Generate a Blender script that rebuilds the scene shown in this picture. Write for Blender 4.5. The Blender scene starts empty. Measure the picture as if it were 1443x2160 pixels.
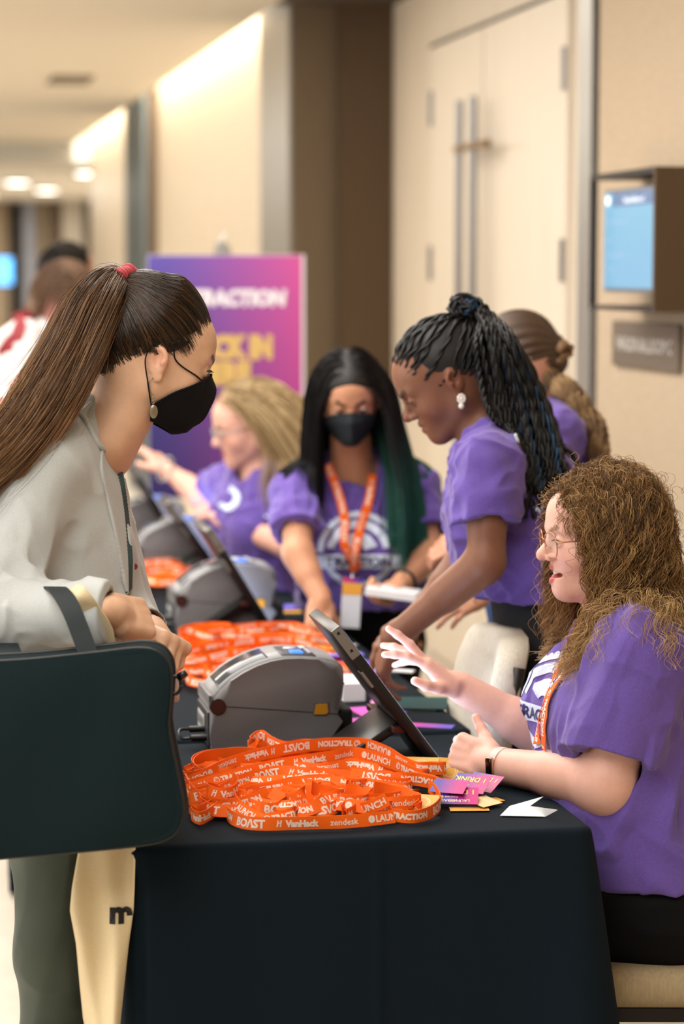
import bpy, bmesh, math, random
import numpy as np
from mathutils import Vector, Matrix
from mathutils.bvhtree import BVHTree

random.seed(7)
RNG = np.random.default_rng(11)
C = bpy.context.scene.collection
SC = bpy.context.scene

# ------------------------------------------------------------------ camera
CAMZ, FPX, YAW, PITCH = 1.65, 5110.0, math.radians(10.65), math.radians(5.59)
CAM = np.array([0.0, 0.0, CAMZ])
RT = np.array([math.cos(YAW), -math.sin(YAW), 0.0])
FH = np.array([math.sin(YAW), math.cos(YAW), 0.0])
FW = FH * math.cos(PITCH) + np.array([0, 0, -math.sin(PITCH)])
UPV = np.cross(RT, FW)
ZUP = np.array([0.0, 0.0, 1.0])
cam_data = bpy.data.cameras.new('camera')
cam = bpy.data.objects.new('camera', cam_data)
C.objects.link(cam)
m = Matrix((tuple(RT), tuple(UPV), tuple(-FW))).transposed().to_4x4()
m.translation = CAM
cam.matrix_world = m
cam_data.sensor_fit = 'HORIZONTAL'
cam_data.sensor_width = 24.0
cam_data.lens = 24.0 * FPX / 1443.0
cam_data.clip_start = 0.1
cam_data.dof.use_dof = True
cam_data.dof.focus_distance = 4.13
cam_data.dof.aperture_fstop = 2.7
SC.camera = cam

def at(px, py, d):
    return CAM + d * (FW + (px - 721.5) / FPX * RT - (py - 1080.0) / FPX * UPV)
def ray(px, py):
    return FW + (px - 721.5) / FPX * RT - (py - 1080.0) / FPX * UPV
def on_z(px, py, z):
    r = ray(px, py); return CAM + r * ((z - CAMZ) / r[2])
def on_x(px, py, x):
    r = ray(px, py); return CAM + r * (x / r[0])
def VL(r, f, u):
    return r * RT + f * FH + u * ZUP

# ------------------------------------------------------------------ world, exposure
SC.view_settings.view_transform = 'Standard'
SC.view_settings.look = 'None'
SC.view_settings.gamma = 1.0
SC.view_settings.use_curve_mapping = False
SC.view_settings.exposure = 0.0
w = bpy.data.worlds.new('world'); SC.world = w
w.use_nodes = True
w.node_tree.nodes['Background'].inputs[0].default_value = (1.0, 0.90, 0.80, 1)
w.node_tree.nodes['Background'].inputs[1].default_value = 0.5
SC.cycles.use_denoising = True
SC.cycles.max_bounces = 6
SC.cycles.diffuse_bounces = 3
SC.cycles.glossy_bounces = 2
SC.cycles.transmission_bounces = 4
SC.cycles.transparent_max_bounces = 8
SC.cycles.sample_clamp_indirect = 6.0
SC.cycles.caustics_reflective = False
SC.cycles.caustics_refractive = False

def area_light(name, loc, size, power, color=(1, .9, .78), direction=(0, 0, -1), size_y=None, spread=None):
    ld = bpy.data.lights.new(name, 'AREA')
    ld.energy = power; ld.color = color; ld.shape = 'RECTANGLE'
    ld.size = size; ld.size_y = size_y or size
    if spread: ld.spread = spread
    o = bpy.data.objects.new(name, ld); C.objects.link(o)
    o.location = loc
    dv = Vector(direction)
    o.rotation_euler = (0, math.atan2(-dv.x, -dv.z), 0) if dv.y == 0 and dv.z < -.5 else dv.to_track_quat('-Z', 'Y').to_euler()
    return o

area_light('ceiling_panel_light', (-0.35, 2.3, 2.86), 1.6, 70, (1, .975, .94), size_y=2.4)
area_light('ceiling_panel_light', (0.2, 6.2, 2.86), 1.6, 128, (1, .955, .905), size_y=4.0)
area_light('ceiling_panel_light', (-0.7, 10.6, 2.86), 1.6, 110, (1, .92, .82), size_y=4.0)
area_light('lobby_fill_light', (-3.6, 4.5, 1.7), 5.5, 120, (1, .98, .96), direction=(1, 0.1, 0.34), size_y=2.2)  # unseen fill lamp added on the left to lift ceiling and floor
area_light('far_corridor_fill', (1.6, 30.0, 2.66), 2.0, 260, (1, .94, .86), size_y=9.0)  # added fill lamp; the low ceiling keeps the others off the end wall
area_light('corridor_light', (-1.2, 17.5, 2.86), 2.0, 250, (1, .95, .89), size_y=9.0)

# ------------------------------------------------------------------ materials
MATS = {}
def L(c):
    return tuple((v / 12.92 if v <= 0.04045 else ((v + 0.055) / 1.055) ** 2.4) for v in c)
def S(r, g, b):
    return L((r / 255, g / 255, b / 255))
def mat(name, color=(.5, .5, .5), rough=.5, metal=0.0, spec=.5, noise=None, bump=None, emit=None, attr=None,
        trans=0.0, sss=0.0, sheen=0.0, alpha=None, stretch=(1, 1, 1), coat=0.0, wave=None, aniso=0):
    if name in MATS: return MATS[name]
    M = bpy.data.materials.new(name); M.use_nodes = True
    nt = M.node_tree; b = nt.nodes['Principled BSDF']; N = nt.nodes.new; K = nt.links.new
    b.inputs['Base Color'].default_value = (*color[:3], 1)
    b.inputs['Roughness'].default_value = rough
    b.inputs['Metallic'].default_value = metal
    b.inputs['Specular IOR Level'].default_value = spec
    b.inputs['Transmission Weight'].default_value = trans
    b.inputs['Coat Weight'].default_value = coat
    if sss:
        b.inputs['Subsurface Weight'].default_value = sss
        b.inputs['Subsurface Radius'].default_value = (1.0, .35, .2)
        b.inputs['Subsurface Scale'].default_value = .006
    if sheen:
        b.inputs['Sheen Weight'].default_value = sheen
        b.inputs['Sheen Roughness'].default_value = .5
    if alpha is not None: b.inputs['Alpha'].default_value = alpha
    if emit:
        b.inputs['Emission Color'].default_value = (*emit[0], 1)
        b.inputs['Emission Strength'].default_value = emit[1]
    tc = N('ShaderNodeTexCoord'); mp = N('ShaderNodeMapping')
    mp.inputs['Scale'].default_value = stretch
    K(tc.outputs['Object'], mp.inputs['Vector'])
    src = None
    if attr:
        a = N('ShaderNodeAttribute'); a.attribute_name = attr; src = a.outputs['Color']
    if noise:   # (scale, amount)
        n = N('ShaderNodeTexNoise'); n.inputs['Scale'].default_value = noise[0]; n.inputs['Detail'].default_value = 4
        K(mp.outputs['Vector'], n.inputs['Vector'])
        mr = N('ShaderNodeMapRange'); mr.inputs['From Min'].default_value = .3; mr.inputs['From Max'].default_value = .7
        mr.inputs['To Min'].default_value = 1 - noise[1]; mr.inputs['To Max'].default_value = 1 + noise[1]
        K(n.outputs['Fac'], mr.inputs['Value'])
        mx = N('ShaderNodeVectorMath'); mx.operation = 'SCALE'
        if src: K(src, mx.inputs[0])
        else: mx.inputs[0].default_value = color[:3]
        K(mr.outputs['Result'], mx.inputs['Scale']); src = mx.outputs[0]
    if src: K(src, b.inputs['Base Color'])
    if bump:    # (scale, strength, distance)
        n = N('ShaderNodeTexNoise'); n.inputs['Scale'].default_value = bump[0]; n.inputs['Detail'].default_value = 3
        K(mp.outputs['Vector'], n.inputs['Vector'])
        bp = N('ShaderNodeBump'); bp.inputs['Strength'].default_value = bump[1]; bp.inputs['Distance'].default_value = bump[2]
        K(n.outputs['Fac'], bp.inputs['Height']); K(bp.outputs['Normal'], b.inputs['Normal'])
    MATS[name] = M
    return M

# ------------------------------------------------------------------ object helpers
def tag(o, label=None, cat=None, group=None, kind=None):
    if label: o['label'] = label
    if cat: o['category'] = cat
    if group: o['group'] = group
    if kind: o['kind'] = kind
    return o
def empty(name, loc=(0, 0, 0), label=None, cat=None, group=None):
    o = bpy.data.objects.new(name, None); o.empty_display_size = .1
    C.objects.link(o); o.location = tuple(loc)
    return tag(o, label, cat, group)
def link(name, me, material=None, parent=None, smooth=True, world=True):
    """mesh given in world coordinates; re-based on the parent's origin"""
    o = bpy.data.objects.new(name, me); C.objects.link(o)
    if material is not None and not me.materials: me.materials.append(material)
    if parent is not None:
        o.parent = parent
        if world:
            root = parent; off = Vector((0, 0, 0))
            while root is not None: off += root.location; root = root.parent
            o.location = -off
    return o
def mesh_np(name, V, F, smooth=True, col=None):
    """V (n,3), F (m,3|4) arrays or python list of polygons"""
    me = bpy.data.meshes.new(name)
    V = np.asarray(V, dtype=np.float32)
    if isinstance(F, np.ndarray):
        k = F.shape[1]; nf = F.shape[0]
        me.vertices.add(len(V)); me.vertices.foreach_set('co', V.ravel())
        me.loops.add(nf * k); me.loops.foreach_set('vertex_index', F.astype(np.int32).ravel())
        me.polygons.add(nf); me.polygons.foreach_set('loop_start', np.arange(nf, dtype=np.int32) * k)
        me.polygons.foreach_set('loop_total', np.full(nf, k, dtype=np.int32))
        me.update(calc_edges=True)
    else:
        me.from_pydata([tuple(map(float, v)) for v in V], [], F); me.update()
    if smooth: me.polygons.foreach_set('use_smooth', np.ones(len(me.polygons), dtype=bool))
    if col is not None:
        a = me.color_attributes.new('Col', 'FLOAT_COLOR', 'POINT')
        c4 = np.ones((len(V), 4), dtype=np.float32); c4[:, :3] = col
        a.data.foreach_set('color', c4.ravel())
    return me

class MB:
    """collects shapes in world space; build() links them as one mesh"""
    def __init__(s): s.bm = bmesh.new()
    def _add(s, vs, M):
        if M is not None: bmesh.ops.transform(s.bm, matrix=M, verts=vs)
        return vs
    def box(s, lo, hi, bev=0.0, seg=2, M=None):
        c = [(a + b) / 2 for a, b in zip(lo, hi)]; h = [abs(b - a) for a, b in zip(lo, hi)]
        r = bmesh.ops.create_cube(s.bm, size=1.0); vs = r['verts']
        bmesh.ops.scale(s.bm, vec=h, verts=vs); bmesh.ops.translate(s.bm, vec=c, verts=vs)
        if bev:
            es = list({e for v in vs for e in v.link_edges})
            rb = bmesh.ops.bevel(s.bm, geom=es, offset=bev, segments=seg, affect='EDGES', profile=.5)
            vs = list({v for f in rb['faces'] for v in f.verts} | {v for v in vs if v.is_valid})
            isl = set(vs); stack = list(vs)
            while stack:
                v = stack.pop()
                for e in v.link_edges:
                    q = e.other_vert(v)
                    if q not in isl: isl.add(q); stack.append(q)
            vs = list(isl)
        s._add(vs, M); return s
    def cyl(s, a, b, r, r2=None, seg=20, cap=True):
        a = Vector(tuple(a)); b = Vector(tuple(b)); d = b - a
        q = bmesh.ops.create_cone(s.bm, cap_ends=cap, segments=seg, radius1=r, radius2=r if r2 is None else r2, depth=d.length)
        M = Matrix.Translation((a + b) / 2) @ d.to_track_quat('Z', 'Y').to_matrix().to_4x4()
        s._add(q['verts'], M); return s
    def ball(s, c, r, sc=(1, 1, 1), seg=16, M=None):
        q = bmesh.ops.create_uvsphere(s.bm, u_segments=seg, v_segments=max(8, seg // 2), radius=r)
        T = Matrix.Translation(tuple(c)) @ Matrix.Diagonal((*sc, 1))
        s._add(q['verts'], (M @ T) if M is not None else T); return s
    def poly(s, pts):
        s.bm.faces.new([s.bm.verts.new(tuple(map(float, p))) for p in pts]); return s
    def prism(s, pts, vec, M=None):
        """extrude a polygon (3d pts) along vec"""
        a = [s.bm.verts.new(tuple(map(float, p))) for p in pts]
        b = [s.bm.verts.new(tuple(float(x + y) for x, y in zip(p, vec))) for p in pts]
        n = len(pts); s.bm.faces.new(a[::-1]); s.bm.faces.new(b)
        for i in range(n): s.bm.faces.new((a[i], a[(i + 1) % n], b[(i + 1) % n], b[i]))
        if M is not None: s._add(a + b, M)
        return s
    def tube(s, pts, r, seg=8):
        V, F = tube_np(np.array(pts, float), r, seg)
        vs = [s.bm.verts.new(v) for v in V]
        for f in F:
            try: s.bm.faces.new([vs[i] for i in f])
            except ValueError: pass
        return s
    def build(s, name, material, parent=None, smooth=False, M=None):
        if M is not None: bmesh.ops.transform(s.bm, matrix=M, verts=s.bm.verts)
        bmesh.ops.recalc_face_normals(s.bm, faces=s.bm.faces)
        me = bpy.data.meshes.new(name); s.bm.to_mesh(me); s.bm.free()
        if smooth == 'auto':
            me.polygons.foreach_set('use_smooth', np.ones(len(me.polygons), dtype=bool))
            try: me.set_sharp_from_angle(angle=math.radians(35))
            except Exception: pass
        elif smooth: me.polygons.foreach_set('use_smooth', np.ones(len(me.polygons), dtype=bool))
        return link(name, me, material, parent)

def frames(P):
    """parallel transport frames along a polyline (n,3)"""
    T = np.gradient(P, axis=0); T /= np.linalg.norm(T, axis=1)[:, None] + 1e-9
    n0 = np.cross(T[0], [0, 0, 1.0])
    if np.linalg.norm(n0) < .1: n0 = np.cross(T[0], [1.0, 0, 0])
    n0 /= np.linalg.norm(n0); Ns = [n0]
    for i in range(1, len(P)):
        n = Ns[-1] - T[i] * np.dot(Ns[-1], T[i]); Ns.append(n / (np.linalg.norm(n) + 1e-9))
    Ns = np.array(Ns); return T, Ns, np.cross(T, Ns)
def tube_np(P, r, seg=8, closed=True):
    P = np.asarray(P, float); n = len(P); r = np.broadcast_to(r, (n,))
    T, A, B = frames(P); th = np.linspace(0, 2 * math.pi, seg, endpoint=False)
    V = (P[:, None] + r[:, None, None] * (np.cos(th)[None, :, None] * A[:, None] + np.sin(th)[None, :, None] * B[:, None])).reshape(-1, 3)
    F = []
    for i in range(n - 1):
        for j in range(seg):
            k = (j + 1) % seg
            F.append((i * seg + j, i * seg + k, (i + 1) * seg + k, (i + 1) * seg + j))
    F.append(tuple(range(seg))[::-1]); F.append(tuple((n - 1) * seg + j for j in range(seg)))
    return V, F
def catmull(P, n):
    """smooth curve through control points, n samples"""
    P = np.asarray(P, float); Q = np.vstack([2 * P[0] - P[1], P, 2 * P[-1] - P[-2]]); out = []
    for u in np.linspace(0, len(P) - 1 - 1e-6, n):
        i = int(u); t = u - i; a, b, c, d = Q[i:i + 4]
        out.append(.5 * ((2 * b) + (c - a) * t + (2 * a - 5 * b + 4 * c - d) * t * t + (3 * b - a - 3 * c + d) * t ** 3))
    return np.array(out)
def nrm(v):
    v = np.asarray(v, float); return v / (np.linalg.norm(v) + 1e-12)
def rot(axis, ang):
    return np.array(Matrix.Rotation(ang, 3, Vector(tuple(axis))))
def dup_tree(o, parent=None):
    c = o.copy(); C.objects.link(c)
    if parent is not None:
        mw = o.matrix_parent_inverse.copy(); c.parent = parent; c.matrix_parent_inverse = mw
    for ch in list(o.children): dup_tree(ch, c)
    return c

# ------------------------------------------------------------------ lettering
_TXT = {}
def text_mesh(s, bold=0.0, res=2):
    """flat outline mesh of a string: verts (n,2) with cap height 1, width"""
    key = (s, bold)
    if key in _TXT: return _TXT[key]
    cu = bpy.data.curves.new('lettering', 'FONT'); cu.body = s; cu.size = 1.0; cu.offset = bold; cu.resolution_u = res
    o = bpy.data.objects.new('lettering', cu); C.objects.link(o)
    dg = bpy.context.evaluated_depsgraph_get(); dg.update()
    me = bpy.data.meshes.new_from_object(o.evaluated_get(dg))
    V = np.array([v.co[:] for v in me.vertices]); F = [tuple(p.vertices) for p in me.polygons]
    bpy.data.objects.remove(o); bpy.data.curves.remove(cu); bpy.data.meshes.remove(me)
    V = V[:, :2]; V[:, 0] -= V[:, 0].min(); V /= .73
    _TXT[key] = (V, F, V[:, 0].max()); return _TXT[key]
def disc2(r, n=24, hole=0.0, a0=0, a1=2 * math.pi):
    th = np.linspace(a0, a1, n + 1); o = np.stack([np.cos(th), np.sin(th)], 1)
    V = np.vstack([o * r, o * hole]); F = [(i, i + 1, n + 2 + i, n + 1 + i) for i in range(n)]
    return V, F
def subdivide2(V, F, cell):
    """cut a flat mesh on a grid so it can bend"""
    bm = bmesh.new(); vs = [bm.verts.new((v[0], v[1], 0)) for v in V]
    for f in F:
        try: bm.faces.new([vs[i] for i in f])
        except ValueError: pass
    V = np.asarray(V)
    for ax in (0, 1):
        lo, hi = V[:, ax].min(), V[:, ax].max(); x = lo + cell
        while x < hi:
            no = (1, 0, 0) if ax == 0 else (0, 1, 0); co = (x, 0, 0) if ax == 0 else (0, x, 0)
            bmesh.ops.bisect_plane(bm, geom=bm.verts[:] + bm.edges[:] + bm.faces[:], plane_co=co, plane_no=no); x += cell
    bm.verts.ensure_lookup_table(); bm.verts.index_update()
    V2 = np.array([v.co[:2] for v in bm.verts]); F2 = [tuple(v.index for v in f.verts) for f in bm.faces]
    bm.free(); return V2, F2
def merge2(items):
    Vs = []; Fs = []; n = 0
    for V, F in items:
        Vs.append(np.asarray(V)); Fs += [tuple(i + n for i in f) for f in F]; n += len(V)
    return np.vstack(Vs), Fs
# ------------------------------------------------------------------ implicit bodies (smoothly united solids, meshed with surface nets)
def _h(ix, iy, iz, s):
    n = (ix * 73856093) ^ (iy * 19349663) ^ (iz * 83492791) ^ (s * 2654435)
    n = (n ^ (n >> 13)) * 1274126177; n &= 0x7fffffff
    return ((n >> 8) & 0xffff).astype(np.float32) / 32768.0 - 1.0
def vnoise(P, sc, seed=0):
    """value noise; sc is a per-axis frequency or a 3x3 matrix"""
    sc = np.asarray(sc, float); Q = P @ sc.T if sc.ndim == 2 else P * sc
    I = np.floor(Q).astype(np.int64); f = (Q - I).astype(np.float32); f = f * f * (3 - 2 * f)
    out = 0
    for dx in (0, 1):
        for dy in (0, 1):
            for dz in (0, 1):
                w_ = (f[:, 0] if dx else 1 - f[:, 0]) * (f[:, 1] if dy else 1 - f[:, 1]) * (f[:, 2] if dz else 1 - f[:, 2])
                out = out + w_ * _h(I[:, 0] + dx, I[:, 1] + dy, I[:, 2] + dz, seed)
    return out

class Sdf:
    def __init__(s): s.p = []; s.disp = None; s.lo = np.full(3, 1e9); s.hi = np.full(3, -1e9)
    def _b(s, c, r):
        s.lo = np.minimum(s.lo, np.asarray(c) - r); s.hi = np.maximum(s.hi, np.asarray(c) + r)
    def cap(s, a, b, ra, rb=None, k=.02, m='+'):
        a = np.asarray(a, float); b = np.asarray(b, float); rb = ra if rb is None else rb
        ab = b - a; L2 = max(float(ab @ ab), 1e-9)
        def f(P):
            q = P - a; t = np.clip((q @ ab) / L2, 0, 1)
            return np.sqrt(((q - t[:, None] * ab) ** 2).sum(1)) - (ra + (rb - ra) * t)
        if m == '+': s._b(a, ra); s._b(b, rb)
        s.p.append((f, k, m)); return s
    def ell(s, c, r, R=None, k=.02, m='+'):
        c = np.asarray(c, float); r = np.asarray(r, float) * np.ones(3); R = np.eye(3) if R is None else np.asarray(R)
        def f(P):
            q = (P - c) @ R
            k0 = np.sqrt(((q / r) ** 2).sum(1)); k1 = np.sqrt(((q / (r * r)) ** 2).sum(1))
            return k0 * (k0 - 1) / np.maximum(k1, 1e-6)
        if m == '+': s._b(c, r.max())
        s.p.append((f, k, m)); return s
    def box(s, c, h, rr, R=None, k=.01, m='+'):
        c = np.asarray(c, float); h = np.asarray(h, float); R = np.eye(3) if R is None else np.asarray(R)
        def f(P):
            q = np.abs((P - c) @ R) - (h - rr)
            return np.sqrt((np.maximum(q, 0) ** 2).sum(1)) + np.minimum(q.max(1), 0) - rr
        if m == '+': s._b(c, np.linalg.norm(h))
        s.p.append((f, k, m)); return s
    def torus(s, c, R0, r0, R=None, k=.004, m='+', sc=1.0):
        c = np.asarray(c, float); R = np.eye(3) if R is None else np.asarray(R)
        def f(P):
            q = (P - c) @ R; q = q / np.array([1, 1, sc])
            return np.sqrt((np.sqrt(q[:, 1] ** 2 + q[:, 2] ** 2) - R0) ** 2 + q[:, 0] ** 2) - r0
        if m == '+': s._b(c, R0 * max(1, sc) + r0)
        s.p.append((f, k, m)); return s
    def plane(s, c, n, k=.003, m='&'):
        """keeps the side the normal points away from"""
        c = np.asarray(c, float); n = nrm(n)
        s.p.append((lambda P: (P - c) @ n, k, m)); return s
    def fn(s, f, k=.004, m='&'):
        s.p.append((f, k, m)); return s
    def ev(s, P, keep=None):
        d = None
        for i, (f, k, m) in enumerate(s.p):
            if keep is not None and not keep[i]: continue
            v = f(P)
            if d is None:
                if m != '+': v = np.full(len(P), 1.0) if m == '&' else np.full(len(P), 1.0)
                d = v; continue
            if m == '+':
                h = np.maximum(k - np.abs(d - v), 0) / k; d = np.minimum(d, v) - h * h * k * .25
            elif m == '-':
                v = -v; h = np.maximum(k - np.abs(d - v), 0) / k; d = np.maximum(d, v) + h * h * k * .25
            else:
                h = np.maximum(k - np.abs(d - v), 0) / k; d = np.maximum(d, v) + h * h * k * .25
        if d is None: return np.full(len(P), 1.0)
        if s.disp is not None: d = d + s.disp(P)
        return d
    def cull(s, c, R):
        """per block: which primitives can matter (c: (n,3) centres)"""
        n = len(c); keep = np.zeros((n, len(s.p)), bool); d = None
        for i, (f, k, m) in enumerate(s.p):
            v = f(c)
            if d is None: d = v if m == '+' else np.full(n, 1.0); keep[:, i] = True; continue
            if m == '+':
                keep[:, i] = v < d + 2.2 * R + k
                h = np.maximum(k - np.abs(d - v), 0) / k; d = np.minimum(d, v) - h * h * k * .25
            else:
                v = -v if m == '-' else v
                keep[:, i] = v > d - 2.2 * R - k
                h = np.maximum(k - np.abs(d - v), 0) / k; d = np.maximum(d, v) + h * h * k * .25
        return keep, d
    def mesh(s, vox, pad=.01, lo=None, hi=None, slack=.012, N=14):
        lo = (s.lo if lo is None else np.asarray(lo, float)) - pad - vox; hi = (s.hi if hi is None else np.asarray(hi, float)) + pad + vox
        nb = np.maximum(1, np.ceil((hi - lo) / (vox * N)).astype(int)); bs = vox * N
        g = np.stack(np.meshgrid(*[np.arange(k) for k in nb], indexing='ij'), -1).reshape(-1, 3)
        cen = lo + (g + .5) * bs; R = bs * .5 * math.sqrt(3)
        keep, d = s.cull(cen, R)
        act = np.abs(d) < R * 1.15 + slack
        dims = nb * N + 2; st = np.array([dims[1] * dims[2], dims[2], 1], dtype=np.int64)
        ax = np.arange(N + 1); node = np.stack(np.meshgrid(ax, ax, ax, indexing='ij'), -1).reshape(-1, 3)
        ids = []; Vs = []; Q = []
        corners = np.array([(a, b, c_) for a in (0, 1) for b in (0, 1) for c_ in (0, 1)])
        edges = [(i, j) for i in range(8) for j in range(8) if i < j and np.abs(corners[i] - corners[j]).sum() == 1]
        for bi in np.nonzero(act)[0]:
            base = g[bi] * N; kp = keep[bi]
            P = lo + (base + node) * vox
            D = s.ev(P, kp).reshape(N + 1, N + 1, N + 1)
            if D.min() > 0 or D.max() < 0: continue
            sg = D < 0
            cs = [D[a:N + a, b:N + b, c_:N + c_] for a, b, c_ in corners]
            cnt = sum((q < 0).astype(np.int8) for q in cs)
            cell = np.argwhere((cnt > 0) & (cnt < 8))
            if len(cell):
                dv = np.stack([q[cell[:, 0], cell[:, 1], cell[:, 2]] for q in cs], 1)
                acc = np.zeros((len(cell), 3)); w_ = np.zeros(len(cell))
                for i, j in edges:
                    a, b = dv[:, i], dv[:, j]; x = (a < 0) != (b < 0)
                    t = np.where(x, a / np.where(x, a - b, 1), 0)
                    acc += np.where(x[:, None], corners[i] + t[:, None] * (corners[j] - corners[i]), 0); w_ += x
                Vp = lo + (base + cell + acc / w_[:, None]) * vox
                e = vox * .3
                k4 = np.array([(1, -1, -1), (-1, -1, 1), (-1, 1, -1), (1, 1, 1)], float)
                for _ in range(1):
                    vals = [s.ev(Vp + e * q, kp) for q in k4]
                    G = sum(v[:, None] * q for v, q in zip(vals, k4)); gl = np.linalg.norm(G, axis=1) + 1e-9
                    dd = sum(vals) / 4; gm = gl / (4 * e)
                    Vp = Vp - G / gl[:, None] * np.clip(dd / np.maximum(gm, .4), -vox * .6, vox * .6)[:, None]
                ids.append((base + cell) @ st); Vs.append(Vp)
            for axn in range(3):
                sl0 = [slice(0, N)] * 3; sl1 = [slice(0, N)] * 3; sl1[axn] = slice(1, N + 1)
                a = sg[tuple(sl0)]; b = sg[tuple(sl1)]; x = np.argwhere(a != b)
                if not len(x): continue
                flip = a[x[:, 0], x[:, 1], x[:, 2]]
                u, v = (axn + 1) % 3, (axn + 2) % 3
                b0 = (base + x) @ st
                q = np.stack([b0 - st[u] - st[v], b0 - st[v], b0, b0 - st[u]], 1)
                q[~flip] = q[~flip][:, ::-1]; Q.append(q)
        ids = np.concatenate(ids); V = np.concatenate(Vs); Q = np.concatenate(Q)
        o = np.argsort(ids); ids = ids[o]; V = V[o]
        ix = np.searchsorted(ids, Q); ix = np.minimum(ix, len(ids) - 1); ok = (ids[ix] == Q).all(1)
        return V, ix[ok]
    def build(s, name, vox, material, parent=None, colfn=None, **kw):
        V, F = s.mesh(vox, **kw)
        me = mesh_np(name, V, F, col=None if colfn is None else colfn(V))
        o = link(name, me, material, parent)
        s.V, s.F = V, F
        return o
# ------------------------------------------------------------------ the corridor
M_ceil = mat('ceiling_paint', S(224, 216, 202), rough=.85)
M_floor = mat('floor_stone', S(222, 212, 196), rough=.35, noise=(9, .06))
M_inlay = mat('floor_inlay_stone', S(236, 222, 200), rough=.35, noise=(14, .05))
M_pale = mat('pale_wood_panel', S(224, 211, 192), rough=.5, noise=(3, .04), stretch=(6, 6, .6))
M_glow = mat('champagne_panel', S(226, 212, 190), rough=.42, noise=(2, .03), stretch=(1, 1, 14), spec=.45)
M_fabric = mat('beige_wallcovering', S(188, 168, 142), rough=.85, noise=(160, .09), stretch=(.12, .12, 1))
M_bronze = mat('bronze_panel', S(112, 96, 76), rough=.45, metal=.35, noise=(60, .05), stretch=(1, 1, .05))
M_darkbronze = mat('dark_bronze_panel', S(86, 68, 48), rough=.5, metal=.3, noise=(60, .05), stretch=(1, 1, .05))
M_silver = mat('brushed_silver', S(176, 176, 172), rough=.38, metal=.75)
M_gap = mat('shadow_gap', S(24, 20, 17), rough=.8)  # near-black that carries the shade of the gaps; also on plain dark parts
M_steel = mat('stainless_steel', S(150, 150, 152), rough=.3, metal=.85)

def solid(name, lo, hi, m, bev=0, kind='structure', parent=None):
    o = MB().box(lo, hi, bev).build(name, m, parent)
    if kind and parent is None: o['kind'] = kind
    return o
solid('floor', (-5, -1.5, -.1), (4.2, 38, 0), M_floor)
solid('floor_inlay', (-2.2, 7.1, .0), (1.6, 8.9, .004), M_inlay)
solid('ceiling', (-5, -1.5, 2.90), (1.80, 23.4, 3.0), M_ceil)
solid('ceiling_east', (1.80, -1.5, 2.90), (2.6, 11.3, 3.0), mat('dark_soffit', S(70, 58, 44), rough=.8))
solid('ceiling_far', (-5, 23.55, 2.72), (4.2, 38, 2.8), mat('far_ceiling_paint', S(222, 216, 204), rough=.8))
solid('beam_soffit', (-5, 23.4, 2.72), (4.2, 23.55, 3.45), mat('soffit_paint', S(206, 208, 206), rough=.8))
solid('ceiling_cove', (1.5, 11.3, 3.42), (2.2, 23.4, 3.5), M_ceil)
solid('wall_east', (2.35, 7.5, 0), (2.6, 11.35, 2.95), M_pale)
solid('wall_east_near', (2.2, -1.5, 0), (2.6, 7.36, 2.95), M_fabric)
solid('wall_east_reveal', (2.27, 7.36, 0), (2.6, 7.46, 2.95), M_gap)
solid('wall_east_glow', (1.95, 12.2, 0), (2.2, 17.6, 3.42), M_glow)
solid('wall_east_beyond', (1.95, 19.2, 0), (3.3, 23.4, 3.42), M_glow)
solid('wall_east_far', (3.0, 23.55, 0), (3.2, 36, 2.75), M_pale)
solid('wall_north', (-5, 36, 0), (4.2, 36.2, 2.9), M_fabric)
solid('wall_west', (-5.1, 9.5, 0), (-5, 38, 3.0), M_pale)
solid('wall_south', (-5, -1.6, 0), (2.6, -1.5, 3.0), M_fabric)
solid('trim_door_post', (2.2, 7.46, 0), (2.36, 7.6, 2.95), M_silver, .006)
solid('column_east', (2.10, 11.2, 0), (2.5, 12.2, 3.42), M_darkbronze)
solid('column_east_bronze', (1.885, 11.28, 0), (2.10, 12.2, 3.42), M_bronze)
solid('column_east_face', (1.87, 11.3, 0), (1.885, 12.18, 3.42), M_silver)
solid('column_far', (1.885, 17.6, 0), (2.2, 19.2, 3.42), M_darkbronze)
for i in range(7):
    solid('column_far_fin', (1.86, 17.66 + i * .22, 0), (1.885, 17.78 + i * .22, 3.42), mat('blue_grey_metal', S(120, 132, 136), rough=.4, metal=.6))
# far-end pilasters and pale panels between them
for px, wpx, mm in ((30, 20, M_gap), (60, 24, mat('cool_grey_panel', S(150, 156, 170), rough=.5)), (119, 20, M_darkbronze), (152, 44, M_ceil), (188, 22, M_darkbronze)):
    a = on_x(px, 500, 1.0); th = math.atan2(a[0], a[1]); x = 35.9 * math.tan(th); hw = wpx / FPX * 36 / 2
    solid('column_far_pilaster', (x - hw, 35.7, 0), (x + hw, 36.0, 2.72), mm)
# ceiling details
cv = on_z(148, 170, 2.89)
solid('ceiling_vent', (cv[0] - .13, cv[1] - .3, 2.885), (cv[0] + .13, cv[1] + .3, 2.90), mat('vent_grey', S(120, 108, 92), rough=.7), kind=None)
tag(bpy.data.objects['ceiling_vent'], 'small grey rectangular vent flush in the corridor ceiling', 'vent')
for i, (x, y) in enumerate(((2.1, 25.4), (1.5, 28.0), (2.0, 30.5), (1.35, 33.0))):
    e = empty('far_ceiling_light', (x, y, 2.715), 'bright recessed downlight in the lower ceiling at the corridor end', 'ceiling light', 'downlights at the corridor end')
    MB().cyl((x, y, 2.69), (x, y, 2.722), .16, seg=24).build('rim', M_silver, e)
    MB().cyl((x, y, 2.685), (x, y, 2.69), .13, seg=24).build('lens', mat('lamp_lens', (1, 1, 1), emit=((1, .95, .88), 9)), e)
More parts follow.
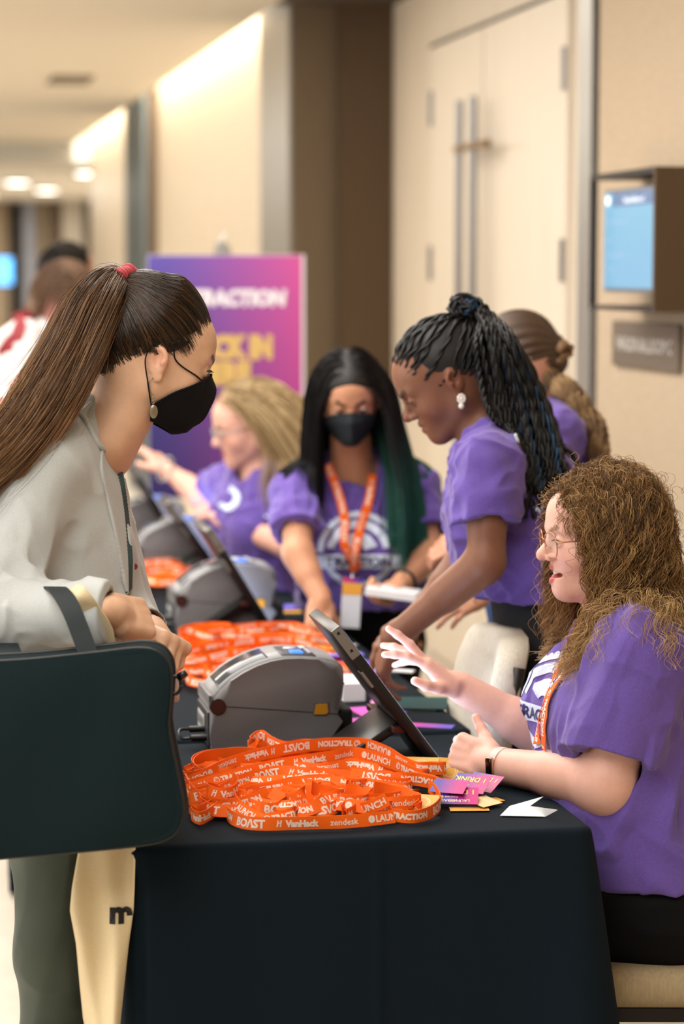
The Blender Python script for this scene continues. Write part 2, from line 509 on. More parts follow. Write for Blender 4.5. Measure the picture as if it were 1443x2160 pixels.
# cove light, hidden above the ceiling edge, washing the champagne wall
area_light('cove_strip_light', (1.84, 14.9, 3.3), .06, 130, (1, .90, .76), direction=(.12, 0, -1), size_y=5.2)
area_light('cove_strip_light', (1.84, 21.2, 3.3), .06, 100, (1, .90, .76), direction=(.12, 0, -1), size_y=4.0)
area_light('door_downlight', (1.45, 9.3, 2.86), .5, 10, (1, .93, .84), direction=(.75, 0, -.65), size_y=2.4)

# double door
def door_pair():
    for n, (y0, y1) in enumerate(((9.37, 10.30), (8.16, 9.36))):
        o = MB().box((2.325, y0 + .006, .01), (2.352, y1 - .006, 2.62), .003).build('door_%d' % (n + 1), mat('pale_wood_door', S(228, 216, 198), rough=.45, noise=(4, .03), stretch=(5, 5, .5)))
        o['kind'] = 'structure'
        hy = 9.47 if n == 0 else 9.24
        h = MB().cyl((2.255, hy, .75), (2.255, hy, 2.34), .016, seg=14)
        h.cyl((2.255, hy, .95), (2.33, hy, .95), .010, seg=10); h.cyl((2.255, hy, 2.15), (2.33, hy, 2.15), .010, seg=10)
        h.build('door_handle', M_steel, o, 'auto')
        yy = y1 - .03 if n == 0 else y0 + .03
        for z in (.55, 1.70, 2.36):
            MB().box((2.312, yy - .018, z - .075), (2.33, yy + .018, z + .075), .004).build('hinge', M_steel, o)
    b = MB().box((2.235, 8.98, 2.135), (2.262, 9.5, 2.16), .004).build('door_bar', mat('brass_bar', S(140, 112, 76), rough=.4, metal=.7))
    tag(b, 'thin brass bar laid across the two long door pulls', 'bar')
door_pair()
solid('door_gap_shade_top', (2.33, 8.10, 2.62), (2.352, 10.34, 2.635), M_gap)  # dark strip drawn as the shade in the gap above the leaves
solid('door_gap_shade_side', (2.336, 10.30, 0), (2.352, 10.312, 2.62), M_gap)  # dark strip drawn as the shade in the gap beside the far leaf

# wall display in an open metal shelf frame
def display():
    e = empty('room_display', (2.12, 6.6, 1.55), 'lit blue landscape screen inside an open dark metal wall frame', 'display')
    fr = MB()
    fr.box((2.037, 6.30, 1.925), (2.2, 6.90, 1.94)); fr.box((2.037, 6.30, 1.55), (2.2, 6.90, 1.562))
    fr.box((2.037, 6.885, 1.562), (2.05, 6.90, 1.925))
    fr.build('shelf_frame', mat('display_frame_dark', S(38, 32, 28), rough=.5, metal=.3), e)
    MB().box((2.037, 6.285, 1.55), (2.2, 6.30, 1.94)).build('end_panel', M_darkbronze, e)
    MB().box((2.075, 6.33, 1.60), (2.11, 6.875, 1.895), .004).build('bezel', mat('bezel_grey', S(120, 124, 128), rough=.4), e)
    MB().box((2.068, 6.33, 1.60), (2.076, 6.355, 1.895)).build('bezel_edge', mat('bezel_black', S(12, 14, 18), rough=.3), e)
    s = MB().box((2.071, 6.358, 1.612), (2.0745, 6.865, 1.885)).build('screen', mat('screen_sky', S(70, 110, 135), rough=.3, emit=(S(142, 200, 232), .62)), e)
    s2 = MB().box((2.0695, 6.358, 1.845), (2.071, 6.78, 1.885)).build('screen_banner', mat('screen_banner', S(70, 100, 140), rough=.3, emit=(S(96, 118, 150), .5)), s)
    def line(txt, y, z, h, c):
        V, F, w_ = text_mesh(txt); V = V * h
        P = np.stack([np.full(len(V), 2.0688), y - V[:, 0], z + V[:, 1]], 1)
        me = mesh_np('lettering', P, F, smooth=False); link('screen_lettering', me, c, s)
    wt = mat('screen_white', (1, 1, 1), emit=((.85, .95, 1), .9)); gt = mat('screen_grey', S(110, 150, 180), emit=(S(110, 150, 180), .5))
    line('Pavilion Ballroom C', 6.67, 1.853, .018, wt)
    for y1_, z_, w_ in ((6.83, 1.795, .22), (6.83, 1.745, .06), (6.83, 1.70, .20), (6.83, 1.66, .08)): MB().box((2.0700, y1_ - w_, z_), (2.0707, y1_, z_ + .010)).build('text_line', gt, s)
    MB().box((2.0700, 6.81, 1.852), (2.0707, 6.845, 1.876)).build('screen_icon', wt, s)
    sg = empty('room_sign', (2.19, 6.8, 1.37), 'grey brown metal room name plaque on the wall below the display', 'sign')
    MB().box((2.185, 6.515, 1.376), (2.2, 7.15, 1.512), .002).build('plaque', mat('plaque_bronze', S(118, 106, 92), rough=.5, metal=.4), sg)
    V, F, w_ = text_mesh('PAVILION BALLROOM C', .012); sc = .52 / w_
    P = np.stack([np.full(len(V), 2.1835), 7.09 - V[:, 0] * sc, 1.425 + V[:, 1] * .042], 1)
    link('lettering', mesh_np('lettering', P, F, smooth=False), mat('plaque_letters', S(225, 220, 212), rough=.5), sg)
display()

# blue screen far down the corridor
e = empty('far_display', (1.62, 30, 1.4), 'glowing blue screen on the far corridor wall', 'display')
p = at(2, 572, 30.0)
MB().box((p[0] - .1, 29.95, p[2] - .18), (p[0] + .12, 30.0, p[2] + .18), .01).build('bezel', M_gap, e)
MB().box((p[0] - .09, 29.94, p[2] - .16), (p[0] + .11, 29.95, p[2] + .16)).build('screen', mat('screen_far', (.1, .4, .9), emit=(S(90, 170, 240), 2.2)), e)

# ------------------------------------------------------------------ poster on its easel
def poster():
    d = 8.8; c = at(475, 760, d); x = RT; n = -FH
    e = empty('poster_board', tuple(at(475, 1000, d)), 'purple to pink TRACTION check in poster board on an easel', 'poster')
    Wp = .556; top = at(475, 539, d)[2]; bot = top - .88
    def P3(u, v, off=0):  # u 0..1 across, v 0..1 up
        b = at(475, 760, d); return np.array([*(b[:2] + (u - .5) * Wp * RT[:2] - off * FH[:2]), bot + v * (top - bot)])
    Mp = bpy.data.materials.new('poster_gradient'); Mp.use_nodes = True; nt = Mp.node_tree
    at_ = nt.nodes.new('ShaderNodeAttribute'); at_.attribute_name = 'Col'
    bs = nt.nodes['Principled BSDF']; bs.inputs['Roughness'].default_value = .5
    nt.links.new(at_.outputs['Color'], bs.inputs['Base Color'])
    n_ = 24; V = []; col = []
    cs = [np.array(L((a / 255, b / 255, c_ / 255))) for a, b, c_ in ((88, 74, 168), (205, 78, 150), (34, 24, 98), (150, 44, 128))]
    for j in range(n_ + 1):
        for i in range(n_ + 1):
            u, v = i / n_, j / n_; V.append(P3(u, v)); uu = u ** 1.6
            col.append((cs[0] * (1 - uu) + cs[1] * uu) * v + (cs[2] * (1 - uu) + cs[3] * uu) * (1 - v))
    F = np.array([(j * (n_ + 1) + i, j * (n_ + 1) + i + 1, (j + 1) * (n_ + 1) + i + 1, (j + 1) * (n_ + 1) + i) for j in range(n_) for i in range(n_)])
    bd = MB().prism([P3(-.004, -.002, -.012), P3(1.02, -.002, -.012), P3(1.02, 1.003, -.012), P3(-.004, 1.003, -.012)], FH * -.010).build('foam_board', mat('foam_white', S(228, 220, 222), rough=.6), e)
    link('printed_face', mesh_np('printed_face', V, F, col=np.array(col)), Mp, e)
    def put(txt, u0, v0, wid, hgt, m, bold=.03, shear=0):
        V, F, w_ = text_mesh(txt, bold)
        P = np.array([P3(u0 + (a / w_) * wid + shear * b, v0 + b * hgt, .003) for a, b in V])
        link('lettering', mesh_np('lettering', P, F, smooth=False), m, e)
    Mw = mat('poster_white', S(235, 228, 235), rough=.6); My = mat('poster_gold', S(214, 178, 104), rough=.6)
    put('TRACTION', .27, .797, .62, .062, Mw, .07, .012)
    V, F = disc2(1, 28, .66); V2, F2 = disc2(.36, 20)
    for Vx, Fx in ((V, F), (V2 + [.1, .1], F2)):
        P = np.array([P3(.17 + a * .075, .832 + b * .047, .003) for a, b in Vx])
        link('emblem', mesh_np('emblem', P, Fx, smooth=False), Mw, e)
    put('CHECK IN', .14, .583, .67, .088, My, .09); put('HERE', .27, .477, .40, .084, My, .09)
    MB().prism([P3(.1, .37, .003), P3(.86, .37, .003), P3(.86, .374, .003), P3(.1, .374, .003)], FH * .001).build('rule', My, e)
    # easel
    z = empty('easel', tuple(at(475, 1000, d + .1)), 'silver display easel holding the purple poster', 'easel')
    b = at(465, 700, d + .06); b[2] = 0
    ap = b + FH * .06; ap[2] = top + .03
    for s in (-1, 1): MB().cyl(b + RT * .33 * s - FH * .16, ap + RT * .01 * s, .011, seg=10).build('leg', M_silver, z, True)
    MB().cyl(b + FH * .5, ap, .011, seg=10).build('leg', M_silver, z, True)
    cl = MB().box((-.018, -.03, -.02), (.018, .02, .022), .004, M=Matrix.Translation(tuple(ap)))
    cl.box((-.026, -.085, -.03), (.026, .0, .004), .003, M=Matrix.Translation(tuple(ap)))
    cl.cyl(ap + np.array([0, 0, .02]), ap + np.array([.02, 0, .05]), .006, seg=8)
    cl.build('clamp', M_silver, z)
poster()

# ------------------------------------------------------------------ tables with dark cloths
M_cloth = mat('dark_teal_tablecloth', S(8, 22, 31), rough=.95, noise=(400, .08), bump=(900, .25, .0006), spec=.2)
TZ = .75
def cloth(name, x0, x1, y0, y1, label, seed, top=TZ, ends=(1, 1)):
    rg = np.random.default_rng(seed); r = .012; cr = .03
    per = []; 
    def seg(a, b, n):
        for i in range(n): per.append((a[0] + (b[0] - a[0]) * i / n, a[1] + (b[1] - a[1]) * i / n))
    seg((x0 + cr, y0), (x1 - cr, y0), 90)
    for i in range(10): t = -math.pi / 2 + math.pi / 2 * i / 10; per.append((x1 - cr + cr * math.cos(t), y0 + cr + cr * math.sin(t)))
    seg((x1, y0 + cr), (x1, y1 - cr), 90)
    for i in range(10): t = math.pi / 2 * i / 10; per.append((x1 - cr + cr * math.cos(t), y1 - cr + cr * math.sin(t)))
    seg((x1 - cr, y1), (x0 + cr, y1), 30)
    for i in range(10): t = math.pi / 2 + math.pi / 2 * i / 10; per.append((x0 + cr + cr * math.cos(t), y1 - cr + cr * math.sin(t)))
    seg((x0, y1 - cr), (x0, y0 + cr), 90)
    for i in range(10): t = math.pi + math.pi / 2 * i / 10; per.append((x0 + cr + cr * math.cos(t), y0 + cr + cr * math.sin(t)))
    per = np.array(per); n = len(per)
    nx = np.roll(per, -1, 0) - np.roll(per, 1, 0); nx = np.stack([nx[:, 1], -nx[:, 0]], 1); nx /= np.linalg.norm(nx, axis=1)[:, None]
    s = np.cumsum(np.linalg.norm(per - np.roll(per, 1, 0), axis=1))
    corner = np.zeros(n)
    for cx, cy in ((x0, y0), (x1, y0), (x1, y1), (x0, y1)):
        dd = np.linalg.norm(per - [cx, cy], axis=1); corner = np.maximum(corner, np.exp(-(dd / .10) ** 2) * (1 if cx == x1 else .15))
    fold = .5 * np.sin(s * 11 + 1.3 * np.sin(s * 4.1 + seed)) + .3 * np.sin(s * 23 + seed) + .5 * np.sin(s * 5.3 + 2)
    crease = np.exp(-((s - s[48]) / .006) ** 2)
    rows = []; prof = [(-.02, 0)] + [(r * math.sin(a) - r, r * math.cos(a) - r) for a in np.linspace(0, math.pi / 2, 5)]
    prof += [(0, -z) for z in np.linspace(.03, top - .012, 30)]
    V = []
    for o, z in prof:
        dp = min(1, max(0, -z / .6)); amp = .012 * dp + .003 * min(1, -z / .05)
        off = o + fold * amp + corner * .075 * dp ** .8 + .022 * dp * dp + crease * .004 * min(1, -z / .03)
        fl = np.ones(n)
        if not ends[0]: fl[nx[:, 1] < -.2] = 0
        if not ends[1]: fl[nx[:, 1] > .2] = 0
        q = per + nx * (o + (off - o) * fl)[:, None]; q[:, 1] = np.clip(q[:, 1], y0 if not ends[0] else -9, y1 if not ends[1] else 99)
        V += [(a, b, top + z) for a, b in q]
    F = []
    for j in range(len(prof) - 1):
        for i in range(n):
            k = (i + 1) % n; F.append((j * n + i, (j + 1) * n + i, (j + 1) * n + k, j * n + k))
    F.append(tuple(range(n)))
    me = mesh_np('tablecloth', np.array(V), F)
    o = link('tablecloth', me, M_cloth); tag(o, label, 'tablecloth')
    return o
cR = on_z(1254, 1746, TZ); TX1 = cR[0]; TX0 = TX1 - .765; TY0 = cR[1]
seam = on_z(985, 1545, TZ)[1]
cloth('tablecloth', TX0, TX1, TY0, seam - .002, 'dark teal cloth draped over the nearest table', 1, ends=(1, 0))
cloth('tablecloth', TX0 - .01, TX1 + .004, seam + .002, 6.35, 'dark teal cloth draped over the long middle table', 2, top=TZ + .004, ends=(0, 0))
cloth('tablecloth', TX0 - .02, TX1, 6.36, 8.0, 'dark teal cloth draped over the farthest table', 3, ends=(0, 1))
# ------------------------------------------------------------------ label printers
M_pgrey = mat('printer_grey', S(118, 116, 118), rough=.45, noise=(300, .03))
M_ptop = mat('printer_top_grey', S(150, 150, 152), rough=.4)
M_black = mat('black_plastic', S(14, 15, 17), rough=.35)
M_matte = mat('black_matte', S(12, 13, 14), rough=.7)
def printer(loc, label):
    e = empty('label_printer', loc, label, 'printer', None)
    Wd = .178; L0 = -.128
    T = Matrix.Translation(tuple(loc))
    def P2(x, z, y=0): return (L0 + x, y, z)
    prof = [(0, 0), (-.003, .03), (-.003, .078), (.004, .096), (.018, .114), (.038, .131), (.062, .146), (.088, .158), (.114, .166), (.140, .170), (.170, .170), (.205, .167), (.232, .162), (.247, .156), (.254, .146), (.256, .12), (.254, .09), (.247, .064), (.237, .052), (.235, 0)]
    b = MB(); b.prism([P2(x, z, -Wd / 2) for x, z in prof], (0, Wd, 0))
    es = [q for q in b.bm.edges if abs(q.verts[0].co.y - q.verts[1].co.y) < 1e-5 and max(q.verts[0].co.z, q.verts[1].co.z) > .05]
    bmesh.ops.bevel(b.bm, geom=es, offset=.016, segments=5, affect='EDGES', profile=.5)
    bd = b.build('housing', M_pgrey, e, 'auto', M=T)
    # lighter lid skin following the curve
    def skin(i0, i1, y0, y1, off, th=.0015, sub=1):
        pr = np.array(prof[i0:i1 + 1]); pr = catmull(pr, 5 * len(pr))
        t = np.gradient(pr, axis=0); nn = np.stack([-t[:, 1], t[:, 0]], 1); nn /= np.linalg.norm(nn, axis=1)[:, None]
        o = pr + nn * off; q = pr + nn * (off - th - .002)
        V = []; 
        for row in (o, q):
            for y in (y0, y1): V += [P2(x, z, y) for x, z in row]
        n = len(pr); F = []
        for i in range(n - 1):
            F += [(i, i + 1, n + i + 1, n + i), (2 * n + i, 3 * n + i, 3 * n + i + 1, 2 * n + i + 1), (i, 2 * n + i, 2 * n + i + 1, i + 1), (n + i, n + i + 1, 3 * n + i + 1, 3 * n + i)]
        F += [(0, n, 3 * n, 2 * n), (n - 1, 3 * n - 1, 4 * n - 1, 2 * n - 1)]
        return [np.array(v) + np.array(loc) for v in V], F
    def sk(name, m, *a):
        V, F = skin(*a); return link(name, mesh_np(name, V, F), m, e)
    sk('lid', M_ptop, 2, 15, -Wd / 2 + .014, Wd / 2 - .014, .0012)
    sk('window_rim', mat('printer_rim', S(196, 198, 200), rough=.4), 4, 8, -.062, .062, .0026)
    sk('roll_window', mat('smoked_window', S(58, 66, 74), rough=.12, spec=.9), 4, 8, -.056, .056, .0036)
    pn = sk('control_panel', mat('panel_dark', S(66, 66, 78), rough=.35), 9, 11, -.062, .05, .0030)
    z = .1748
    def top(name, x0, x1, y0, y1, m, h=.0015, bev=.0006):
        return MB().box((L0 + x0, y0, z - .003), (L0 + x1, y1, z + h - .0005), bev, M=T).build(name, m, pn)
    top('display', .160, .183, -.046, -.012, mat('lcd_blue', S(40, 90, 190), rough=.2, emit=(S(60, 130, 240), 1.6)))
    for k in range(4): top('button', .192, .198, -.05 + k * .014, -.041 + k * .014, mat('button_grey', S(190, 190, 194)))
    pd = MB().cyl((L0 + .166, .012, z - .002), (L0 + .166, .012, z + .0015), .013, seg=28); pd.build('round_button', mat('button_silver', S(198, 198, 200), rough=.3), pn, True, M=T)
    MB().box((L0 + .185, .005, z - .002), (L0 + .196, .035, z + .001), .0008, M=T).build('button', MATS['button_grey'], pn)
    for side in (-1, 1):
        y = side * Wd / 2
        MB().cyl((L0 + .012, y - side * .004, .082), (L0 + .012, y + side * .0035, .082), .0135, seg=32).build('hinge_cap', mat('maroon_cap', S(64, 30, 28), rough=.4), e, 'auto', M=T)
        MB().cyl((L0 + .012, y - side * .004, .082), (L0 + .012, y + side * .0022, .082), .0155, seg=32).build('hinge_ring', M_black, e, 'auto', M=T)
        MB().prism([P2(.026, .0815, y - side * .002), P2(.2545, .0585, y - side * .002), P2(.2545, .0600, y - side * .002), P2(.026, .0830, y - side * .002)], (0, side * .0025, 0), M=T).build('seam', M_matte, e)
        MB().prism([P2(x, zz, y - side * .002) for x, zz in ((.197, .062), (.2, .081), (.222, .0815), (.2235, .065), (.219, .0615))], (0, side * .0062, 0), M=T).build('release_latch', mat('amber_latch', S(206, 142, 30), rough=.4), e)
        MB().prism([P2(x, zz, y - side * .002) for x, zz in ((.194, .0605), (.197, .084), (.2275, .084), (.2275, .062))], (0, side * .0026, 0), M=T).build('latch_recess', mat('recess_grey', S(86, 82, 84)), e)
    MB().box((L0 + .232, -.07, 0.002), (L0 + .276, .07, .066), .006, M=T).build('dispenser', M_matte, e)
    rp = MB().box((L0 - .006, -.078, .004), (L0 + .002, .078, .070), .002, M=T).build('rear_panel', mat('rear_dark', S(46, 48, 50), rough=.5), e)
    MB().box((L0 - .0075, -.03, .022), (L0 - .0055, .06, .055), M=T).build('sticker', mat('sticker_white', S(190, 190, 188)), rp)
    for k in range(5): MB().box((L0 - .0078, -.02 + k * .016, .030), (L0 - .0074, -.012 + k * .016, .048), M=T).build('barcode_bar', M_black, rp)
    for k in range(6): MB().box((L0 - .0045, -.082, .078 + k * .0045), (L0 - .001 + k * .0008, .082, .080 + k * .0045), .0005, M=T).build('vent_slat', M_pgrey, e)
    for k, yy in enumerate((-.058, -.03)):
        MB().cyl((L0 - .036, yy, .018 + .012 * k), (L0 - .004, yy, .018 + .012 * k), .0065, seg=14).build('plug', M_black, e, 'auto', M=T)
    cp = catmull([(L0 - .036, -.058, .018), (L0 - .052, -.058, .018), (L0 - .058, -.05, .026), (L0 - .052, -.035, .031), (L0 - .036, -.03, .030)], 24)
    MB().tube(cp, .0028).build('cable', M_black, e, True, M=T)
    return e
def base(px, py): return on_z(px, py, TZ + .0045)
c1 = base(568, 1572); PR1 = (c1[0] + .014, c1[1] + .064, TZ + .0045)
printer(PR1, 'grey label printer with amber latch, nearest on the table')
c2 = at(480, 1338, 6.1); PR2 = (c2[0], c2[1] + .09, TZ + .0045)
printer(PR2, 'light grey label printer on the middle table beside the masked volunteer')
c3 = at(372, 1210, 7.2); printer((c3[0], c3[1] + .1, TZ + .001), 'out of focus grey printer on the far table by the seated blonde volunteer')
c4 = at(315, 1125, 8.1); printer((c4[0] - .03, c4[1] - .12, TZ + .001), 'farthest grey printer, half hidden behind the tilted screens')

# ------------------------------------------------------------------ touch screens on folding stands
M_scr = mat('screen_glow', (.5, .55, .6), rough=.2, emit=((.62, .74, 1.0), 4.6))
def monitor(bot, tilt, Lh, Wd, label, yaw=0.0, thick=.021, glow=None):
    """bot: bottom near corner; leans towards -x by tilt from vertical; width runs away from the camera"""
    R3 = np.array(Matrix.Rotation(yaw, 3, 'Z'))
    e = empty('touch_screen_terminal', tuple(bot), label, 'touch screen')
    u = R3 @ np.array([-math.sin(tilt), 0, math.cos(tilt)]); n = R3 @ np.array([math.cos(tilt), 0, math.sin(tilt)]); y = R3 @ np.array([0, 1.0, 0])
    M4 = Matrix(((y[0], u[0], n[0], bot[0]), (y[1], u[1], n[1], bot[1]), (y[2], u[2], n[2], bot[2]), (0, 0, 0, 1)))
    # local: x=width, y=up the slab, z=screen side
    MB().box((0, 0, -thick), (Wd, Lh, 0), .003, M=M4).build('casing', M_black, e, 'auto')
    MB().box((-.0012, Lh - .065, -thick + .001), (.004, Lh + .001, -.001), .001, M=M4).build('edge_plate', mat('plate_grey', S(132, 130, 124), rough=.4, metal=.4), e)
    for a in (.052, .012): MB().box((-.002, Lh - a, -thick * .62), (0, Lh - a + .005, -thick * .38), M=M4).build('screw', M_matte, e)
    MB().box((.012, .014, -.0005), (Wd - .012, Lh - .014, .0006), M=M4).build('screen', glow or M_scr, e)
    MB().box((-.0008, Lh * .62, -thick - .001), (.03, Lh * .62 + .035, -thick + .004), .0008, M=M4).build('logo_plate', MATS['plate_grey'], e)
    hinge = M4 @ Vector((Wd * .5, Lh * .34, -thick)); foot = Vector((hinge.x - .115, hinge.y, bot[2] + .004))
    k = MB(); d = (foot - hinge); ln = d.length; dn = d.normalized(); up_ = Vector(tuple(y)).cross(dn).normalized()
    Mk = Matrix(((dn.x, y[0], up_.x, hinge.x), (dn.y, y[1], up_.y, hinge.y), (dn.z, y[2], up_.z, hinge.z), (0, 0, 0, 1)))
    k.box((0, -Wd * .36, -.009), (ln, Wd * .36, .009), .004, M=Mk); k.build('stand_leg', M_black, e, 'auto')
    MB().box((-.035, -.02, -.012), (.0, Wd + .01 - .02, .0), .002, M=Matrix.Translation(tuple(hinge)) @ Matrix.Translation((0.02, -Wd * .36, 0))).build('hinge_block', mat('red_black', S(70, 26, 24), rough=.4), e)
    return M4
b1 = on_z(946, 1624, TZ + .006)
MON1 = monitor(np.array([b1[0], b1[1], TZ + .006]), math.radians(36.6), .336, .24, 'black touch screen terminal tilted towards the seated curly haired woman')
M_scr2 = mat('screen_glow_soft', (.5, .55, .6), rough=.2, emit=((.62, .74, 1.0), 4.0))
b2 = at(585, 1337, 6.05); monitor(np.array([b2[0], b2[1], TZ + .008]), math.radians(31), .315, .22, 'black tilted touch screen beside the middle printer', glow=M_scr2)
b3 = at(488, 1222, 7.05); monitor(np.array([b3[0], b3[1], TZ + .004]), math.radians(35), .30, .22, 'black tilted touch screen with red reflections, behind the middle one', glow=M_scr2)
b4 = at(402, 1165, 7.75); monitor(np.array([b4[0], b4[1], TZ + .004]), math.radians(31), .37, .22, 'black tilted touch screen touched by the seated blonde volunteer', glow=M_scr2)
wc = catmull([at(942, 1604, 4.42), at(955, 1597, 4.42), at(975, 1590, 4.42), at(1000, 1583, 4.44)], 20); wc[:, 2] = np.maximum(wc[:, 2], TZ + .004)
tag(MB().tube(wc, .0022).build('cable', mat('white_cable', S(225, 225, 228)), None, True), 'thin white cable running from the nearest touch screen under the hand', 'cable')

# ------------------------------------------------------------------ lanyards
M_or = mat('orange_ribbon', S(255, 108, 16), rough=.6, spec=.25, bump=(2500, .3, .0003))
M_or2 = mat('orange_ribbon_back', S(228, 70, 14), rough=.6)
M_print = mat('white_print', S(255, 226, 208), rough=.6)
M_metal = mat('clip_metal', S(205, 200, 190), rough=.22, metal=.95)
RW = .0218
def word_strip():
    """all the words once: flat mesh, x along the ribbon, y across (centred)"""
    items = []; x = 0.0
    def word(t, h, bold=.02, gap=.018, shear=0):
        nonlocal x
        h *= 1.13; V, F, w_ = text_mesh(t, bold + .015); V = V * [h * 1.0, h]; V = V + [x, -h / 2]; items.append((V, F)); x += w_ * h + gap
    def emb(kind):
        nonlocal x
        r = .0062
        if kind == 'check':
            V, F = disc2(r, 22, r * .12); V = V + [x + r, 0]; items.append((V, F))
        elif kind == 'ring':
            V, F = disc2(r, 22, r * .72); V = V + [x + r, 0]; items.append((V, F))
            V, F = disc2(r * .5, 16, r * .28, .6, 5.4); V = V + [x + r, 0]; items.append((V, F))
        else:
            for q in (0, .0052):
                items.append((np.array([(x + q, -.0055), (x + q + .0022, -.0055), (x + q + .0040, .0055), (x + q + .0018, .0055)]), [(0, 1, 2, 3)]))
            items.append((np.array([(x + .001, -.001), (x + .0085, .001), (x + .0085, .003), (x + .001, .001)]), [(0, 1, 2, 3)]))
        x += 2 * r + .0022
    emb('check'); word('LAUNCH', .0098)
    emb('ring'); word('TRACTION', .0086, .05)
    word('BO/\\ST', .0118, .03)
    emb('hash'); word('VanHack', .0092, .05)
    word('zendesk', .0092, .0)
    V, F = merge2(items); V, F = subdivide2(V, F, .006)
    return V, F, x
WS = word_strip()
def ribbon(path, W, name='strap', parent=None, phase=0.0, flip=False, lettering=True, width=RW, side=1, mat_=None):
    """path (n,3), W (n,3) unit width directions"""
    path = np.asarray(path, float)
    T = np.gradient(path, axis=0); T /= np.linalg.norm(T, axis=1)[:, None] + 1e-9
    W = W - T * (W * T).sum(1)[:, None]; W /= np.linalg.norm(W, axis=1)[:, None] + 1e-9
    N = np.cross(T, W); th = .0006; n = len(path)
    V = np.concatenate([path + W * width / 2 + N * th, path - W * width / 2 + N * th, path - W * width / 2 - N * th, path + W * width / 2 - N * th])
    F = []
    for i in range(n - 1):
        for a, b in ((0, 1), (1, 2), (2, 3), (3, 0)): F.append((a * n + i, a * n + i + 1, b * n + i + 1, b * n + i))
    F += [(0, n, 2 * n, 3 * n), (n - 1, 4 * n - 1, 3 * n - 1, 2 * n - 1)]
    st = link(name, mesh_np(name, V, F), mat_ or M_or, parent)
    st.data.polygons.foreach_set('use_smooth', np.zeros(len(F), bool)) if False else None
    try: st.data.set_sharp_from_angle(angle=math.radians(50))
    except Exception: pass
    if lettering:
        s = np.concatenate([[0], np.cumsum(np.linalg.norm(np.diff(path, axis=0), axis=1))]); Ltot = s[-1]
        Vt, Ft, per = WS; Vs = []; Fs = []; nn = 0; k = 0
        x0 = -phase * per
        while x0 < Ltot:
            X = Vt[:, 0] + x0; ok = (X > .002) & (X < Ltot - .002)
            Y = Vt[:, 1] * (-1 if flip else 1); XX = (Ltot - X) if flip else X
            P = np.stack([np.interp(XX, s, path[:, i]) for i in range(3)], 1)
            Wv = np.stack([np.interp(XX, s, W[:, i]) for i in range(3)], 1); Nv = np.stack([np.interp(XX, s, N[:, i]) for i in range(3)], 1)
            Vs.append(P + Wv * (Y * side)[:, None] + Nv * (th + .0006) * side)
            Fs += [tuple(i + nn for i in f) for f in Ft if all(ok[i] for i in f)]; nn += len(Vt); x0 += per
        if Fs:
            VV = np.vstack(Vs); used = np.unique(np.concatenate([np.array(f) for f in Fs])); mp = np.full(len(VV), -1); mp[used] = np.arange(len(used))
            link('printed_words', mesh_np('printed_words', VV[used], [tuple(int(mp[i]) for i in f) for f in Fs], smooth=False), M_print, st)
    return st
def clip_part(p, d, parent):
    """ring, swivel and lobster hook along direction d"""
    d = nrm(d); a = nrm(np.cross(d, ZUP)); k = MB()
    th = np.linspace(0, 2 * math.pi, 17)
    k.tube([p + a * .006 * math.cos(t) + ZUP * .006 * math.sin(t) for t in th], .0011, 6)
    q = p + d * .008
    k.tube([p + d * .004, q, q + d * .006], .0022, 8)
    k.tube([q + d * .006 + a * .0052 * math.sin(t) + d * (.010 - .010 * math.cos(t)) for t in np.linspace(0, 1.85 * math.pi, 18)], .0013, 6)
    return k.build('clip', M_metal, parent, True)
def px_path(pts, hs):
    h = hs if isinstance(hs, (list, tuple)) else [hs] * len(pts)
    return [on_z(x, y, TZ + .002 + hh) for (x, y), hh in zip(pts, h)]
LAN = []
def lanyard(pts, hs=None, label=None, tilt=.45, phase=0, flip=False, back=(.03, .5), clip=None, twist=0, group='orange lanyards in the nearest pile'):
    P = px_path(pts, hs) if hs is not None else [np.array(p) for p in pts]
    if back:
        R_ = [np.array([p[0], p[1] + back[0], TZ + .012 + (p[2] - TZ) * back[1]]) for p in P[::-1]]
        P = P + [(P[-1] + R_[0]) / 2 + np.array([.018, 0, 0])] + R_
    c = catmull(P, 26 * len(P)); n = len(c); c[:, 2] = np.maximum(c[:, 2], TZ + .0125)
    c += np.stack([vnoise(c, 14, 3 + int(phase * 90)) * .0025, vnoise(c, 17, 5) * .003, vnoise(c, 11, 8) * .002], 1)
    s = np.linspace(0, 1, n)
    ang = tilt + .25 * np.sin(s * 9 + phase * 20) + twist * s
    toC = nrm(np.array([0, 0, 0.0]) + CAM - c.mean(0)); bk = -toC.copy(); bk[2] = 0; bk = nrm(bk)
    W = np.cos(ang)[:, None] * ZUP + np.sin(ang)[:, None] * bk
    r = empty('lanyard', tuple(c[0]), label, 'lanyard', group)
    T = c[min(20, n - 1)] - c[0]
    # the front side is where N points to the camera
    m = min(max(int(np.argmin(((c - CAM) ** 2).sum(1))), 2), n - 3); tm = c[m + 1] - c[m - 1]
    Nn = np.cross(tm, W[m]); side = 1 if Nn @ toC > 0 else -1
    rt = tm @ RT
    ribbon(c, W, parent=r, phase=phase, flip=(flip != (rt < 0)), side=side)
    if clip is not None: clip_part(np.asarray(px_path([clip], .012)[0]), VL(.8, -.2, 0), r)
    LAN.append(r); return r
lb = 'orange printed lanyard lying in the nearest tangled pile'
lanyard([(386, 1652), (424, 1638), (473, 1614), (532, 1597), (586, 1582), (640, 1573), (694, 1568), (748, 1568), (780, 1572), (823, 1590), (850, 1607), (880, 1620), (922, 1622)], [.02, .03, .04, .045, .05, .052, .052, .05, .05, .045, .04, .035, .03],
        'orange lanyard arching over the top of the nearest pile, words upside down', .35, .12, True, clip=(931, 1628))
